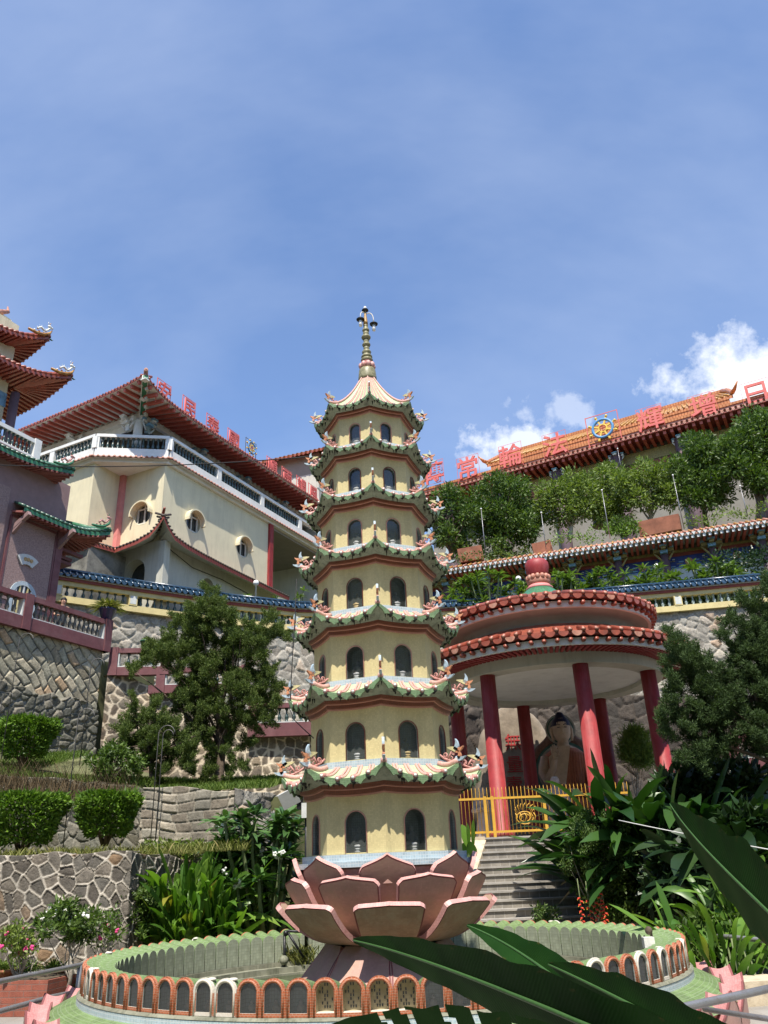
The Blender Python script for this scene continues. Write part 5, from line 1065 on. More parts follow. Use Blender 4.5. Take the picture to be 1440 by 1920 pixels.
b.build('rail_frame', rail); cap.build('tile_cap', rail)
pm = MB(); pm.box(-.16, .16, -.19, .19, 11.19, 11.6, 'paint_cream_yellow'); pm.box(-.12, .12, -.197, -.192, 11.24, 11.56, 'plaque_white'); pm = pm.mesh('post')
bl = MB(); bl.lathe(baluster_prof(.41, .075), 'baluster_pale', 8); blm = bl.mesh('baluster'); bl = MB(); bl.lathe(baluster_prof(.41, .075), 'baluster_green', 8); blm2 = bl.mesh('baluster')
tot = 0
for (ax, ay), (bx, by) in zip(W5, W5[1:]):
    A_, B_ = Vector((ax, ay, 0)), Vector((bx, by, 0)); L_ = (B_-A_).length; rz = math.atan2(by-ay, bx-ax); mid = A_.x < -9 and False
    link(pm, 'post', rail, A_.lerp(B_, 1.0), rz)
    if -3.5 < A_.x < 7 : continue
    n = max(3, int((L_-.4)/.27))
    for k in range(n): link(blm if A_.x > 0 else blm2, 'baluster', rail, A_.lerp(B_, (.2+(L_-.4)*(k+.5)/n)/L_)+Vz(11.19))
# mauve railing on the diamond wall
def mauve_rail(label, O, rz, x0, x1, z, posts, nb, h=.92, hb=.3):
    t = thing('mauve_railing', label, 'railing', (O[0], O[1], 0), rz, 'mauve stair railings')
    b = MB(); b.box(x0, x1, -.12, .12, z-.05, z+hb, 'paint_mauve'); b.box(x0, x1, -.12, .12, z+h-.14, z+h, 'paint_mauve')
    for p in posts: b.box(p-.13, p+.13, -.15, .15, z-.05, z+h+.03, 'paint_mauve')
    b.build('rail_frame', t)
    f = MB()
    for p, q in zip(posts, posts[1:]):
        for x in (p+.13, q-.17): f.box(x, x+.04, -.1, .1, z+hb, z+h-.14, 'plaque_white')
        f.box(p+.17, q-.17, -.10, .10, z+hb+.001, z+hb+.03, 'plaque_white')
    f.build('pale_lining', t)
    m = MB(); m.lathe(baluster_prof(h-.14-hb-.03, .062), 'baluster_grey' if nb > 10 else 'baluster_green', 10); m = m.mesh('baluster')
    for p, q in zip(posts, posts[1:]):
        for k in range(nb): link(m, 'baluster', t, (p+.25+(q-p-.5)*(k+.5)/nb, 0, z+hb+.03))
    return t
mauve_rail('mauve railing with many dark bulbous balusters on top of the diamond coursed wall', (MO.x, MO.y), A63, -7, .12, 7.98, [-6.6, -2.95, 0], 14)
p = at(200, 1240, 23.75); mauve_rail('upper short mauve railing stepping down behind the juniper, green pot standing on it', (-8.55, 23.75), R(6), 0, 1.75, 7.32, [.1, 1.65], 3, .78, .2)
mauve_rail('middle mauve railing with white lining half covered by the juniper', (-7.35, 23.9), R(4), 0, 3.0, 6.75, [.35, 2.9], 5, .72, .2)
mauve_rail('lowest mauve railing just left of the pagoda', (-4.3, 24.1), R(3), 0, 3.9, 5.38, [.1, 1.9, 3.7], 6, .92, .34)
mauve_rail('pink railing with pale balusters under the right junipers', (7.3, 18.1), R(8), 0, 5, 3.25, [.1, 2.4, 4.8], 7, .75, .25)
# ------------------------------------------------------------------ round pavilion
PVX, PVY = 4.3, 21.3
pav = thing('round_pavilion', 'round open pavilion with red columns and two rings of red tiles above the stairs', 'pavilion', (PVX, PVY, 0), 0)
for a in (R(165), R(-137), R(-85.5), R(-36), R(49), R(99)):
    b = MB(); b.lathe([(.30, 2.16), (.30, 2.26), (.20, 2.30), (.187, 6.0)], 'paint_red', 20, (2.62*math.cos(a), 2.62*math.sin(a))); b.build('column', pav)
b = MB(); n = 96
b.lathe([(2.38, 6.0), (2.38, 5.86), (2.86, 5.86), (2.86, 6.22)], 'wall_cream_grey', n, smooth=False); b.lathe([(2.38, 5.97), (.01, 6.0)], 'wall_white', n)
b.lathe([(2.86, 6.2), (3.38, 6.20)], 'wall_white', n); b.lathe([(3.38, 6.20), (3.38, 6.14), (3.46, 6.14), (3.46, 6.30)], 'wall_white', n, smooth=False); b.build('ceiling_ring', pav)
b = MB()
for k in range(148): a = 2*PI*k/148; c, s = math.cos(a), math.sin(a); b.bar((2.87*c, 2.87*s, 6.155), (3.39*c, 3.39*s, 6.15), .07, .085, 'paint_red')
b.build('rafters', pav)
def ring_roof(name, Re, ze, Ri, zi, nt, fascia):
    b = MB(); b.lathe([(Re, ze), ((Re+Ri)/2, (ze+zi)/2-.05), (Ri, zi)], 'tile_red', n); b.lathe([(Re, ze-.05), (Re, ze)], 'tile_red', n); b.lathe([(fascia, ze-.06), (Re, ze-.05)], 'paint_red_brown', n)
    for k in range(nt):
        a = 2*PI*k/nt; c, s = math.cos(a), math.sin(a); q = lambda r, z: (r*c, r*s, z); f = .72
        b.tube([q(Re*f+Ri*(1-f), ze*f+zi*(1-f)+.03), q(Re+.0, ze+.06), q(Re+.04, ze+.055)], .062, 'tile_red', 9); b.tube([q(Re+.035, ze+.055), q(Re+.05, ze+.053)], .04, 'tile_red_worn', 7)
        a2 = a+PI/nt; w = 2*PI*Re/nt*.8; tx = Vector((-math.sin(a2), math.cos(a2), 0)); o = Vector((Re*math.cos(a2), Re*math.sin(a2), ze+.02))-tx*w/2+Vector((math.cos(a2), math.sin(a2), 0))*.015
        b.plate([(0, 0)]+arc(w/2, 0, w/2, PI, 2*PI, 8)[1:-1]+[(w, 0)], o, tx, (0, 0, 1), .03, 'tile_red_worn' if k % 5 == 0 else 'tile_red')
        b.tube([q(fascia-.05, ze-.16), q(Re-.02, ze-.17)], .055, 'tile_red', 6)
    return b.build(name, pav)
ring_roof('lower_roof', 3.60, 6.40, 2.4, 6.95, 74, 3.46)
b = MB(); b.lathe([(2.30, 6.85), (2.30, 7.16), (2.42, 7.18), (2.60, 7.22), (2.72, 7.24)], 'drum_grey', n); b.lathe([(2.72, 7.24), (2.80, 7.24), (2.80, 7.40)], 'wall_white', n, smooth=False); b.build('drum', pav)
ring_roof('upper_roof', 2.94, 7.50, .75, 8.32, 62, 2.80)
b = MB(); b.lathe([(1.02, 8.20), (.8, 8.30), (.55, 8.45), (.36, 8.62)], 'tile_cap_green', 40); b.build('green_cap', pav)
b = MB(); b.lathe([(.36, 8.60), (.38, 8.66), (.33, 8.70), (.30, 8.74)], 'paint_pink', 30); b.lathe([(.28, 8.72), (.33, 8.82), (.31, 8.95), (.27, 9.0)], 'tile_red_worn', 30)
for k in range(14): a = 2*PI*k/14; b.ball((.29*math.cos(a), .29*math.sin(a), 8.95), .075, 'tile_red_worn', 8, 6, (1, 1, 1.25))
b.lathe([(.25, 8.95), (.30, 9.08), (.335, 9.25), (.33, 9.40), (.27, 9.49), (.12, 9.53), (.001, 9.535)], 'paint_red', 30); b.build('vase_finial', pav)
# ------------------------------------------------------------------ boulder with red characters, great Buddha
rng2 = np.random.default_rng(4); b = MB(); nu_, nv_ = 48, 32; rows = []
for i in range(nv_+1):
    th = PI*i/nv_; row = []
    for j in range(nu_):
        ph = 2*PI*j/nu_; x = math.sin(th)*math.cos(ph); y = math.sin(th)*math.sin(ph); z = math.cos(th)
        sg = lambda v, p: math.copysign(abs(v)**p, v)
        w = 1+.06*math.sin(3*x+2*z)+.05*math.sin(5*y+4*z+1)+.02*math.sin(13*x+9*z)
        row.append(Vector((sg(x, .8)*1.28*w+.16*(z-.1)*(-1 if x < 0 else 1)*-.8, max(-.62, sg(y, .8)*.95*w), 3.55+sg(z, .75)*2.42*w)))
    rows.append(row)
b.sm = True; b.grid(rows, 'boulder', True, closed=True); p = at(965, 1450, 26.3)
rock = b.build('carved_boulder', None, (p.x, p.y, 0)); rock.scale = (1.03, 1.0, 1.045); tag(rock, 'big rounded boulder carved with red characters behind the pavilion columns', 'boulder')
for ch, py in (('無', 1404), ('量', 1444), ('壽', 1481)):
    q = at(963 if ch == '無' else 966, py, p.y-.63); o = link(glyph(ch, .52, .012, 'red_char', 'carved_character', .0), 'carved_character', rock, (q.x-p.x, -.635, q.z-.25))
def loft(b, secs, m, n=24, c=(0, 0)):
    """body: secs = [(z, rx, ry, y offset)]"""
    b.sm = True; b.grid([[Vector((c[0]+rx*math.cos(2*PI*k/n), c[1]+yo+ry*math.sin(2*PI*k/n), z)) for k in range(n)] for z, rx, ry, yo in secs], m, closed=True); b.sm = False
BP = at(1066, 1480, 24.3)
bud = thing('buddha_statue', 'large seated Buddha statue in red brown robe with raised hand beside the carved boulder', 'statue', (BP.x+.02, 24.35, 0), R(-6))
b = MB(); zc = 4.9
loft(b, [(2.9, .9, .55, 0), (3.15, .95, .6, -.02), (3.4, .62, .42, .02), (3.7, .54, .36, .04), (4.05, .58, .36, .04), (4.32, .62, .33, .03), (4.52, .56, .28, .02), (4.66, .36, .22, .01), (4.74, .18, .17, -.01), (4.86, .155, .155, -.03), (4.9, .17, .19, -.06), (4.98, .225, .25, -.06), (5.10, .265, .27, -.05), (5.25, .27, .275, -.04), (5.40, .255, .265, -.03), (5.52, .19, .2, -.02), (5.58, .02, .02, -.02)], 'skin_stone')
b.ball((0, -.335, 5.16), .045, 'skin_stone', 8, 6, (.8, 1, 1.5)); b.ball((0, -.30, 5.04), .07, 'skin_stone', 8, 6, (1.1, .5, .35))
for s in (-1, 1):
    b.ball((s*.11, -.275, 5.25), .05, 'skin_stone', 8, 6, (1.2, .5, .5)); b.tube([(s*.27, -.02, 5.3), (s*.30, -.02, 5.2), (s*.285, -.04, 5.0), (s*.27, -.04, 4.88)], [.03, .05, .04, .035], 'skin_stone', 8)
    b.tube([(s*.045, -.30, 5.31), (s*.11, -.30, 5.335), (s*.17, -.26, 5.31)], .011, 'hair_navy', 5)
    b.tube([(s*.06, -.305, 5.245), (s*.11, -.305, 5.235), (s*.16, -.27, 5.25)], .01, 'hair_navy', 5)
# raised right hand (viewer's left) with fingers, left hand in the lap
b.tube([(-.54, .0, 4.42), (-.66, -.1, 4.0), (-.62, -.3, 3.72), (-.42, -.42, 4.05), (-.33, -.44, 4.32)], [.17, .16, .13, .1, .075], 'skin_stone', 12)
b.ball((-.32, -.46, 4.42), .11, 'skin_stone', 10, 8, (.85, .4, 1.1))
for k, (dx, l) in enumerate(((-.075, .2), (-.03, .25), (.015, .26), (.055, .21))): b.tube([(-.32+dx, -.46, 4.48), (-.32+dx*1.1, -.475, 4.48+l*.6), (-.32+dx*1.1, -.46, 4.48+l)], [.026, .024, .016], 'skin_stone', 6)
b.tube([(-.24, -.47, 4.40), (-.19, -.50, 4.47), (-.20, -.49, 4.55)], [.03, .027, .018], 'skin_stone', 6)
b.build('body', bud)
b = MB(); loft(b, [(5.30, .279, .284, -.02), (5.42, .275, .28, -.01), (5.50, .235, .24, 0), (5.56, .17, .17, 0), (5.62, .14, .14, 0), (5.70, .10, .1, 0), (5.74, .01, .01, 0)], 'hair_navy', 22)
b.build('hair', bud)
b = MB(); loft(b, [(2.85, .98, .62, 0), (3.12, 1.02, .66, -.02), (3.3, .8, .5, 0), (3.45, .65, .45, .02), (3.75, .57, .39, .04), (4.05, .6, .385, .04), (4.3, .645, .36, .03), (4.5, .59, .31, .02), (4.64, .40, .26, .02), (4.70, .27, .21, .05)], 'robe', 26)
b.tube([(.56, .02, 4.44), (.74, -.02, 4.0), (.72, -.22, 3.55), (.45, -.5, 3.38), (.15, -.58, 3.36)], [.18, .19, .2, .17, .1], 'robe', 12)
for k in range(7): t = k/6; b.tube([(.1+.42*t, -.30-.02*t, 4.58-.12*t), (.06+.44*t, -.37, 4.1), (.02+.5*t, -.42, 3.5)], .018, 'robe', 5)
b.build('robe', bud)
b = MB(); b.tube([(.2, -.6, 3.40), (.0, -.66, 3.40), (-.2, -.62, 3.41)], [.09, .1, .06], 'skin_stone', 8)
b.plate([(-.12, 4.69), (.16, 4.69), (.02, 4.1), (-.1, 3.62), (-.36, 3.55), (-.5, 4.0), (-.5, 4.4)][::-1], (0, -.365, 0), (1, 0, 0), (0, 0, 1), .05, 'skin_stone'); b.build('bare_chest', bud)
b = MB(); n = 40; cz = 5.26
def disc(b, cx, cz, r0, r1, y, m, sx=1.0, th=.05):
    for k in range(n):
        a0, a1 = 2*PI*k/n, 2*PI*(k+1)/n; P = lambda r, a, yy: (cx+sx*r*math.cos(a), yy, cz+r*math.sin(a))
        b.quad(P(r0, a0, y), P(r1, a0, y), P(r1, a1, y), P(r0, a1, y), m); b.quad(P(r1, a0, y), P(r1, a0, y+th), P(r1, a1, y+th), P(r1, a1, y), m)
disc(b, 0, cz, .0, .30, .26, 'halo_blue'); disc(b, 0, cz, .30, .36, .252, 'halo_pale'); disc(b, 0, cz, .36, .40, .26, 'halo_teal'); disc(b, 0, cz, .40, .45, .252, 'halo_pale'); b.build('halo', bud)
b = MB(); disc(b, 0, 4.05, 0, .74, .40, 'halo_blue', 1.0); disc(b, 0, 4.05, .74, .80, .39, 'halo_pale'); disc(b, 0, 4.05, .80, .87, .40, 'halo_teal'); disc(b, 0, 4.05, .87, 1.0, .41, 'flame_brown')
rg = random.Random(2)
for k in range(110):
    a = -.5+(PI+1.0)*k/109; top = math.exp(-((a-PI/2)/.30)**2); r = 1.0+.62*top; c, s = math.cos(a), math.sin(a); p0 = Vector((c*(r-.12), .45, 4.05+s*(r-.12))); d = Vector((c, 0, s)); t = Vector((-s, 0, c))*(.5 if a < PI/2 else -.5)
    b.tube([p0-d*(.5*top), p0, p0+d*.12+t*.06, p0+d*.2+t*.16], [.06+.05*top, .05, .04, .006], 'flame_brown', 5)
b.build('mandorla', bud)
b = MB(); b.lathe([(1.15, 2.16), (1.2, 2.4), (1.0, 2.55), (1.18, 2.75), (1.05, 2.9)], 'flame_brown', 32); b.build('lotus_seat', bud)
def robed(label, X, Y, z, h, rz, bow=.1):
    t = thing('robed_statue', label, 'statue', (X, Y, z), rz, 'small pale statues'); s = h/1.25; b = MB()
    loft(b, [(0, .26*s, .22*s, 0), (.1*s, .27*s, .23*s, 0), (.5*s, .20*s, .17*s, 0), (.85*s, .22*s, .16*s, -bow*.3), (.98*s, .18*s, .13*s, -bow*.5), (1.02*s, .07*s, .07*s, -bow*.6), (1.06*s, .065*s, .065*s, -bow*.7), (1.1*s, .095*s, .10*s, -bow*.8), (1.18*s, .10*s, .105*s, -bow*.8), (1.25*s, .06*s, .06*s, -bow*.8), (1.26*s, .005, .005, -bow*.8)], 'statue_pale', 18)
    for q in (-1, 1): b.tube([(q*.2*s, 0, .92*s), (q*.24*s, -.1*s, .7*s), (q*.08*s, -.24*s, .72*s), (0, -.25*s, .78*s)], [.07*s, .075*s, .06*s, .03*s], 'statue_pale', 8)
    b.ball((0, -bow*.8-.1*s, 1.14*s), .02*s, 'statue_pale', 6, 5); b.build('body', t); return t
q = at(1040, 1480, 20.6); robed('pale robed statue bowing in front of the large Buddha', q.x, 20.6, 2.16, 1.38, R(150)); q = at(908, 1520, 20.9); robed('pale robed statue standing behind the left part of the yellow fence', q.x, 20.9, 2.16, 1.2, R(-20))
# ------------------------------------------------------------------ stairs and fence
A1, A0 = at(912, 1572, 18.7), at(885, 1725, 16.0)
st = thing('stone_stairs', 'grey tiled stone stairs climbing from the pool to the pavilion', 'stairs', (0, 0, 0)); b = MB(); NSS = 12; Z_ = [.42+(2.15-.42)*k/NSS for k in range(NSS+1)]
for k in range(NSS):
    t = (k)/(NSS-1); y = 15.75+(18.72-15.75)*k/(NSS-1); x = A0.x-.06+(A1.x-A0.x)*(y-16)/2.7; yb = 20; b.box(x, x+2.9, y, min(yb, y+.6), 0.0, Z_[k+1]-.035, 'step_grey'); b.box(x-.02, x+2.92, y-.03, min(yb, y+.62), Z_[k+1]-.034, Z_[k+1], 'tread_grey')
b.build('steps', st)
b = MB(); b.box(A1.x-1.35, A1.x-.04, 18.62, 18.9, 0, 2.17, 'plaster_stained'); b.add([(A0.x-.2, 16.4, 0), (A0.x-.08, 16.4, 0), (A1.x-.02, 18.61, 0), (A1.x-.5, 18.61, 0), (A0.x-.2, 16.4, .9), (A0.x-.08, 16.4, .9), (A1.x-.02, 18.61, 2.1), (A1.x-.5, 18.61, 2.1)], [(0, 4, 5, 1), (1, 5, 6, 2), (4, 7, 6, 5), (0, 3, 7, 4)], 'plaster_stained'); b.build('side_wall', st)
fe = thing('iron_fence', 'yellow painted iron fence with thin spiked bars across the top of the stairs', 'fence', (0, 18.74, 0)); b = MB()
xl, xr = at(850, 1505, 18.74).x, 5.2
b.box(xl, xr, -.02, .02, 2.93, 2.975, 'paint_yellow'); b.box(xl, xr, -.02, .02, 2.235, 2.28, 'paint_yellow')
for px in (912, 926, 1024, 1120):
    x = at(px, 1540, 18.74).x; b.box(x-.032, x+.032, -.035, .035, 2.15, 3.0, 'paint_yellow')
b.build('frame', fe); b = MB(); k = 0
while xl+.085*k < xr: x = xl+.085*k; b.tube([(x, 0, 2.19), (x, 0, 3.13), (x, 0, 3.19)], [.0085, .0085, .002], 'paint_yellow', 5); k += 1
b.build('bars', fe)
b = MB(); cx = at(985, 1545, 18.74).x; n = 24     # gilded scroll ornament on the gate
for r in (.16, .10): b.tube([(cx+r*1.15*math.cos(2*PI*k/n), -.03, 2.52+r*math.sin(2*PI*k/n)*.8) for k in range(n+1)], .012, 'paint_yellow', 5)
for k in range(9): a = PI*k/8; b.tube([(cx+.15*math.cos(a), -.03, 2.6+.1*math.sin(a)), (cx+.2*math.cos(a), -.03, 2.68+.1*math.sin(a)), (cx+.24*math.cos(a)+.04, -.03, 2.70+.13*math.sin(a))], .008, 'paint_yellow', 5)
for k in range(5): b.tube([(cx-.2+.1*k, -.03, 2.45), (cx-.16+.1*k, -.03, 2.55), (cx-.2+.1*k, -.03, 2.62)], .012, 'paint_yellow', 5)
b.build('gate_ornament', fe)
# ------------------------------------------------------------------ plants
def fblades(base, d, L, Wd, droop, seg=6, rng=RNG, tilt=.3):
    """flat arching leaves whose blade lies level across its direction"""
    n = len(base); d = unit(np.asarray(d, float)); L = np.broadcast_to(L, (n,)); Wd = np.broadcast_to(Wd, (n,)); droop = np.broadcast_to(droop, (n,))
    ref = unit(np.cross(d, [0, 0, 1.0])+rng.normal(size=(n, 3))*tilt)
    prof = {2: [.3, .9, .8, .05], 4: [.4, .85, 1, .9, .55, .03], 6: [.22, .6, .9, 1, .95, .68, .03]}[seg]; k = len(prof); P = []
    nrm = np.cross(ref, d)
    for i in range(k):
        t = i/(k-1); c = base+d*(L*t)[:, None]; c[:, 2] -= droop*L*t*t*1.0
        w = (Wd*prof[i]/2)[:, None]; P += [c-ref*w+nrm*w*.25, c, c+ref*w+nrm*w*.25]
    V = np.stack(P, 1).reshape(-1, 3); f = []
    for i in range(k-1): f += [[3*i, 3*i+1, 3*i+4, 3*i+3], [3*i+1, 3*i+2, 3*i+5, 3*i+4]]
    return V, (np.arange(n)[:, None, None]*(3*k)+np.array(f)[None]).reshape(-1, 4)
def pxc(lst, Y, dj, rng):
    cs, rs = [], []
    for px, py, r in lst:
        y = Y+rng.uniform(-dj, dj); p = at(px, py, y); d = (p-Vector((0, 0, EYE))).length; cs.append(tuple(p)); rs.append(r*d/1480)
    return cs, rs
def limbs(name, parent, root, targets, r0, m, sway=.25, seed=0):
    b = MB(); rg = random.Random(seed); root = Vector(root)
    top = sum((Vector(t) for t in targets), Vector())/len(targets)
    tr = bez([root, root.lerp(top, .35)+Vector((rg.uniform(-sway, sway), rg.uniform(-sway, sway), 0)), root.lerp(top, .75)], 8); b.tube(tr, [r0*(1-.6*i/8) for i in range(9)], m, 9)
    for t in targets:
        t = Vector(t); s = tr[rg.randint(2, 8)]; b.tube(bez([s, s.lerp(t, .5)+Vector((rg.uniform(-sway, sway), rg.uniform(-sway, sway), rg.uniform(-.1, sway))), t], 6), [r0*.38*(1-.8*i/6) for i in range(7)], m, 6)
    return b.build(name, parent)
def tree(name, label, cat, cs, rs, root, per, L, Wl, m, bark='bark', up=.35, r0=.14, group=None, seg=1, shell=.5, jit=.4, seed=1, nl=14, squash=1.0):
    rng = np.random.default_rng(seed); t = thing(name, label, cat, root, 0, group); R0 = np.array(root)
    V, Fq = clump_leaves([np.array(c)-R0 for c in cs], rs, per, L, Wl, up=up, shell=shell, seg=seg, jit=jit, rng=rng, squash=squash)
    o = link(arr_mesh('crown', V, Fq, [m]), 'crown', t); pick = [cs[i] for i in rng.choice(len(cs), min(nl, len(cs)), replace=False)]
    limbs('trunk', t, (0, 0, 0), [tuple(np.array(c)-R0) for c in pick], r0, bark, seed=seed); return t
rg0 = random.Random(21)
JL = [(392, 1108, 15), (395, 1135, 22), (370, 1148, 20), (345, 1165, 22), (350, 1195, 28), (380, 1180, 30), (405, 1165, 26), (425, 1152, 13), (430, 1180, 22), (463, 1175, 13), (460, 1200, 24), (505, 1163, 16), (505, 1193, 26), (530, 1192, 18), (488, 1215, 26), (320, 1215, 26), (295, 1226, 22), (270, 1242, 18), (250, 1258, 13), (312, 1246, 20), (340, 1235, 28), (375, 1225, 32), (410, 1215, 32), (440, 1220, 28), (470, 1240, 28), (390, 1262, 34), (356, 1290, 26), (425, 1258, 30), (460, 1275, 28), (505, 1262, 18), (495, 1285, 26), (516, 1298, 18), (345, 1325, 24), (370, 1312, 28), (400, 1310, 30), (440, 1310, 30), (480, 1320, 28), (505, 1330, 20), (500, 1355, 18), (410, 1345, 28), (380, 1350, 26), (445, 1350, 22), (475, 1362, 20), (430, 1386, 22), (460, 1398, 18), (408, 1410, 20), (385, 1386, 20), (438, 1428, 13), (400, 1440, 15), (360, 1365, 20), (352, 1440, 16), (385, 1455, 15), (430, 1455, 14), (412, 1470, 12), (455, 1440, 12)]
def dens(lst, f=.62, seed=3, core=.48):
    """every clump grows pointed flame-like sprays so the outline stays ragged"""
    g = random.Random(seed); out = []
    for x, y, r in lst:
        out.append((x, y, r*core))
        for k in range(5):
            a = g.uniform(-2.9, -.25) if k < 4 else g.uniform(.2, 2.9); c, s = math.cos(a), math.sin(a)
            for q, rr in ((.55, .36), (.9, .27), (1.2, .17), (1.42, .09)): out.append((x+r*q*c, y+r*q*s-r*.12*q, r*rr*g.uniform(.8, 1.2)))
    return out
rngp = np.random.default_rng(5)
cs, rs = pxc(dens(JL), 18.9, .85, rngp); tree('juniper_tree', 'large ragged dark green juniper rising above the stone block wall left of the pagoda', 'tree', cs, rs, tuple(at(405, 1480, 18.6)), 30000, .062, .0135, 'juniper_leaf', up=.45, r0=.12, seed=2, nl=18, shell=.35)
JS = [(250, 1308, 9), (252, 1330, 12), (295, 1320, 12), (255, 1355, 20), (235, 1372, 20), (280, 1345, 18), (300, 1360, 22), (265, 1385, 26), (240, 1402, 26), (300, 1390, 26), (320, 1372, 22), (335, 1395, 22), (280, 1420, 26), (252, 1432, 22), (320, 1420, 26), (345, 1430, 22), (300, 1445, 20), (360, 1405, 20), (225, 1420, 16)]
cs, rs = pxc(dens(JS, seed=8), 18.0, .6, rngp); tree('juniper_tree', 'small bushy juniper with spiky tops at the left foot of the large juniper', 'tree', cs, rs, tuple(at(290, 1475, 17.9)), 30000, .062, .0135, 'juniper_leaf', up=.5, r0=.08, seed=3, nl=14, shell=.35)
JR = [(1440, 1105, 22), (1425, 1150, 30), (1395, 1130, 16), (1370, 1170, 20), (1440, 1200, 36), (1400, 1195, 26), (1355, 1195, 14), (1415, 1240, 34), (1450, 1260, 40), (1380, 1255, 22), (1255, 1185, 11), (1262, 1205, 16), (1278, 1225, 22), (1255, 1240, 16), (1300, 1240, 24), (1330, 1260, 26), (1290, 1270, 24), (1260, 1270, 18), (1360, 1290, 28), (1315, 1300, 26), (1400, 1300, 30), (1440, 1320, 30), (1345, 1330, 24), (1250, 1320, 18), (1240, 1350, 16), (1275, 1345, 22), (1310, 1340, 26), (1290, 1375, 22), (1255, 1380, 18), (1335, 1370, 26), (1375, 1345, 26), (1420, 1360, 28), (1310, 1405, 22), (1285, 1420, 18), (1345, 1410, 22), (1325, 1440, 16), (1460, 1160, 40), (1470, 1220, 50), (1470, 1330, 40)]
cs, rs = pxc(dens(JR+[(1300+25*k, 1265+22*(k % 5), 26) for k in range(7)]+[(1270, 1300, 22), (1410, 1400, 26), (1370, 1400, 24), (1440, 1400, 26), (1390, 1225, 24)], seed=12, core=.7), 15.2, .7, rngp); t = tree('juniper_tree', 'large dark juniper with a leaning trunk at the right edge in front of the pavilion', 'tree', cs, rs, tuple(at(1475, 1500, 15.2)), 30000, .058, .0125, 'juniper_dark', up=.4, r0=.11, seed=4, nl=12, shell=.35)
# clipped shrubs
def topiary(label, p, rx, h, seed):
    rng = np.random.default_rng(seed); t = thing('clipped_shrub', label, 'shrub', p, 0, 'clipped shrubs on the terraces'); n = 9000
    z = rng.random(n)**.75; ph = rng.random(n)*2*PI; top = rng.random(n) < .34
    f = lambda z: np.where(z > .88, 1-.07*((z-.88)/.12)**2, .5+.5*np.clip(z/.88, 0, 1)**.6)
    r = f(z)*(.86+.16*rng.random(n)); r = np.where(top, rng.random(n)**.5*.93, r); zz = np.where(top, .94+.08*rng.random(n), z*.96)
    bmp = 1+.06*np.sin(ph*4+seed)+.05*np.sin(zz*9+ph*3)+.05*np.sin(ph*9+zz*7); P = np.stack([np.cos(ph)*r*rx*bmp, np.sin(ph)*r*rx*bmp, .12*h+zz*h*.9*(1+.03*np.sin(ph*3)*r)], 1)
    d = unit(np.stack([np.cos(ph)*r, np.sin(ph)*r, np.where(top, 1.2, .35)], 1)+rng.normal(size=(n, 3))*.5)
    k_ = rng.random(n) < .04; V, Fq = blades(P, d, np.where(k_, .17, .075)*(.7+.6*rng.random(n)), np.where(k_, .03, .045), seg=1, rng=rng); link(arr_mesh('crown', V, Fq, ['topiary_leaf']), 'crown', t)
    b = MB(); b.sm = True
    for k in range(5): a = k*1.3; b.tube([(.03*math.cos(a), .03*math.sin(a), -.05), (.3*rx*math.cos(a), .3*rx*math.sin(a), h*.35), (.5*rx*math.cos(a), .5*rx*math.sin(a), h*.6)], [.035, .025, .012], 'bark', 6)
    b.build('trunk', t); return t
topiary('clipped shrub standing highest, in front of the rough footing of the diamond coursed wall', tuple(at(42, 1432, 18.2)), .60, .90, 1)
topiary('clipped shrub at the left edge just above the white mortared wall', tuple(at(40, 1597, 15.3)), .66, .90, 2)
topiary('clipped shrub right of the other low one, in front of the stone block wall', tuple(at(196, 1580, 15.7)), .57, .80, 3)
# trees in front of the great hall
def crown_px(cx, cy, rx, ry, n, r, seed):
    g = random.Random(seed); out = []
    for k in range(n):
        a = g.uniform(0, 2*PI); q = math.sqrt(g.random()); out.append((cx+rx*q*math.cos(a), cy+ry*q*math.sin(a), r*g.uniform(.6, 1.2)))
    return out
def htree(label, cx, cy, rx, ry, n, r, by, Y, m, L, Wl, per, seed, name='tree', shell=.45, up=.1, nl=18):
    cs, rs = pxc(crown_px(cx, cy, rx, ry, int(n*1.25), r*1.15, seed), Y, rx*Y/1480*.7, np.random.default_rng(seed)); return tree(name, label, 'tree', cs, rs, tuple(at(cx, by, Y)), per*(3.4 if per > 150 else 3.4), L, Wl, m, 'bark_pale' if 'light' in m else 'bark', up=up, r0=.16, group='trees before the great hall', seg=1, shell=shell, seed=seed, nl=nl)
htree('dense dark tree right beside the pagoda in front of the great hall', 850, 975, 42, 62, 42, 14, 1055, 42, 'tree_leaf', .22, .09, 170, 31)
htree('tall dense dark tree with a rounded top, second from the pagoda', 945, 965, 62, 72, 70, 16, 1045, 43, 'tree_leaf', .22, .09, 170, 32)
htree('airy pale green tree whose branches show, left of the bronze bell', 1068, 938, 56, 46, 46, 15, 1010, 42.5, 'tree_leaf_light', .22, .09, 120, 33)
htree('airy pale green tree straight behind the bell flagpole', 1140, 925, 52, 44, 46, 15, 1000, 43.5, 'tree_leaf_light', .22, .09, 120, 34)
htree('airy pale green tree right of the bell', 1218, 908, 62, 44, 52, 15, 990, 42.5, 'tree_leaf_light', .22, .09, 120, 35)
htree('dense dark tree whose crown touches the orange roof right of the airy trees', 1325, 880, 62, 62, 64, 16, 985, 42, 'tree_leaf', .22, .09, 170, 36)
htree('dense dark tree at the right edge before the great hall', 1420, 850, 60, 75, 70, 17, 985, 41, 'tree_leaf', .22, .09, 170, 37)
htree('low dark shrub tree in front of the column between two dense trees', 1170, 985, 30, 16, 14, 9, 1005, 41, 'tree_leaf', .18, .08, 260, 38)
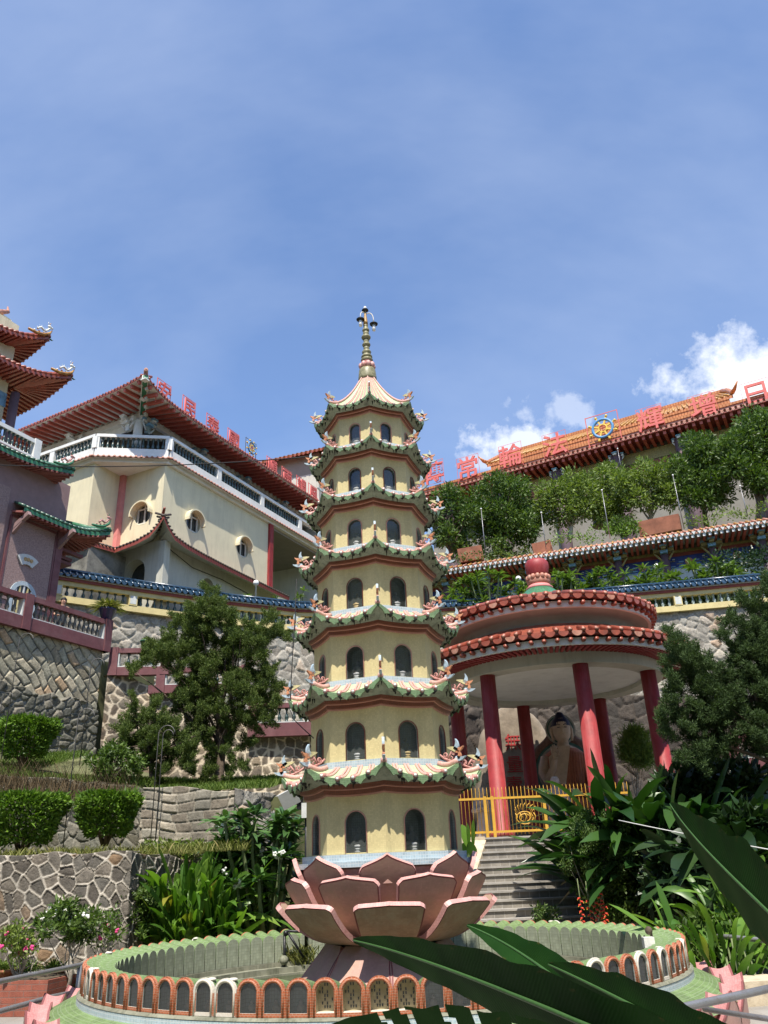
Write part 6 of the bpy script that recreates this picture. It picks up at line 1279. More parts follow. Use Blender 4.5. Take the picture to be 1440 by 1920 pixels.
def hedge(label, px0, px1, py0, py1, h, Y, m, seed, n=22):
    g = random.Random(seed); lst = [(px0+(px1-px0)*(k+g.random())/n, py0+(py1-py0)*(k+.5)/n-g.random()*h, h*.55*g.uniform(.7, 1.2)) for k in range(n)]
    cs, rs = pxc(lst, Y, .5, np.random.default_rng(seed)); rng = np.random.default_rng(seed); t = thing('hedge', label, 'hedge', cs[0]); c0 = np.array(cs[0]); V, Fq = clump_leaves([np.array(c)-c0 for c in cs], rs, 300, .16, .07, up=.2, shell=.3, rng=rng); link(arr_mesh('foliage', V, Fq, [m]), 'foliage', t)
hedge('low green hedge on top of the gallery roof below the bell', 1030, 1205, 1022, 1000, 20, 40.2, 'topiary_leaf', 41); hedge('ragged green creeper on the gallery roof edge right of the red planter', 1285, 1440, 985, 962, 18, 39.6, 'tree_leaf_light', 42); hedge('patchy shrubs on the gallery roof edge beside the pagoda', 840, 1000, 1060, 1040, 16, 40.4, 'tree_leaf', 43)
b = MB(); p0, p1 = at(1200, 995, 40.6), at(1276, 980, 39.6); b.bar(p0, p1, .5, .9, 'earth_red'); tag(b.build('planter'), 'rust red planter box on the gallery roof between hedge and creeper', 'planter')
for k, (x, y, x2) in enumerate(((860, 1045, 905), (1000, 1035, 1035))):
    b = MB(); b.bar(at(x, y, 41), at(x2, y-8, 40.8), .5, .8, 'earth_red'); tag(b.build('planter'), 'rust red planter box under the dense trees, %s' % ('nearest the pagoda' if k == 0 else 'left of the hedge'), 'planter')
# bell
b = MB(); b.lathe([(.30, 0), (.46, .0), (.42, .12), (.33, .35), (.28, .6), (.16, .74), (.05, .78)], 'bell_black', 24); b.tube([(-.09, 0, .76), (-.07, 0, .92), (.07, 0, .92), (.09, 0, .76)], .03, 'bell_black', 6); p = at(1133, 985, 45); bl_ = b.build('temple_bell', None, p); bl_.scale = (1.6, 1.6, 1.5); tag(bl_, 'large black bell hanging behind the trees before the great hall', 'bell')
# flagpoles and lamp globes
for k, (x0, y0, x1, y1) in enumerate(((904, 955, 911, 1045), (1018, 962, 1024, 1030), (1128, 920, 1144, 1010), (1260, 892, 1283, 992), (1389, 912, 1402, 968), (1157, 842, 1166, 885))):
    Y = 39.4 if k < 5 else 47; b0 = at(x1, y1, Y); t0 = at(x0, y0, Y); h = t0.z-b0.z; t0 = Vector((b0.x, b0.y, t0.z)); b = MB(); b.tube([(0, 0, 0), (0, 0, h)], [.026, .016], 'pipe_grey', 7); b.ball((0, 0, h+.03), .05, 'lamp_white', 8, 6)
    tag(b.build('flagpole', None, b0), 'bare thin white flagpole %s' % ('nearest the pagoda on the gallery roof', 'second from the pagoda, left of the hedge', 'standing in front of the bell', 'right of the rust red planter', 'farthest right on the gallery roof', 'high up before the great hall roof')[k], 'flagpole', 'flagpoles on the gallery roof')
for k, (px, py, by, Y, lb) in enumerate(((217, 1045, 1098, 31, 'at the left end of the blue tiled balustrade'), (480, 1093, 1130, 32.9, 'behind the blue tiles near the juniper top'), (972, 1085, 1112, 34.6, 'left of the red vase finial'), (1231, 1062, 1095, 33.6, 'right of the red vase finial above the blue tiles'))):
    p = at(px, py, Y); b0 = Vector((p.x, p.y, 11.0)); h = p.z-11.0; t = thing('lamp_post', 'white globe lamp on a pole %s' % lb, 'lamp', b0, 0, 'globe lamps'); b = MB(); b.lathe([(.045, 0), (.04, h-.12), (.07, h-.1)], 'window_frame_white', 10); b.build('pole', t); b = MB(); b.ball((0, 0, h), .13, 'lamp_white', 14, 10); b.build('globe', t)
# frangipani rows behind the blue balustrade
def rosettes(cs, n, L, Wd, rng, seg=4, up=.35, droop=.35):
    parts = []
    for c in cs:
        ph = rng.random(n)*2*PI; el = rng.uniform(-.15, 1.1, n); d = np.stack([np.cos(ph)*np.cos(el), np.sin(ph)*np.cos(el), np.sin(el)+up*.3], 1); parts.append(fblades(np.array(c)+d*.03, d, L*(.7+.5*rng.random(n)), Wd*(.8+.4*rng.random(n)), droop, seg, rng, .25))
    return join(parts)
def frangi(label, p, h, spread, nr, n, L, Wd, m, seed, group, bark='bark_green', flowers=0):
    rng = np.random.default_rng(seed); t = thing('frangipani', label, 'plant', p, 0, group); b = MB(); tips = []
    for k in range(nr):
        a = rng.random()*2*PI; q = spread*math.sqrt(rng.random()); z = h*(.38+.66*rng.random()); e = Vector((q*math.cos(a), q*math.sin(a)*.8, z)); tips.append(e); b.tube(bez([(0, 0, 0), (e.x*.3, e.y*.3, z*.35), (e.x*.9, e.y*.9, z*.6), tuple(e)], 6), [.03*h, .025*h, .022*h, .02*h, .017*h, .014*h, .012*h], bark, 6)
    b.build('stem', t); V, Fq = rosettes([tuple(e) for e in tips], n, L, Wd, rng); link(arr_mesh('foliage', V, Fq, [m], smooth=True), 'foliage', t)
    if flowers:
        f = MB()
        for e in tips[:flowers]:
            for q in range(5):
                c = e+Vector((rng.uniform(-.1, .1), rng.uniform(-.12, .02), rng.uniform(0, .12)))
                for s in range(5): a = s*2*PI/5; f.ball((c.x+.025*math.cos(a), c.y-.01, c.z+.025*math.sin(a)), .022, 'flower_white', 6, 4, (1, .5, 1))
        f.build('blossom', t)
    return t
lst = [(845, 1108), (880, 1105), (915, 1108), (945, 1098), (985, 1104), (1045, 1112), (1085, 1105), (1120, 1100), (1150, 1106), (1180, 1103), (1215, 1098), (1240, 1097), (1270, 1090), (1305, 1092), (1330, 1080), (1360, 1085), (1395, 1082)]
tones = ('leafy', 'low', 'tall', 'spreading')
for k, (px, py) in enumerate(lst):
    Y = 34.3-.4*(k % 3); p = at(px, py, Y); p.z = 11.0; h = 1.25+.35*((k*7) % 3)
    where = 'between the pagoda and the red vase finial' if k < 5 else ('just right of the red vase finial' if k < 9 else ('around the right globe lamp' if k < 12 else 'at the right end of the row'))
    frangi('%s frangipani from the pagoda in the light green row behind the blue tiles' % (('first', 'second', 'third', 'fourth', 'fifth', 'sixth', 'seventh', 'eighth', 'ninth', 'tenth', 'eleventh', 'twelfth', 'thirteenth', 'fourteenth', 'fifteenth', 'sixteenth', 'seventeenth')[k]), p, h+.35, 1.15, 24, 16, .52, .105, 'frangipani_light', 60+k, 'frangipani row on the upper terrace')
for k, (px, py) in enumerate(((445, 1110), (470, 1108), (520, 1118), (548, 1122))):
    p = at(px, py, 33.8); p.z = 11.0; frangi('sparse small frangipani above the blue tiles left of the pagoda, %s' % ('first', 'second', 'third', 'fourth')[k], p, 1.9+.2*(k % 2), .5, 6, 10, .36, .08, 'frangipani_light', 90+k, 'small frangipani left of the pagoda')
hedge('dark bush at the right end of the frangipani row', 1330, 1440, 1085, 1060, 34, 34.0, 'shrub_dark', 44, 26)
# left garden
p = at(500, 1745, 15.7); p.z = .2
frangi('big frangipani with glossy dark leaves and white blossoms left of the lotus', p, 2.3, 1.05, 64, 20, .42, .10, 'frangipani_leaf', 5, None, 'bark_green', 9)
def ginger(label, p, n, spread, L, Wd, m, seed, name='ginger_plant', droop=.5, lean=(0, 0), el=(.7, 1.45), flower=None, group=None):
    rng = np.random.default_rng(seed); t = thing(name, label, 'plant', p, 0, group); ph = rng.random(n)*2*PI; q = spread*np.sqrt(rng.random(n)); base = np.stack([np.cos(ph)*q, np.sin(ph)*q*.6, rng.random(n)*.7*L], 1)
    e = rng.uniform(el[0], el[1], n); a = ph+rng.normal(size=n)*.6; d = np.stack([np.cos(a)*np.cos(e)+lean[0], np.sin(a)*np.cos(e)+lean[1], np.sin(e)], 1); V, Fq = fblades(base, d, L*(.55+.6*rng.random(n)), Wd*(.7+.6*rng.random(n)), droop*(.4+rng.random(n)), 6, rng, .35); link(arr_mesh('foliage', V, Fq, [m], smooth=True), 'foliage', t)
    b = MB()
    for k in range(min(24, n//3)): b.tube([(base[k, 0], base[k, 1], -.05), (base[k, 0]*1.02, base[k, 1], base[k, 2]+.05)], [.018, .012], 'bark_green', 6)
    b.build('stem', t)
    if flower:
        f = MB()
        for k in range(flower[1]):
            c = base[k]+d[k]*L*.75
            for s in range(6): f.ball((c[0]+rng.uniform(-.04, .04), c[1]-.08+rng.uniform(-.04, .04), c[2]+rng.uniform(0, .1)), .022, flower[0], 6, 5)
        f.build('blossom', t)
    return t
p = at(345, 1762, 15.3); p.z = .2; ginger('tall bright green shell ginger clump with arching leaves beside the low white mortared wall', p, 420, .95, 1.45, .115, 'ginger_leaf', 12, flower=('flower_white', 5))
p = at(440, 1762, 15.6); p.z = .2; ginger('darker ginger clump between the bright ginger and the frangipani', p, 110, .6, 1.0, .11, 'heliconia_leaf', 13)
p = at(385, 1640, 15.9); p.z = .8; ginger('broad leaved plant with large rounded leaves behind the bright ginger', p, 34, .6, .9, .42, 'ginger_leaf', 14, droop=.8)
def bush(label, px, py, rx, ry, Y, n, m, L, Wl, per, seed, gz=.2, name='shrub', flower=None, up=.2, r=10, group=None, by=None):
    cs, rs = pxc(crown_px(px, py, rx, ry, int(n*1.3), r*1.25, seed), Y, .35, np.random.default_rng(seed)); per = per*1.5; root = at(px, by or py+ry+20, Y); root.z = gz; t = tree(name, label, 'shrub', cs, rs, tuple(root), per, L, Wl, m, 'bark_pale', up=up, r0=.03, seed=seed, nl=12, jit=.6, shell=.2, group=group)
    if flower:
        f = MB(); g = random.Random(seed)
        for k in range(flower[1]):
            c = g.choice(cs); q = Vector(c)-root+Vector((g.uniform(-.1, .1), -g.uniform(0, .15), g.uniform(-.06, .1)))
            for s in range(4): f.ball((q.x+g.uniform(-.02, .02), q.y, q.z+g.uniform(-.02, .02)), .02, flower[0], 6, 4)
        f.build('blossom', t)
    return t
bush('small leaved shrub between ginger clump and pool rim', 255, 1710, 38, 42, 14.6, 30, 'tree_leaf', .07, .03, 5000, 51)
bush('shrub with white flowers and bare forked stems in front of the white mortared wall', 130, 1730, 55, 32, 12.7, 30, 'tree_leaf', .075, .035, 3200, 52, flower=('flower_white', 24), by=1800)
bush('low bougainvillea with magenta flowers at the left edge', 35, 1765, 38, 24, 12.5, 18, 'tree_leaf_light', .06, .03, 3000, 53, flower=('flower_pink', 9), by=1800)
bush('sparse reddish shrub with a few pink flowers behind the pool rail', 190, 1745, 34, 36, 13.0, 14, 'tree_leaf', .07, .03, 2200, 54, flower=('flower_pink', 4), by=1800)
bush('tangled creeper spilling over the terrace edge under the small juniper', 215, 1430, 50, 34, 17.3, 30, 'tree_leaf', .08, .035, 2600, 55, gz=3.4); bush('weeds growing at the foot of the stone block wall', 330, 1590, 60, 12, 16.4, 16, 'tree_leaf_light', .08, .04, 2000, 56, gz=2.0)
bush('feathery yellow green bush in the grey planter behind the pavilion columns', 1195, 1405, 28, 36, 22.6, 60, 'grass_green', .16, .02, 1600, 57, gz=2.4, up=.55)
b = MB(); p = at(1195, 1455, 22.6); b.lathe([(.55, 2.16), (.6, 2.9), (.5, 2.9), (.48, 2.8)], 'pot_grey', 24, (p.x, p.y)); tag(b.build('planter'), 'round grey tiled planter holding the feathery bush beside the pavilion', 'planter')
# right garden
p = at(1165, 1660, 16.2); p.z = .9; ginger('tall heliconia clump with long dark leaves in front of the pavilion fence', p, 170, .8, 1.95, .23, 'heliconia_leaf', 22, 'heliconia_plant', droop=.42, lean=(-.28, -.1), el=(.45, 1.3))
p = at(1300, 1600, 15.8); p.z = 1.0; ginger('dark heliconia clump under the right juniper', p, 190, 1.2, 1.8, .25, 'heliconia_leaf', 23, 'heliconia_plant', droop=.5, el=(.3, 1.3))
p = at(1400, 1640, 13.6); p.z = .9; ginger('shaded heliconia clump below the juniper trunk at right', p, 120, 1.0, 1.2, .24, 'shrub_dark', 24, 'heliconia_plant', droop=.6, el=(.1, 1.3))
bush('deep green shrub mass behind the wispy bush at right', 1290, 1640, 70, 70, 14.6, 60, 'shrub_dark', .2, .08, 700, 58, gz=.9, r=18, up=.1)
bush('dark leafy shrub standing below the right juniper behind the heliconias', 1340, 1490, 95, 50, 16.6, 60, 'shrub_dark', .24, .1, 600, 66, gz=1.0, r=20, up=.1)
bush('dark undergrowth at the right edge below the big foreground leaf', 1410, 1590, 60, 60, 14.2, 46, 'shrub_dark', .22, .1, 600, 59, gz=.9, r=20, up=.1)
bush('wispy light green bush with fine twigs right of the stairs', 1120, 1600, 62, 85, 15.35, 80, 'wispy_leaf', .05, .02, 5200, 61, gz=.4, r=11, up=.3, by=1750); bush('low leafy shrub behind the back of the pool rim at right', 1185, 1690, 75, 42, 15.5, 60, 'tree_leaf', .075, .035, 3600, 62, gz=.4, r=13)
bush('small weed growing on the lowest stairs behind the pool', 1022, 1715, 18, 14, 15.8, 10, 'wispy_leaf', .07, .03, 4000, 63, gz=.5, r=8)
p = at(1350, 1800, 11.9); p.z = -.1; ginger('bright ginger plants with light stems at the right edge beside the pipe rail', p, 90, .75, .95, .10, 'ginger_leaf', 25, droop=.45); p = at(1420, 1720, 12.6); p.z = .3; ginger('ginger plants with narrow leaves below the big foreground leaf', p, 90, .7, 1.1, .10, 'ginger_leaf', 26, droop=.5)
bush('leafy ground shrub right of the pool behind the pipe rail', 1340, 1770, 70, 55, 12.6, 60, 'tree_leaf', .10, .05, 1900, 64, gz=0, r=15)
p = at(880, 1600, 17.2); p.z = 1.55; ginger('young plant with two broad upright leaves between pagoda and stairs', p, 6, .12, .62, .22, 'ginger_leaf', 27, droop=.05, el=(1.2, 1.5))
bush('dark leaves behind the foot of the lotus on the left', 590, 1690, 30, 40, 16.2, 22, 'shrub_dark', .18, .07, 900, 65, gz=.2, r=15)
# hanging heliconia flowers
for k, (px, py, l) in enumerate(((1088, 1690, .45), (1104, 1695, .62), (1114, 1680, .75), (1124, 1675, .68), (1133, 1700, .4))):
    p = at(px, py, 14.95); t = thing('heliconia_flower', 'hanging red and yellow heliconia flower spike, %s of five by the wispy bush' % ('leftmost', 'second from left', 'middle', 'fourth from left', 'rightmost')[k], 'flower', p, 0, 'hanging heliconia flowers'); b = MB(); n = int(l/.05); b.tube([(0, .02, .35), (0, 0, .1), (0, 0, -l)], [.008, .009, .005], 'bark_green', 5)
    for j in range(n): s = 1 if j % 2 else -1; z = .05-l*j/n; w = .034*(1-.5*j/n)+.010; b.tube([(0, 0, z), (s*w*.7, -.015, z-.005), (s*w*1.2, -.02, z-.03)], [.014, .017, .003], 'flower_red', 6); b.ball((s*w*1.1, -.024, z-.028), .008, 'flower_yellow', 5, 4)
    b.build('bracts', t)
# grass (stuff) and dry roots
def grass(name, label, pts, L, m, seed, droop=.3, el=.5):
    rng = np.random.default_rng(seed); n = len(pts); a = rng.random(n)*2*PI; d = np.stack([np.cos(a)*el, np.sin(a)*el, np.ones(n)], 1); V, Fq = blades(np.array(pts), d, L*(.4+.9*rng.random(n)), .012+.008*rng.random(n), droop=droop, seg=2, rng=rng); o = link(arr_mesh(name, V, Fq, [m]), name); return tag(o, label, 'grass', kind='stuff')
rng = np.random.default_rng(77)
n = 9000; x = rng.uniform(-9.5, -2.6, n); y = rng.uniform(14.45, 16.9, n); k = (np.sin(x*1.7)+np.sin(y*3.1+x)+rng.normal(size=n)) > -.6; grass('grass', 'dry yellow green grass on the lower terrace between the clipped shrubs', np.stack([x, y, np.full(n, 2.0)], 1)[k], .26, 'grass_blade', 1)
def slope_z(x, y): t = np.clip((y-17.2)/5.0, 0, 1); return np.where(x < -5.2, 3.35+(-5.2-x)*.1, 3.2)*(1-t)+np.where(x < -8, 4.8, 3.9)*t
n = 26000; x = rng.uniform(-11, -2.6, n); y = rng.uniform(17.05, 21.5, n); grass('grass', 'tufted green grass on the middle terrace below the diamond coursed wall', np.stack([x, y, slope_z(x, y)+.02], 1), .24, 'grass_green', 2)
n = 2600; x = rng.uniform(-9.5, -5.3, n); zt = 3.34+np.clip(-5.2-x, 0, 9)*.125; y = np.full(n, 16.95)-rng.random(n)*.05
P = np.stack([x, y, zt+.05-rng.random(n)**2*.35], 1); a = rng.random(n)*2*PI; d = np.stack([np.cos(a)*.35, -np.abs(np.sin(a))*.3, -1+1.6*(rng.random(n) < .25)], 1); V, Fq = blades(P, d, .16+.3*rng.random(n), .010, seg=2, rng=rng); tag(link(arr_mesh('hanging_grass', V, Fq, ['dry_root']), 'hanging_grass'), 'brown dry grass roots hanging over the mossy rubble wall', 'dry grass', kind='stuff')
n = 1500; x = rng.uniform(-6, -3.6, n); grass('grass', 'weeds at the foot of the white mortared wall among the pots', np.stack([x, rng.uniform(12.7, 14.1, n), np.full(n, .2)], 1), .22, 'grass_green', 3)
# ------------------------------------------------------------------ foreground leaves close to the camera
m_, N, L, p_, out_ = _nodes('foreground_leaf'); p_.inputs['Roughness'].default_value = .55; p_.inputs['Specular IOR Level'].default_value = .08
tc = N.new('ShaderNodeTexCoord'); wv_ = N.new('ShaderNodeTexWave'); wv_.wave_type = 'BANDS'; wv_.bands_direction = 'Y'; wv_.inputs['Scale'].default_value = 26; wv_.inputs['Distortion'].default_value = 1.2; wv_.inputs['Detail'].default_value = 2; L.new(tc.outputs['UV'], wv_.inputs['Vector'])
nz = N.new('ShaderNodeTexNoise'); nz.inputs['Scale'].default_value = 7; nz.inputs['Detail'].default_value = 5; L.new(tc.outputs['Object'], nz.inputs['Vector']); cr = N.new('ShaderNodeValToRGB'); cr.color_ramp.elements[0].position = .3; cr.color_ramp.elements[1].position = .75; cr.color_ramp.elements[0].color = (.006, .026, .004, 1); cr.color_ramp.elements[1].color = (.013, .046, .007, 1); L.new(nz.outputs[0], cr.inputs[0])
sv = N.new('ShaderNodeSeparateXYZ'); L.new(tc.outputs['UV'], sv.inputs[0]); n3 = N.new('ShaderNodeTexNoise'); n3.inputs['Scale'].default_value = 16; n3.inputs['Detail'].default_value = 6; L.new(tc.outputs['UV'], n3.inputs['Vector']); ab = N.new('ShaderNodeMath'); ab.operation = 'ABSOLUTE'; L.new(sv.outputs[0], ab.inputs[0]); ed = N.new('ShaderNodeMath'); ed.operation = 'MULTIPLY_ADD'; ed.inputs[1].default_value = 2.2; L.new(ab.outputs[0], ed.inputs[0]); L.new(n3.outputs[0], ed.inputs[2]); er = N.new('ShaderNodeMapRange'); er.inputs['From Min'].default_value = .98; er.inputs['From Max'].default_value = 1.12; er.inputs['To Max'].default_value = .75; L.new(ed.outputs[0], er.inputs['Value']); bm_ = N.new('ShaderNodeMixRGB'); bm_.inputs[2].default_value = (.09, .065, .02, 1); L.new(er.outputs[0], bm_.inputs['Fac']); L.new(cr.outputs[0], bm_.inputs[1]); L.new(bm_.outputs[0], p_.inputs['Base Color']); bp = N.new('ShaderNodeBump'); bp.inputs['Strength'].default_value = .15; bp.inputs['Distance'].default_value = .002; L.new(wv_.outputs[0], bp.inputs['Height']); L.new(bp.outputs[0], p_.inputs['Normal'])
tr = N.new('ShaderNodeBsdfTranslucent'); tr.inputs[0].default_value = (.03, .13, .008, 1); mx = N.new('ShaderNodeMixShader'); mx.inputs[0].default_value = .05; L.new(p_.outputs[0], mx.inputs[1]); L.new(tr.outputs[0], mx.inputs[2]); L.new(mx.outputs[0], out_.inputs[0])
mat('leaf_midrib', (.04, .10, .025), .45, .15)
def bigleaf(parent, rib, width, lit, fold=.25, slits=(), seed=0, prof=None):
    """rib = points along the midrib from tip to stalk; lit: which side of the blade hangs towards the camera"""
    mid = Vector(rib[len(rib)//2]); tg = (Vector(rib[-2])-Vector(rib[0])).normalized(); side = tg.cross(Vector((0, 0, 1))).normalized(); nn = side.cross(tg).normalized(); best = None
    tc_ = (Vector((0, 0, EYE))-(mid+parent.location)).normalized()
    for q in range(-90, 91):
        roll_ = R(2*q); n_ = Matrix.Rotation(roll_, 3, tg) @ nn; vis = -n_ if not lit else n_; sc_ = vis.dot(tc_); su = vis.dot(sdir)
        if (lit and su > .25) or (not lit and su < -.04):
            if best is None or sc_ > best[0]: best = (sc_, roll_)
    roll = best[1]
    g = random.Random(seed); n = 48; nw = 7; c = bez(rib, n); prof = prof or (lambda t: max(.01, min(1, t/.5))**.62*(1-.12*max(0, t-.5)))
    V, uv, Fq = [], [], []
    for i in range(n+1):
        t = i/n; tg = (c[min(n, i+1)]-c[max(0, i-1)]).normalized(); side = tg.cross(Vector((0, 0, 1))).normalized(); nn = side.cross(tg).normalized()
        side = Matrix.Rotation(roll, 3, tg) @ side; nn = Matrix.Rotation(roll, 3, tg) @ nn
        for j in range(-nw, nw+1):
            u = j/nw; w = width*prof(t)*(1+.05*math.sin(t*31+seed)*abs(u)+.03*math.sin(t*57)*abs(u)); bend = fold*abs(u)*w-.25*fold*w*u*u+.02*width*math.sin(t*40+u*2+seed)*abs(u)
            V.append(c[i]+side*(u*w)+nn*bend); uv.append((u*.2, t*1.4-abs(u)*.06))
    m = 2*nw+1
    for i in range(n):
        for j in range(2*nw):
            u = (j-nw+.5)/nw
            if any(abs(i/n-(s-abs(u)*.02)) < .0115 and abs(u) > .12 and (side_ == 0 or u*side_ > 0) for s, side_ in slits): continue
            Fq.append([i*m+j, i*m+j+1, (i+1)*m+j+1, (i+1)*m+j])
    me = arr_mesh('leaf', np.array([tuple(v) for v in V]), np.array(Fq), ['foreground_leaf'], smooth=True); ul = me.uv_layers.new(name='uv'); li = np.zeros(len(me.loops), int); me.loops.foreach_get('vertex_index', li); ul.data.foreach_set('uv', np.array(uv)[li].ravel())
    o = link(me, 'leaf', parent); b = MB(); b.tube([v for v in c], [.0025+.006*i/n for i in range(n+1)], 'leaf_midrib', 6); b.build('midrib', o); return o
hp = thing('banana_plant', 'close dark green banana like plant whose long leaves cross the lower right foreground', 'plant', (1.15, 1.35, 0)); RT = Vector((1.15, 1.35, 0)); rel = lambda *a: at(*a)-RT
bigleaf(hp, [rel(662, 1763, 2.7), rel(790, 1790, 2.5), rel(960, 1862, 2.2), rel(1180, 1950, 1.9), rel(1400, 2060, 1.7)], .085, False, .12, seed=1)
bigleaf(hp, [rel(876, 1735, 3.0), rel(970, 1770, 2.85), rel(1060, 1845, 2.6), rel(1140, 1905, 2.4), rel(1220, 2020, 2.2)], .062, True, .35, seed=2)
bigleaf(hp, [rel(1028, 1808, 2.5), rel(1110, 1845, 2.4), rel(1230, 1905, 2.2), rel(1380, 1990, 2.0), rel(1500, 2060, 1.9)], .070, False, .2, seed=3)
bigleaf(hp, [rel(600, 1935, 2.3), rel(720, 1925, 2.2), rel(860, 1928, 2.1), rel(1000, 1955, 2.0), rel(1150, 2000, 1.9)], .075, False, -.2, ((.36, 0), (.50, 0), (.60, 0), (.72, 0), (.27, 0)), seed=4)
bigleaf(hp, [rel(1256, 1507, 3.2), rel(1300, 1580, 3.05), rel(1395, 1668, 2.8), rel(1520, 1775, 2.5), rel(1620, 1900, 2.3)], .15, False, .15, seed=5)
b = MB(); b.tube([(0, 0, 0), (.02, .05, .6), (.05, .1, 1.1)], [.06, .05, .03], 'bark_green', 10)
for q in (rel(1400, 2060, 1.7), rel(1220, 2020, 2.2), rel(1500, 2060, 1.9), rel(1150, 2000, 1.9), rel(1620, 1900, 2.3)): b.tube(bez([(.02, .05, .55), (.05, .1, 1.0), q], 8), [.02, .018, .016, .014, .013, .012, .011, .010, .009], 'leaf_midrib', 7)
b.build('stem', hp)
# ------------------------------------------------------------------ small things
def pipe_rail(label, runs, r, posts, m='pipe_grey'):
    t = thing('pipe_rail', label, 'railing', (0, 0, 0)); 
    for pts in runs: b = MB(); b.tube(pts, r, m, 12); b.build('pipe', t)
    for p0, p1 in posts: b = MB(); b.tube([p0, p1], r, m, 10); b.build('post', t)
    return t
pipe_rail('grey pipe railing at the left edge passing behind the pool', [[atz(-60, 1852, .62), atz(0, 1840, .62), atz(90, 1822, .61), atz(162, 1807, .6), atz(200, 1801, .58)], [atz(-60, 1912, .3), atz(0, 1896, .3), atz(90, 1871, .3), atz(160, 1856, .29)]], .03, [(atz(150, 1810, .6), Vector((atz(150, 1810, .6).x, atz(150, 1810, .6).y, 0)))])
pipe_rail('grey pipe railing right of the pool in front of the ginger', [[atz(1250, 1747, .6), atz(1290, 1750, .6), atz(1370, 1757, .6), atz(1480, 1768, .6)], [atz(1330, 1821, .16), atz(1400, 1832, .16), atz(1480, 1848, .16)]], .03, [(atz(1292, 1753, .6), Vector((atz(1292, 1753, .6).x, atz(1292, 1753, .6).y, 0)))])
pipe_rail('thick rusty grey pipe rail in the right foreground in front of the pink petals', [[atz(1180, 1912, .9), atz(1285, 1888, .9), atz(1360, 1872, .9), atz(1520, 1836, .9)], [atz(1320, 1892, .42), atz(1450, 1912, .42), atz(1560, 1936, .42)]], .021, [])
# brick planter, kerbs and pots at the left
t = thing('brick_planter', 'low red brick planter behind the left pipe railing', 'planter', tuple(at(88, 1860, 12.9)*Vector((1, 1, 0)) if False else (-5.05, 12.6, 0)), R(-12)); b = MB(); b.box(-.55, .35, -.35, .35, 0, .42, 'brick_red'); b.box(-.50, .30, -.30, .30, .42, .43, 'soil'); b.build('brick_box', t)
b = MB(); b.bar(atz(-60, 1905, .08), atz(60, 1872, .08), .3, .16, 'kerb'); tag(b.build('kerb'), 'grey stone kerb in front of the brick planter', 'kerb')
b = MB(); b.bar(atz(1350, 1862, .12), atz(1500, 1852, .12), .5, .26, 'plaster_stained'); tag(b.build('kerb'), 'sandy stone kerb along the bed at the right edge', 'kerb')
def pot(label, p, r, h, m, plant=None, seed=0, L=.3, name='flower_pot', group=None, n=160, w=.014):
    t = thing(name, label, 'pot', p, 0, group); b = MB(); b.lathe([(r*.62, 0), (r*.95, h*.85), (r*1.05, h*.86), (r*1.05, h), (r*.9, h), (r*.86, h*.85)], m, 20); b.build('pot_body', t)
    if plant:
        rng = np.random.default_rng(seed); a = rng.random(n)*2*PI; e = rng.uniform(.3, 1.4, n); d = np.stack([np.cos(a)*np.cos(e), np.sin(a)*np.cos(e), np.sin(e)], 1); V, Fq = blades(np.zeros((n, 3))+[0, 0, h]+rng.normal(size=(n, 3))*[r*.3, r*.3, .01], d, L*(.5+.7*rng.random(n)), w, droop=.5, seg=3, rng=rng); link(arr_mesh('foliage', V, Fq, [plant]), 'foliage', t)
    return t
q = loc_(MO, -.02, 0); pot('deep blue glazed pot with grassy plant on the corner post of the mauve railing', (q.x, q.y, 8.94), .26, .34, 'pot_blue', 'grass_blade', 3, .62, n=520, w=.03)
q = at(272, 1222, 23.95); pot('small square green pot on the upper short mauve railing', (q.x, q.y, 8.11), .17, .27, 'pot_green', 'frangipani_light', 4, .2)
for k, (px, py, r, h, m, lb) in enumerate(((12, 1812, .2, .28, 'pot_clay', 'clay pot at the left edge under the bougainvillea'), (55, 1808, .19, .24, 'pot_grey', 'grey pot beside the clay pot under the white flowering shrub'), (105, 1800, .18, .24, 'pot_clay', 'clay pot behind the brick planter'))):
    p = at(px, py, 13.1); pot(lb, (p.x, p.y, .22), r, h, m, 'grass_green', 7+k, .3, group='pots in front of the low wall')
# sprinkler rods with hooked tops
rods = [((2, 1424), (35, 1202), (62, 1206), 17.1, 'from the middle terrace at the left edge, tallest'), ((-14, 1424), (-2, 1310), (18, 1316), 17.1, 'cut by the left picture edge beside the top clipped shrub'), ((149, 1436), (177, 1248), (202, 1251), 17.2, 'against the right end of the diamond coursed wall'), ((117, 1597), (144, 1346), (174, 1346), 15.4, 'between the two low clipped shrubs'), ((281, 1592), (295, 1378), (325, 1386), 16.6, 'in front of the stone block wall'), ((290, 1592), (299, 1380), (318, 1380), 16.7, 'just right of the other one before the stone block wall')]
for k, (b0, t0, h0, Y, lb) in enumerate(rods):
    p0, p1, p2 = at(*b0, Y), at(*t0, Y), at(*h0, Y); p1 = Vector((p0.x+.0, p0.y, p1.z)); p2 = p1+Vector(((h0[0]-t0[0])/1480*Y, 0, 0)); b = MB(); w = (p2-p1); pts = [(0, 0, 0), tuple(p1-p0)]+[tuple(p1-p0+w*.5+Vector((-w.x*.5*math.cos(PI*q/8), 0, abs(w.x)*.55*math.sin(PI*q/8)))) for q in range(1, 9)]; b.tube(pts, .0095, 'rod_metal', 6)
    tag(b.build('hooked_rod', None, p0), 'thin hooked metal rod %s' % lb, 'rod', 'hooked rods on the terraces')
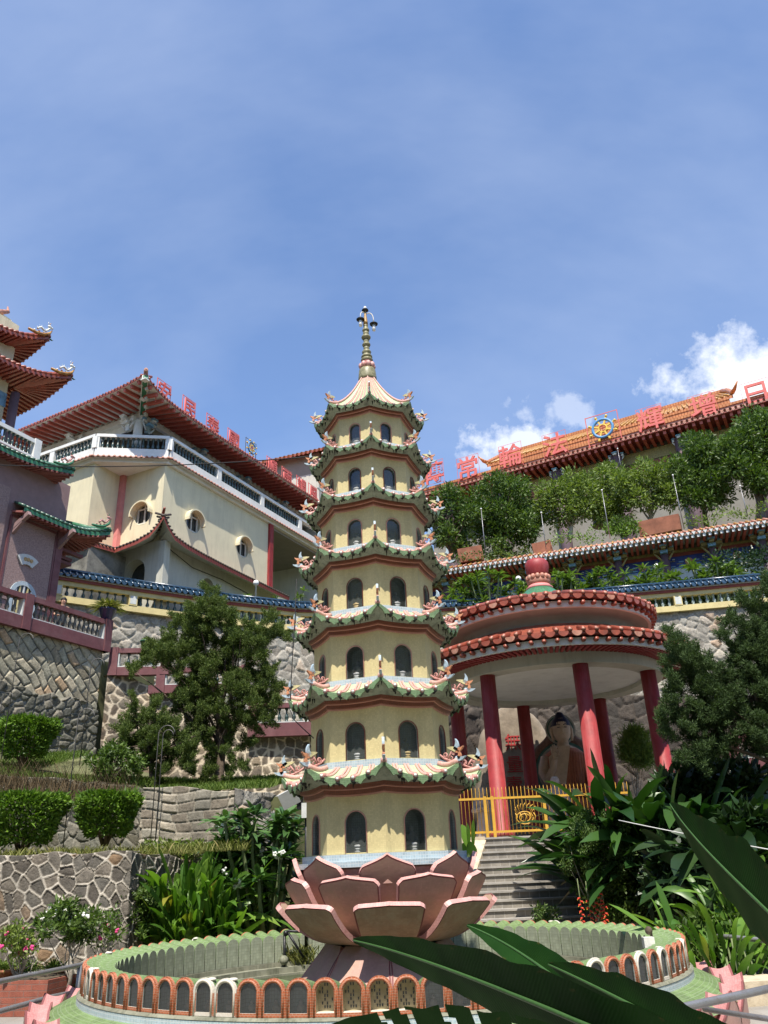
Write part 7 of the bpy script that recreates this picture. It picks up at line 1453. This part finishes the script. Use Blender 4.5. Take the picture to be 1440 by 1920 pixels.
# cables and rope
def cable(label, pts, r, m, name='cable', cat='cable'): b = MB(); b.tube(pts, r, m, 6); tag(b.build(name), label, cat)
cable('black cable crossing from the left edge to the pagoda in front of the cream hall', bez([at(-30, 871, 13), at(280, 884, 12.2), at(592, 855, 11.45)], 14), .009, 'cable_black')
cable('thin black cable hanging beside the left side of the pagoda', [at(556, 1085, 11.4), at(553, 1160, 11.4), at(548, 1240, 11.4), at(543, 1330, 11.4), at(552, 1350, 11.3), at(568, 1366, 11.2), at(588, 1384, 11.0)], .007, 'cable_black')
cable('white rope strung through the dark plants at right', bez([at(1160, 1538, 13.4), at(1290, 1566, 12.4), at(1460, 1596, 11.2)], 10), .008, 'rope', 'rope', 'rope')
cable('loose black cable drooping along the lower wall of the cream hall', [HO+Matrix.Rotation(A63, 3, 'Z') @ Vector(v) for v in ((1.9, -.3, 14.05), (3.5, -.25, 13.7), (5.5, -.25, 13.75), (8, -.25, 13.6))], .015, 'cable_black')
# pool pipe with arm, spotlight, box
t = thing('pool_pipe', 'dark pipe with a bent arm standing in the pool left of the lotus', 'pipe', tuple(at(533, 1800, 14.2)*1.0)); P0 = at(533, 1800, 14.2); b = MB(); u_ = at(533, 1750, 14.2)-P0; b.tube([(0, 0, -.3), (0, 0, u_.z)], .022, 'dark_metal', 8); b.tube([(0, 0, u_.z), (.06, 0, u_.z+.03), (.42, 0, u_.z)], .02, 'dark_metal', 8); b.tube([(.06, 0, u_.z), (.3, .02, u_.z-.35)], .02, 'dark_metal', 7); b.ball((.02, 0, u_.z), .045, 'dark_metal', 8, 6); b.ball((0, -.03, .0), .07, 'pool_concrete', 8, 6); b.build('pipe', t)
rng = np.random.default_rng(8); n = 260; P0 = at(560, 1800, 14.4); a = rng.random(n)*2*PI; d = np.stack([np.cos(a)*.6, np.sin(a)*.4, np.ones(n)], 1); V, Fq = blades(np.array(P0)+rng.normal(size=(n, 3))*[.16, .06, .05], d, .12+.22*rng.random(n), .02, seg=2, droop=.3, rng=rng); tag(link(arr_mesh('pool_weed', V, Fq, ['grass_blade']), 'pool_weed'), 'tuft of weeds growing on the inner ledge of the pool', 'weed')
t = thing('floodlight', 'small tilted grey floodlight panel above the frangipani left of the pagoda', 'lamp', tuple(at(566, 1520, 14.4))); b = MB(); b.M = Matrix.Rotation(R(-25), 4, 'Y') @ Matrix.Rotation(R(20), 4, 'X'); b.box(-.26, .05, -.03, .03, .15, .42, 'panel_box'); b.build('panel', t); b = MB(); b.box(.0, .14, -.06, .06, -.12, .12, 'plaque_white'); b.tube([(.07, .04, -2.2), (.07, .04, .25)], .025, 'dark_metal', 8); b.box(-.08, .02, -.05, .05, .02, .2, 'dark_metal'); b.build('mount', t)
# stone lantern like lamp sitting on the right rim of the pool
t = thing('rim_ornament', 'small white block with a brown knob on the inner rim of the pool at right', 'ornament', tuple(atz(1216, 1768, .72))); b = MB(); b.box(-.06, .06, -.05, .05, -.05, .06, 'orn_white'); b.build('block', t); b = MB(); b.ball((.04, .06, .12), .045, 'bark', 10, 8); b.tube([(.06, .06, .12), (.07, .06, 0)], .015, 'bark', 6); b.build('knob', t)
# person behind the mauve railing: one skinned figure
def person(label, loc, rz, h=1.70):
    t = thing('person', label, 'person', loc, rz); s = h/1.7
    J = {'pel': (0, 0, .92), 'spine': (0, .01, 1.12), 'chest': (0, .0, 1.32), 'neck': (0, -.01, 1.45), 'chin': (0, -.03, 1.52), 'head': (0, -.03, 1.60), 'top': (0, -.02, 1.67)}
    for e, q in ((-1, 'l'), (1, 'r')):
        J.update({q+'sh': (e*.18, 0, 1.38), q+'el': (e*.24, -.05, 1.12), q+'wr': (e*.20, -.24, 1.02), q+'ha': (e*.18, -.31, 1.02), q+'hip': (e*.10, 0, .86), q+'kn': (e*.11, -.02, .48), q+'an': (e*.11, .02, .08), q+'to': (e*.12, -.14, .03)})
        for f in range(5): J[q+'f%d' % f] = (e*(.18+(f-1.5)*.018) if f < 4 else e*.12, -.38 if f < 4 else -.33, 1.01-(f % 2)*.005)
    E_ = [('pel', 'spine'), ('spine', 'chest'), ('chest', 'neck'), ('neck', 'chin'), ('chin', 'head'), ('head', 'top')]; Rr = dict(pel=.14, spine=.13, chest=.15, neck=.055, chin=.075, head=.095, top=.06)
    for q in 'lr':
        E_ += [('chest', q+'sh'), (q+'sh', q+'el'), (q+'el', q+'wr'), (q+'wr', q+'ha'), ('pel', q+'hip'), (q+'hip', q+'kn'), (q+'kn', q+'an'), (q+'an', q+'to')]+[(q+'ha', q+'f%d' % f) for f in range(5)]
        Rr.update({q+'sh': .06, q+'el': .042, q+'wr': .028, q+'ha': .034, q+'hip': .085, q+'kn': .055, q+'an': .038, q+'to': .03}); Rr.update({q+'f%d' % f: .008 for f in range(5)})
    ks = list(J); me = bpy.data.meshes.new('body'); me.from_pydata([tuple(c*s for c in J[k]) for k in ks], [(ks.index(a), ks.index(c)) for a, c in E_], []); o = link(me, 'body', t); me.materials.append(MATS['skin'])
    sk = o.modifiers.new('skin', 'SKIN'); o.modifiers.new('sub', 'SUBSURF').levels = 1; o.modifiers['sub'].render_levels = 2
    for i, k in enumerate(ks): v = me.skin_vertices[0].data[i]; v.radius = (Rr[k]*s, Rr[k]*s*(.75 if k in ('pel', 'spine', 'chest') else 1)); v.use_root = k == 'pel'
    b = MB(); loft(b, [(.84*s, .17*s, .13*s, 0), (1.0*s, .165*s, .125*s, 0), (1.2*s, .18*s, .135*s, 0), (1.36*s, .20*s, .125*s, 0), (1.43*s, .10*s, .09*s, 0)], 'cloth_dark', 16)
    for e in (-1, 1): b.tube([(e*.17*s, 0, 1.38*s), (e*.23*s, -.04*s, 1.16*s)], [.075*s, .06*s], 'cloth_dark', 10); b.tube([(e*.10*s, 0, .88*s), (e*.11*s, -.01*s, .48*s), (e*.11*s, .02*s, .1*s)], [.1*s, .075*s, .06*s], 'cloth_dark', 10)
    b.build('clothes', t); b = MB(); loft(b, [(1.58*s, .10*s, .09*s, .02*s), (1.66*s, .105*s, .11*s, -.01*s), (1.72*s, .06*s, .07*s, -.02*s), (1.74*s, .004, .004, -.02*s)], 'hair_black', 14); b.build('hair', t)
    b = MB()
    for e in (-1, 1): b.ball((e*.035*s, -.118*s, 1.60*s), .012*s, 'hair_black', 6, 5); b.ball((e*.098*s, -.02*s, 1.59*s), .02*s, 'skin', 6, 5, (.5, 1, 1.4))
    b.ball((0, -.13*s, 1.57*s), .016*s, 'skin', 6, 5, (.8, 1, 1.4)); b.ball((0, -.118*s, 1.53*s), .022*s, 'paint_pink', 6, 5, (1, .4, .3)); b.build('face', t); return t
q = loc_(MO, -.95, .9); person('person with short black hair standing behind the mauve railing on the diamond coursed wall', (q.x, q.y, 7.98), R(35), 1.56)
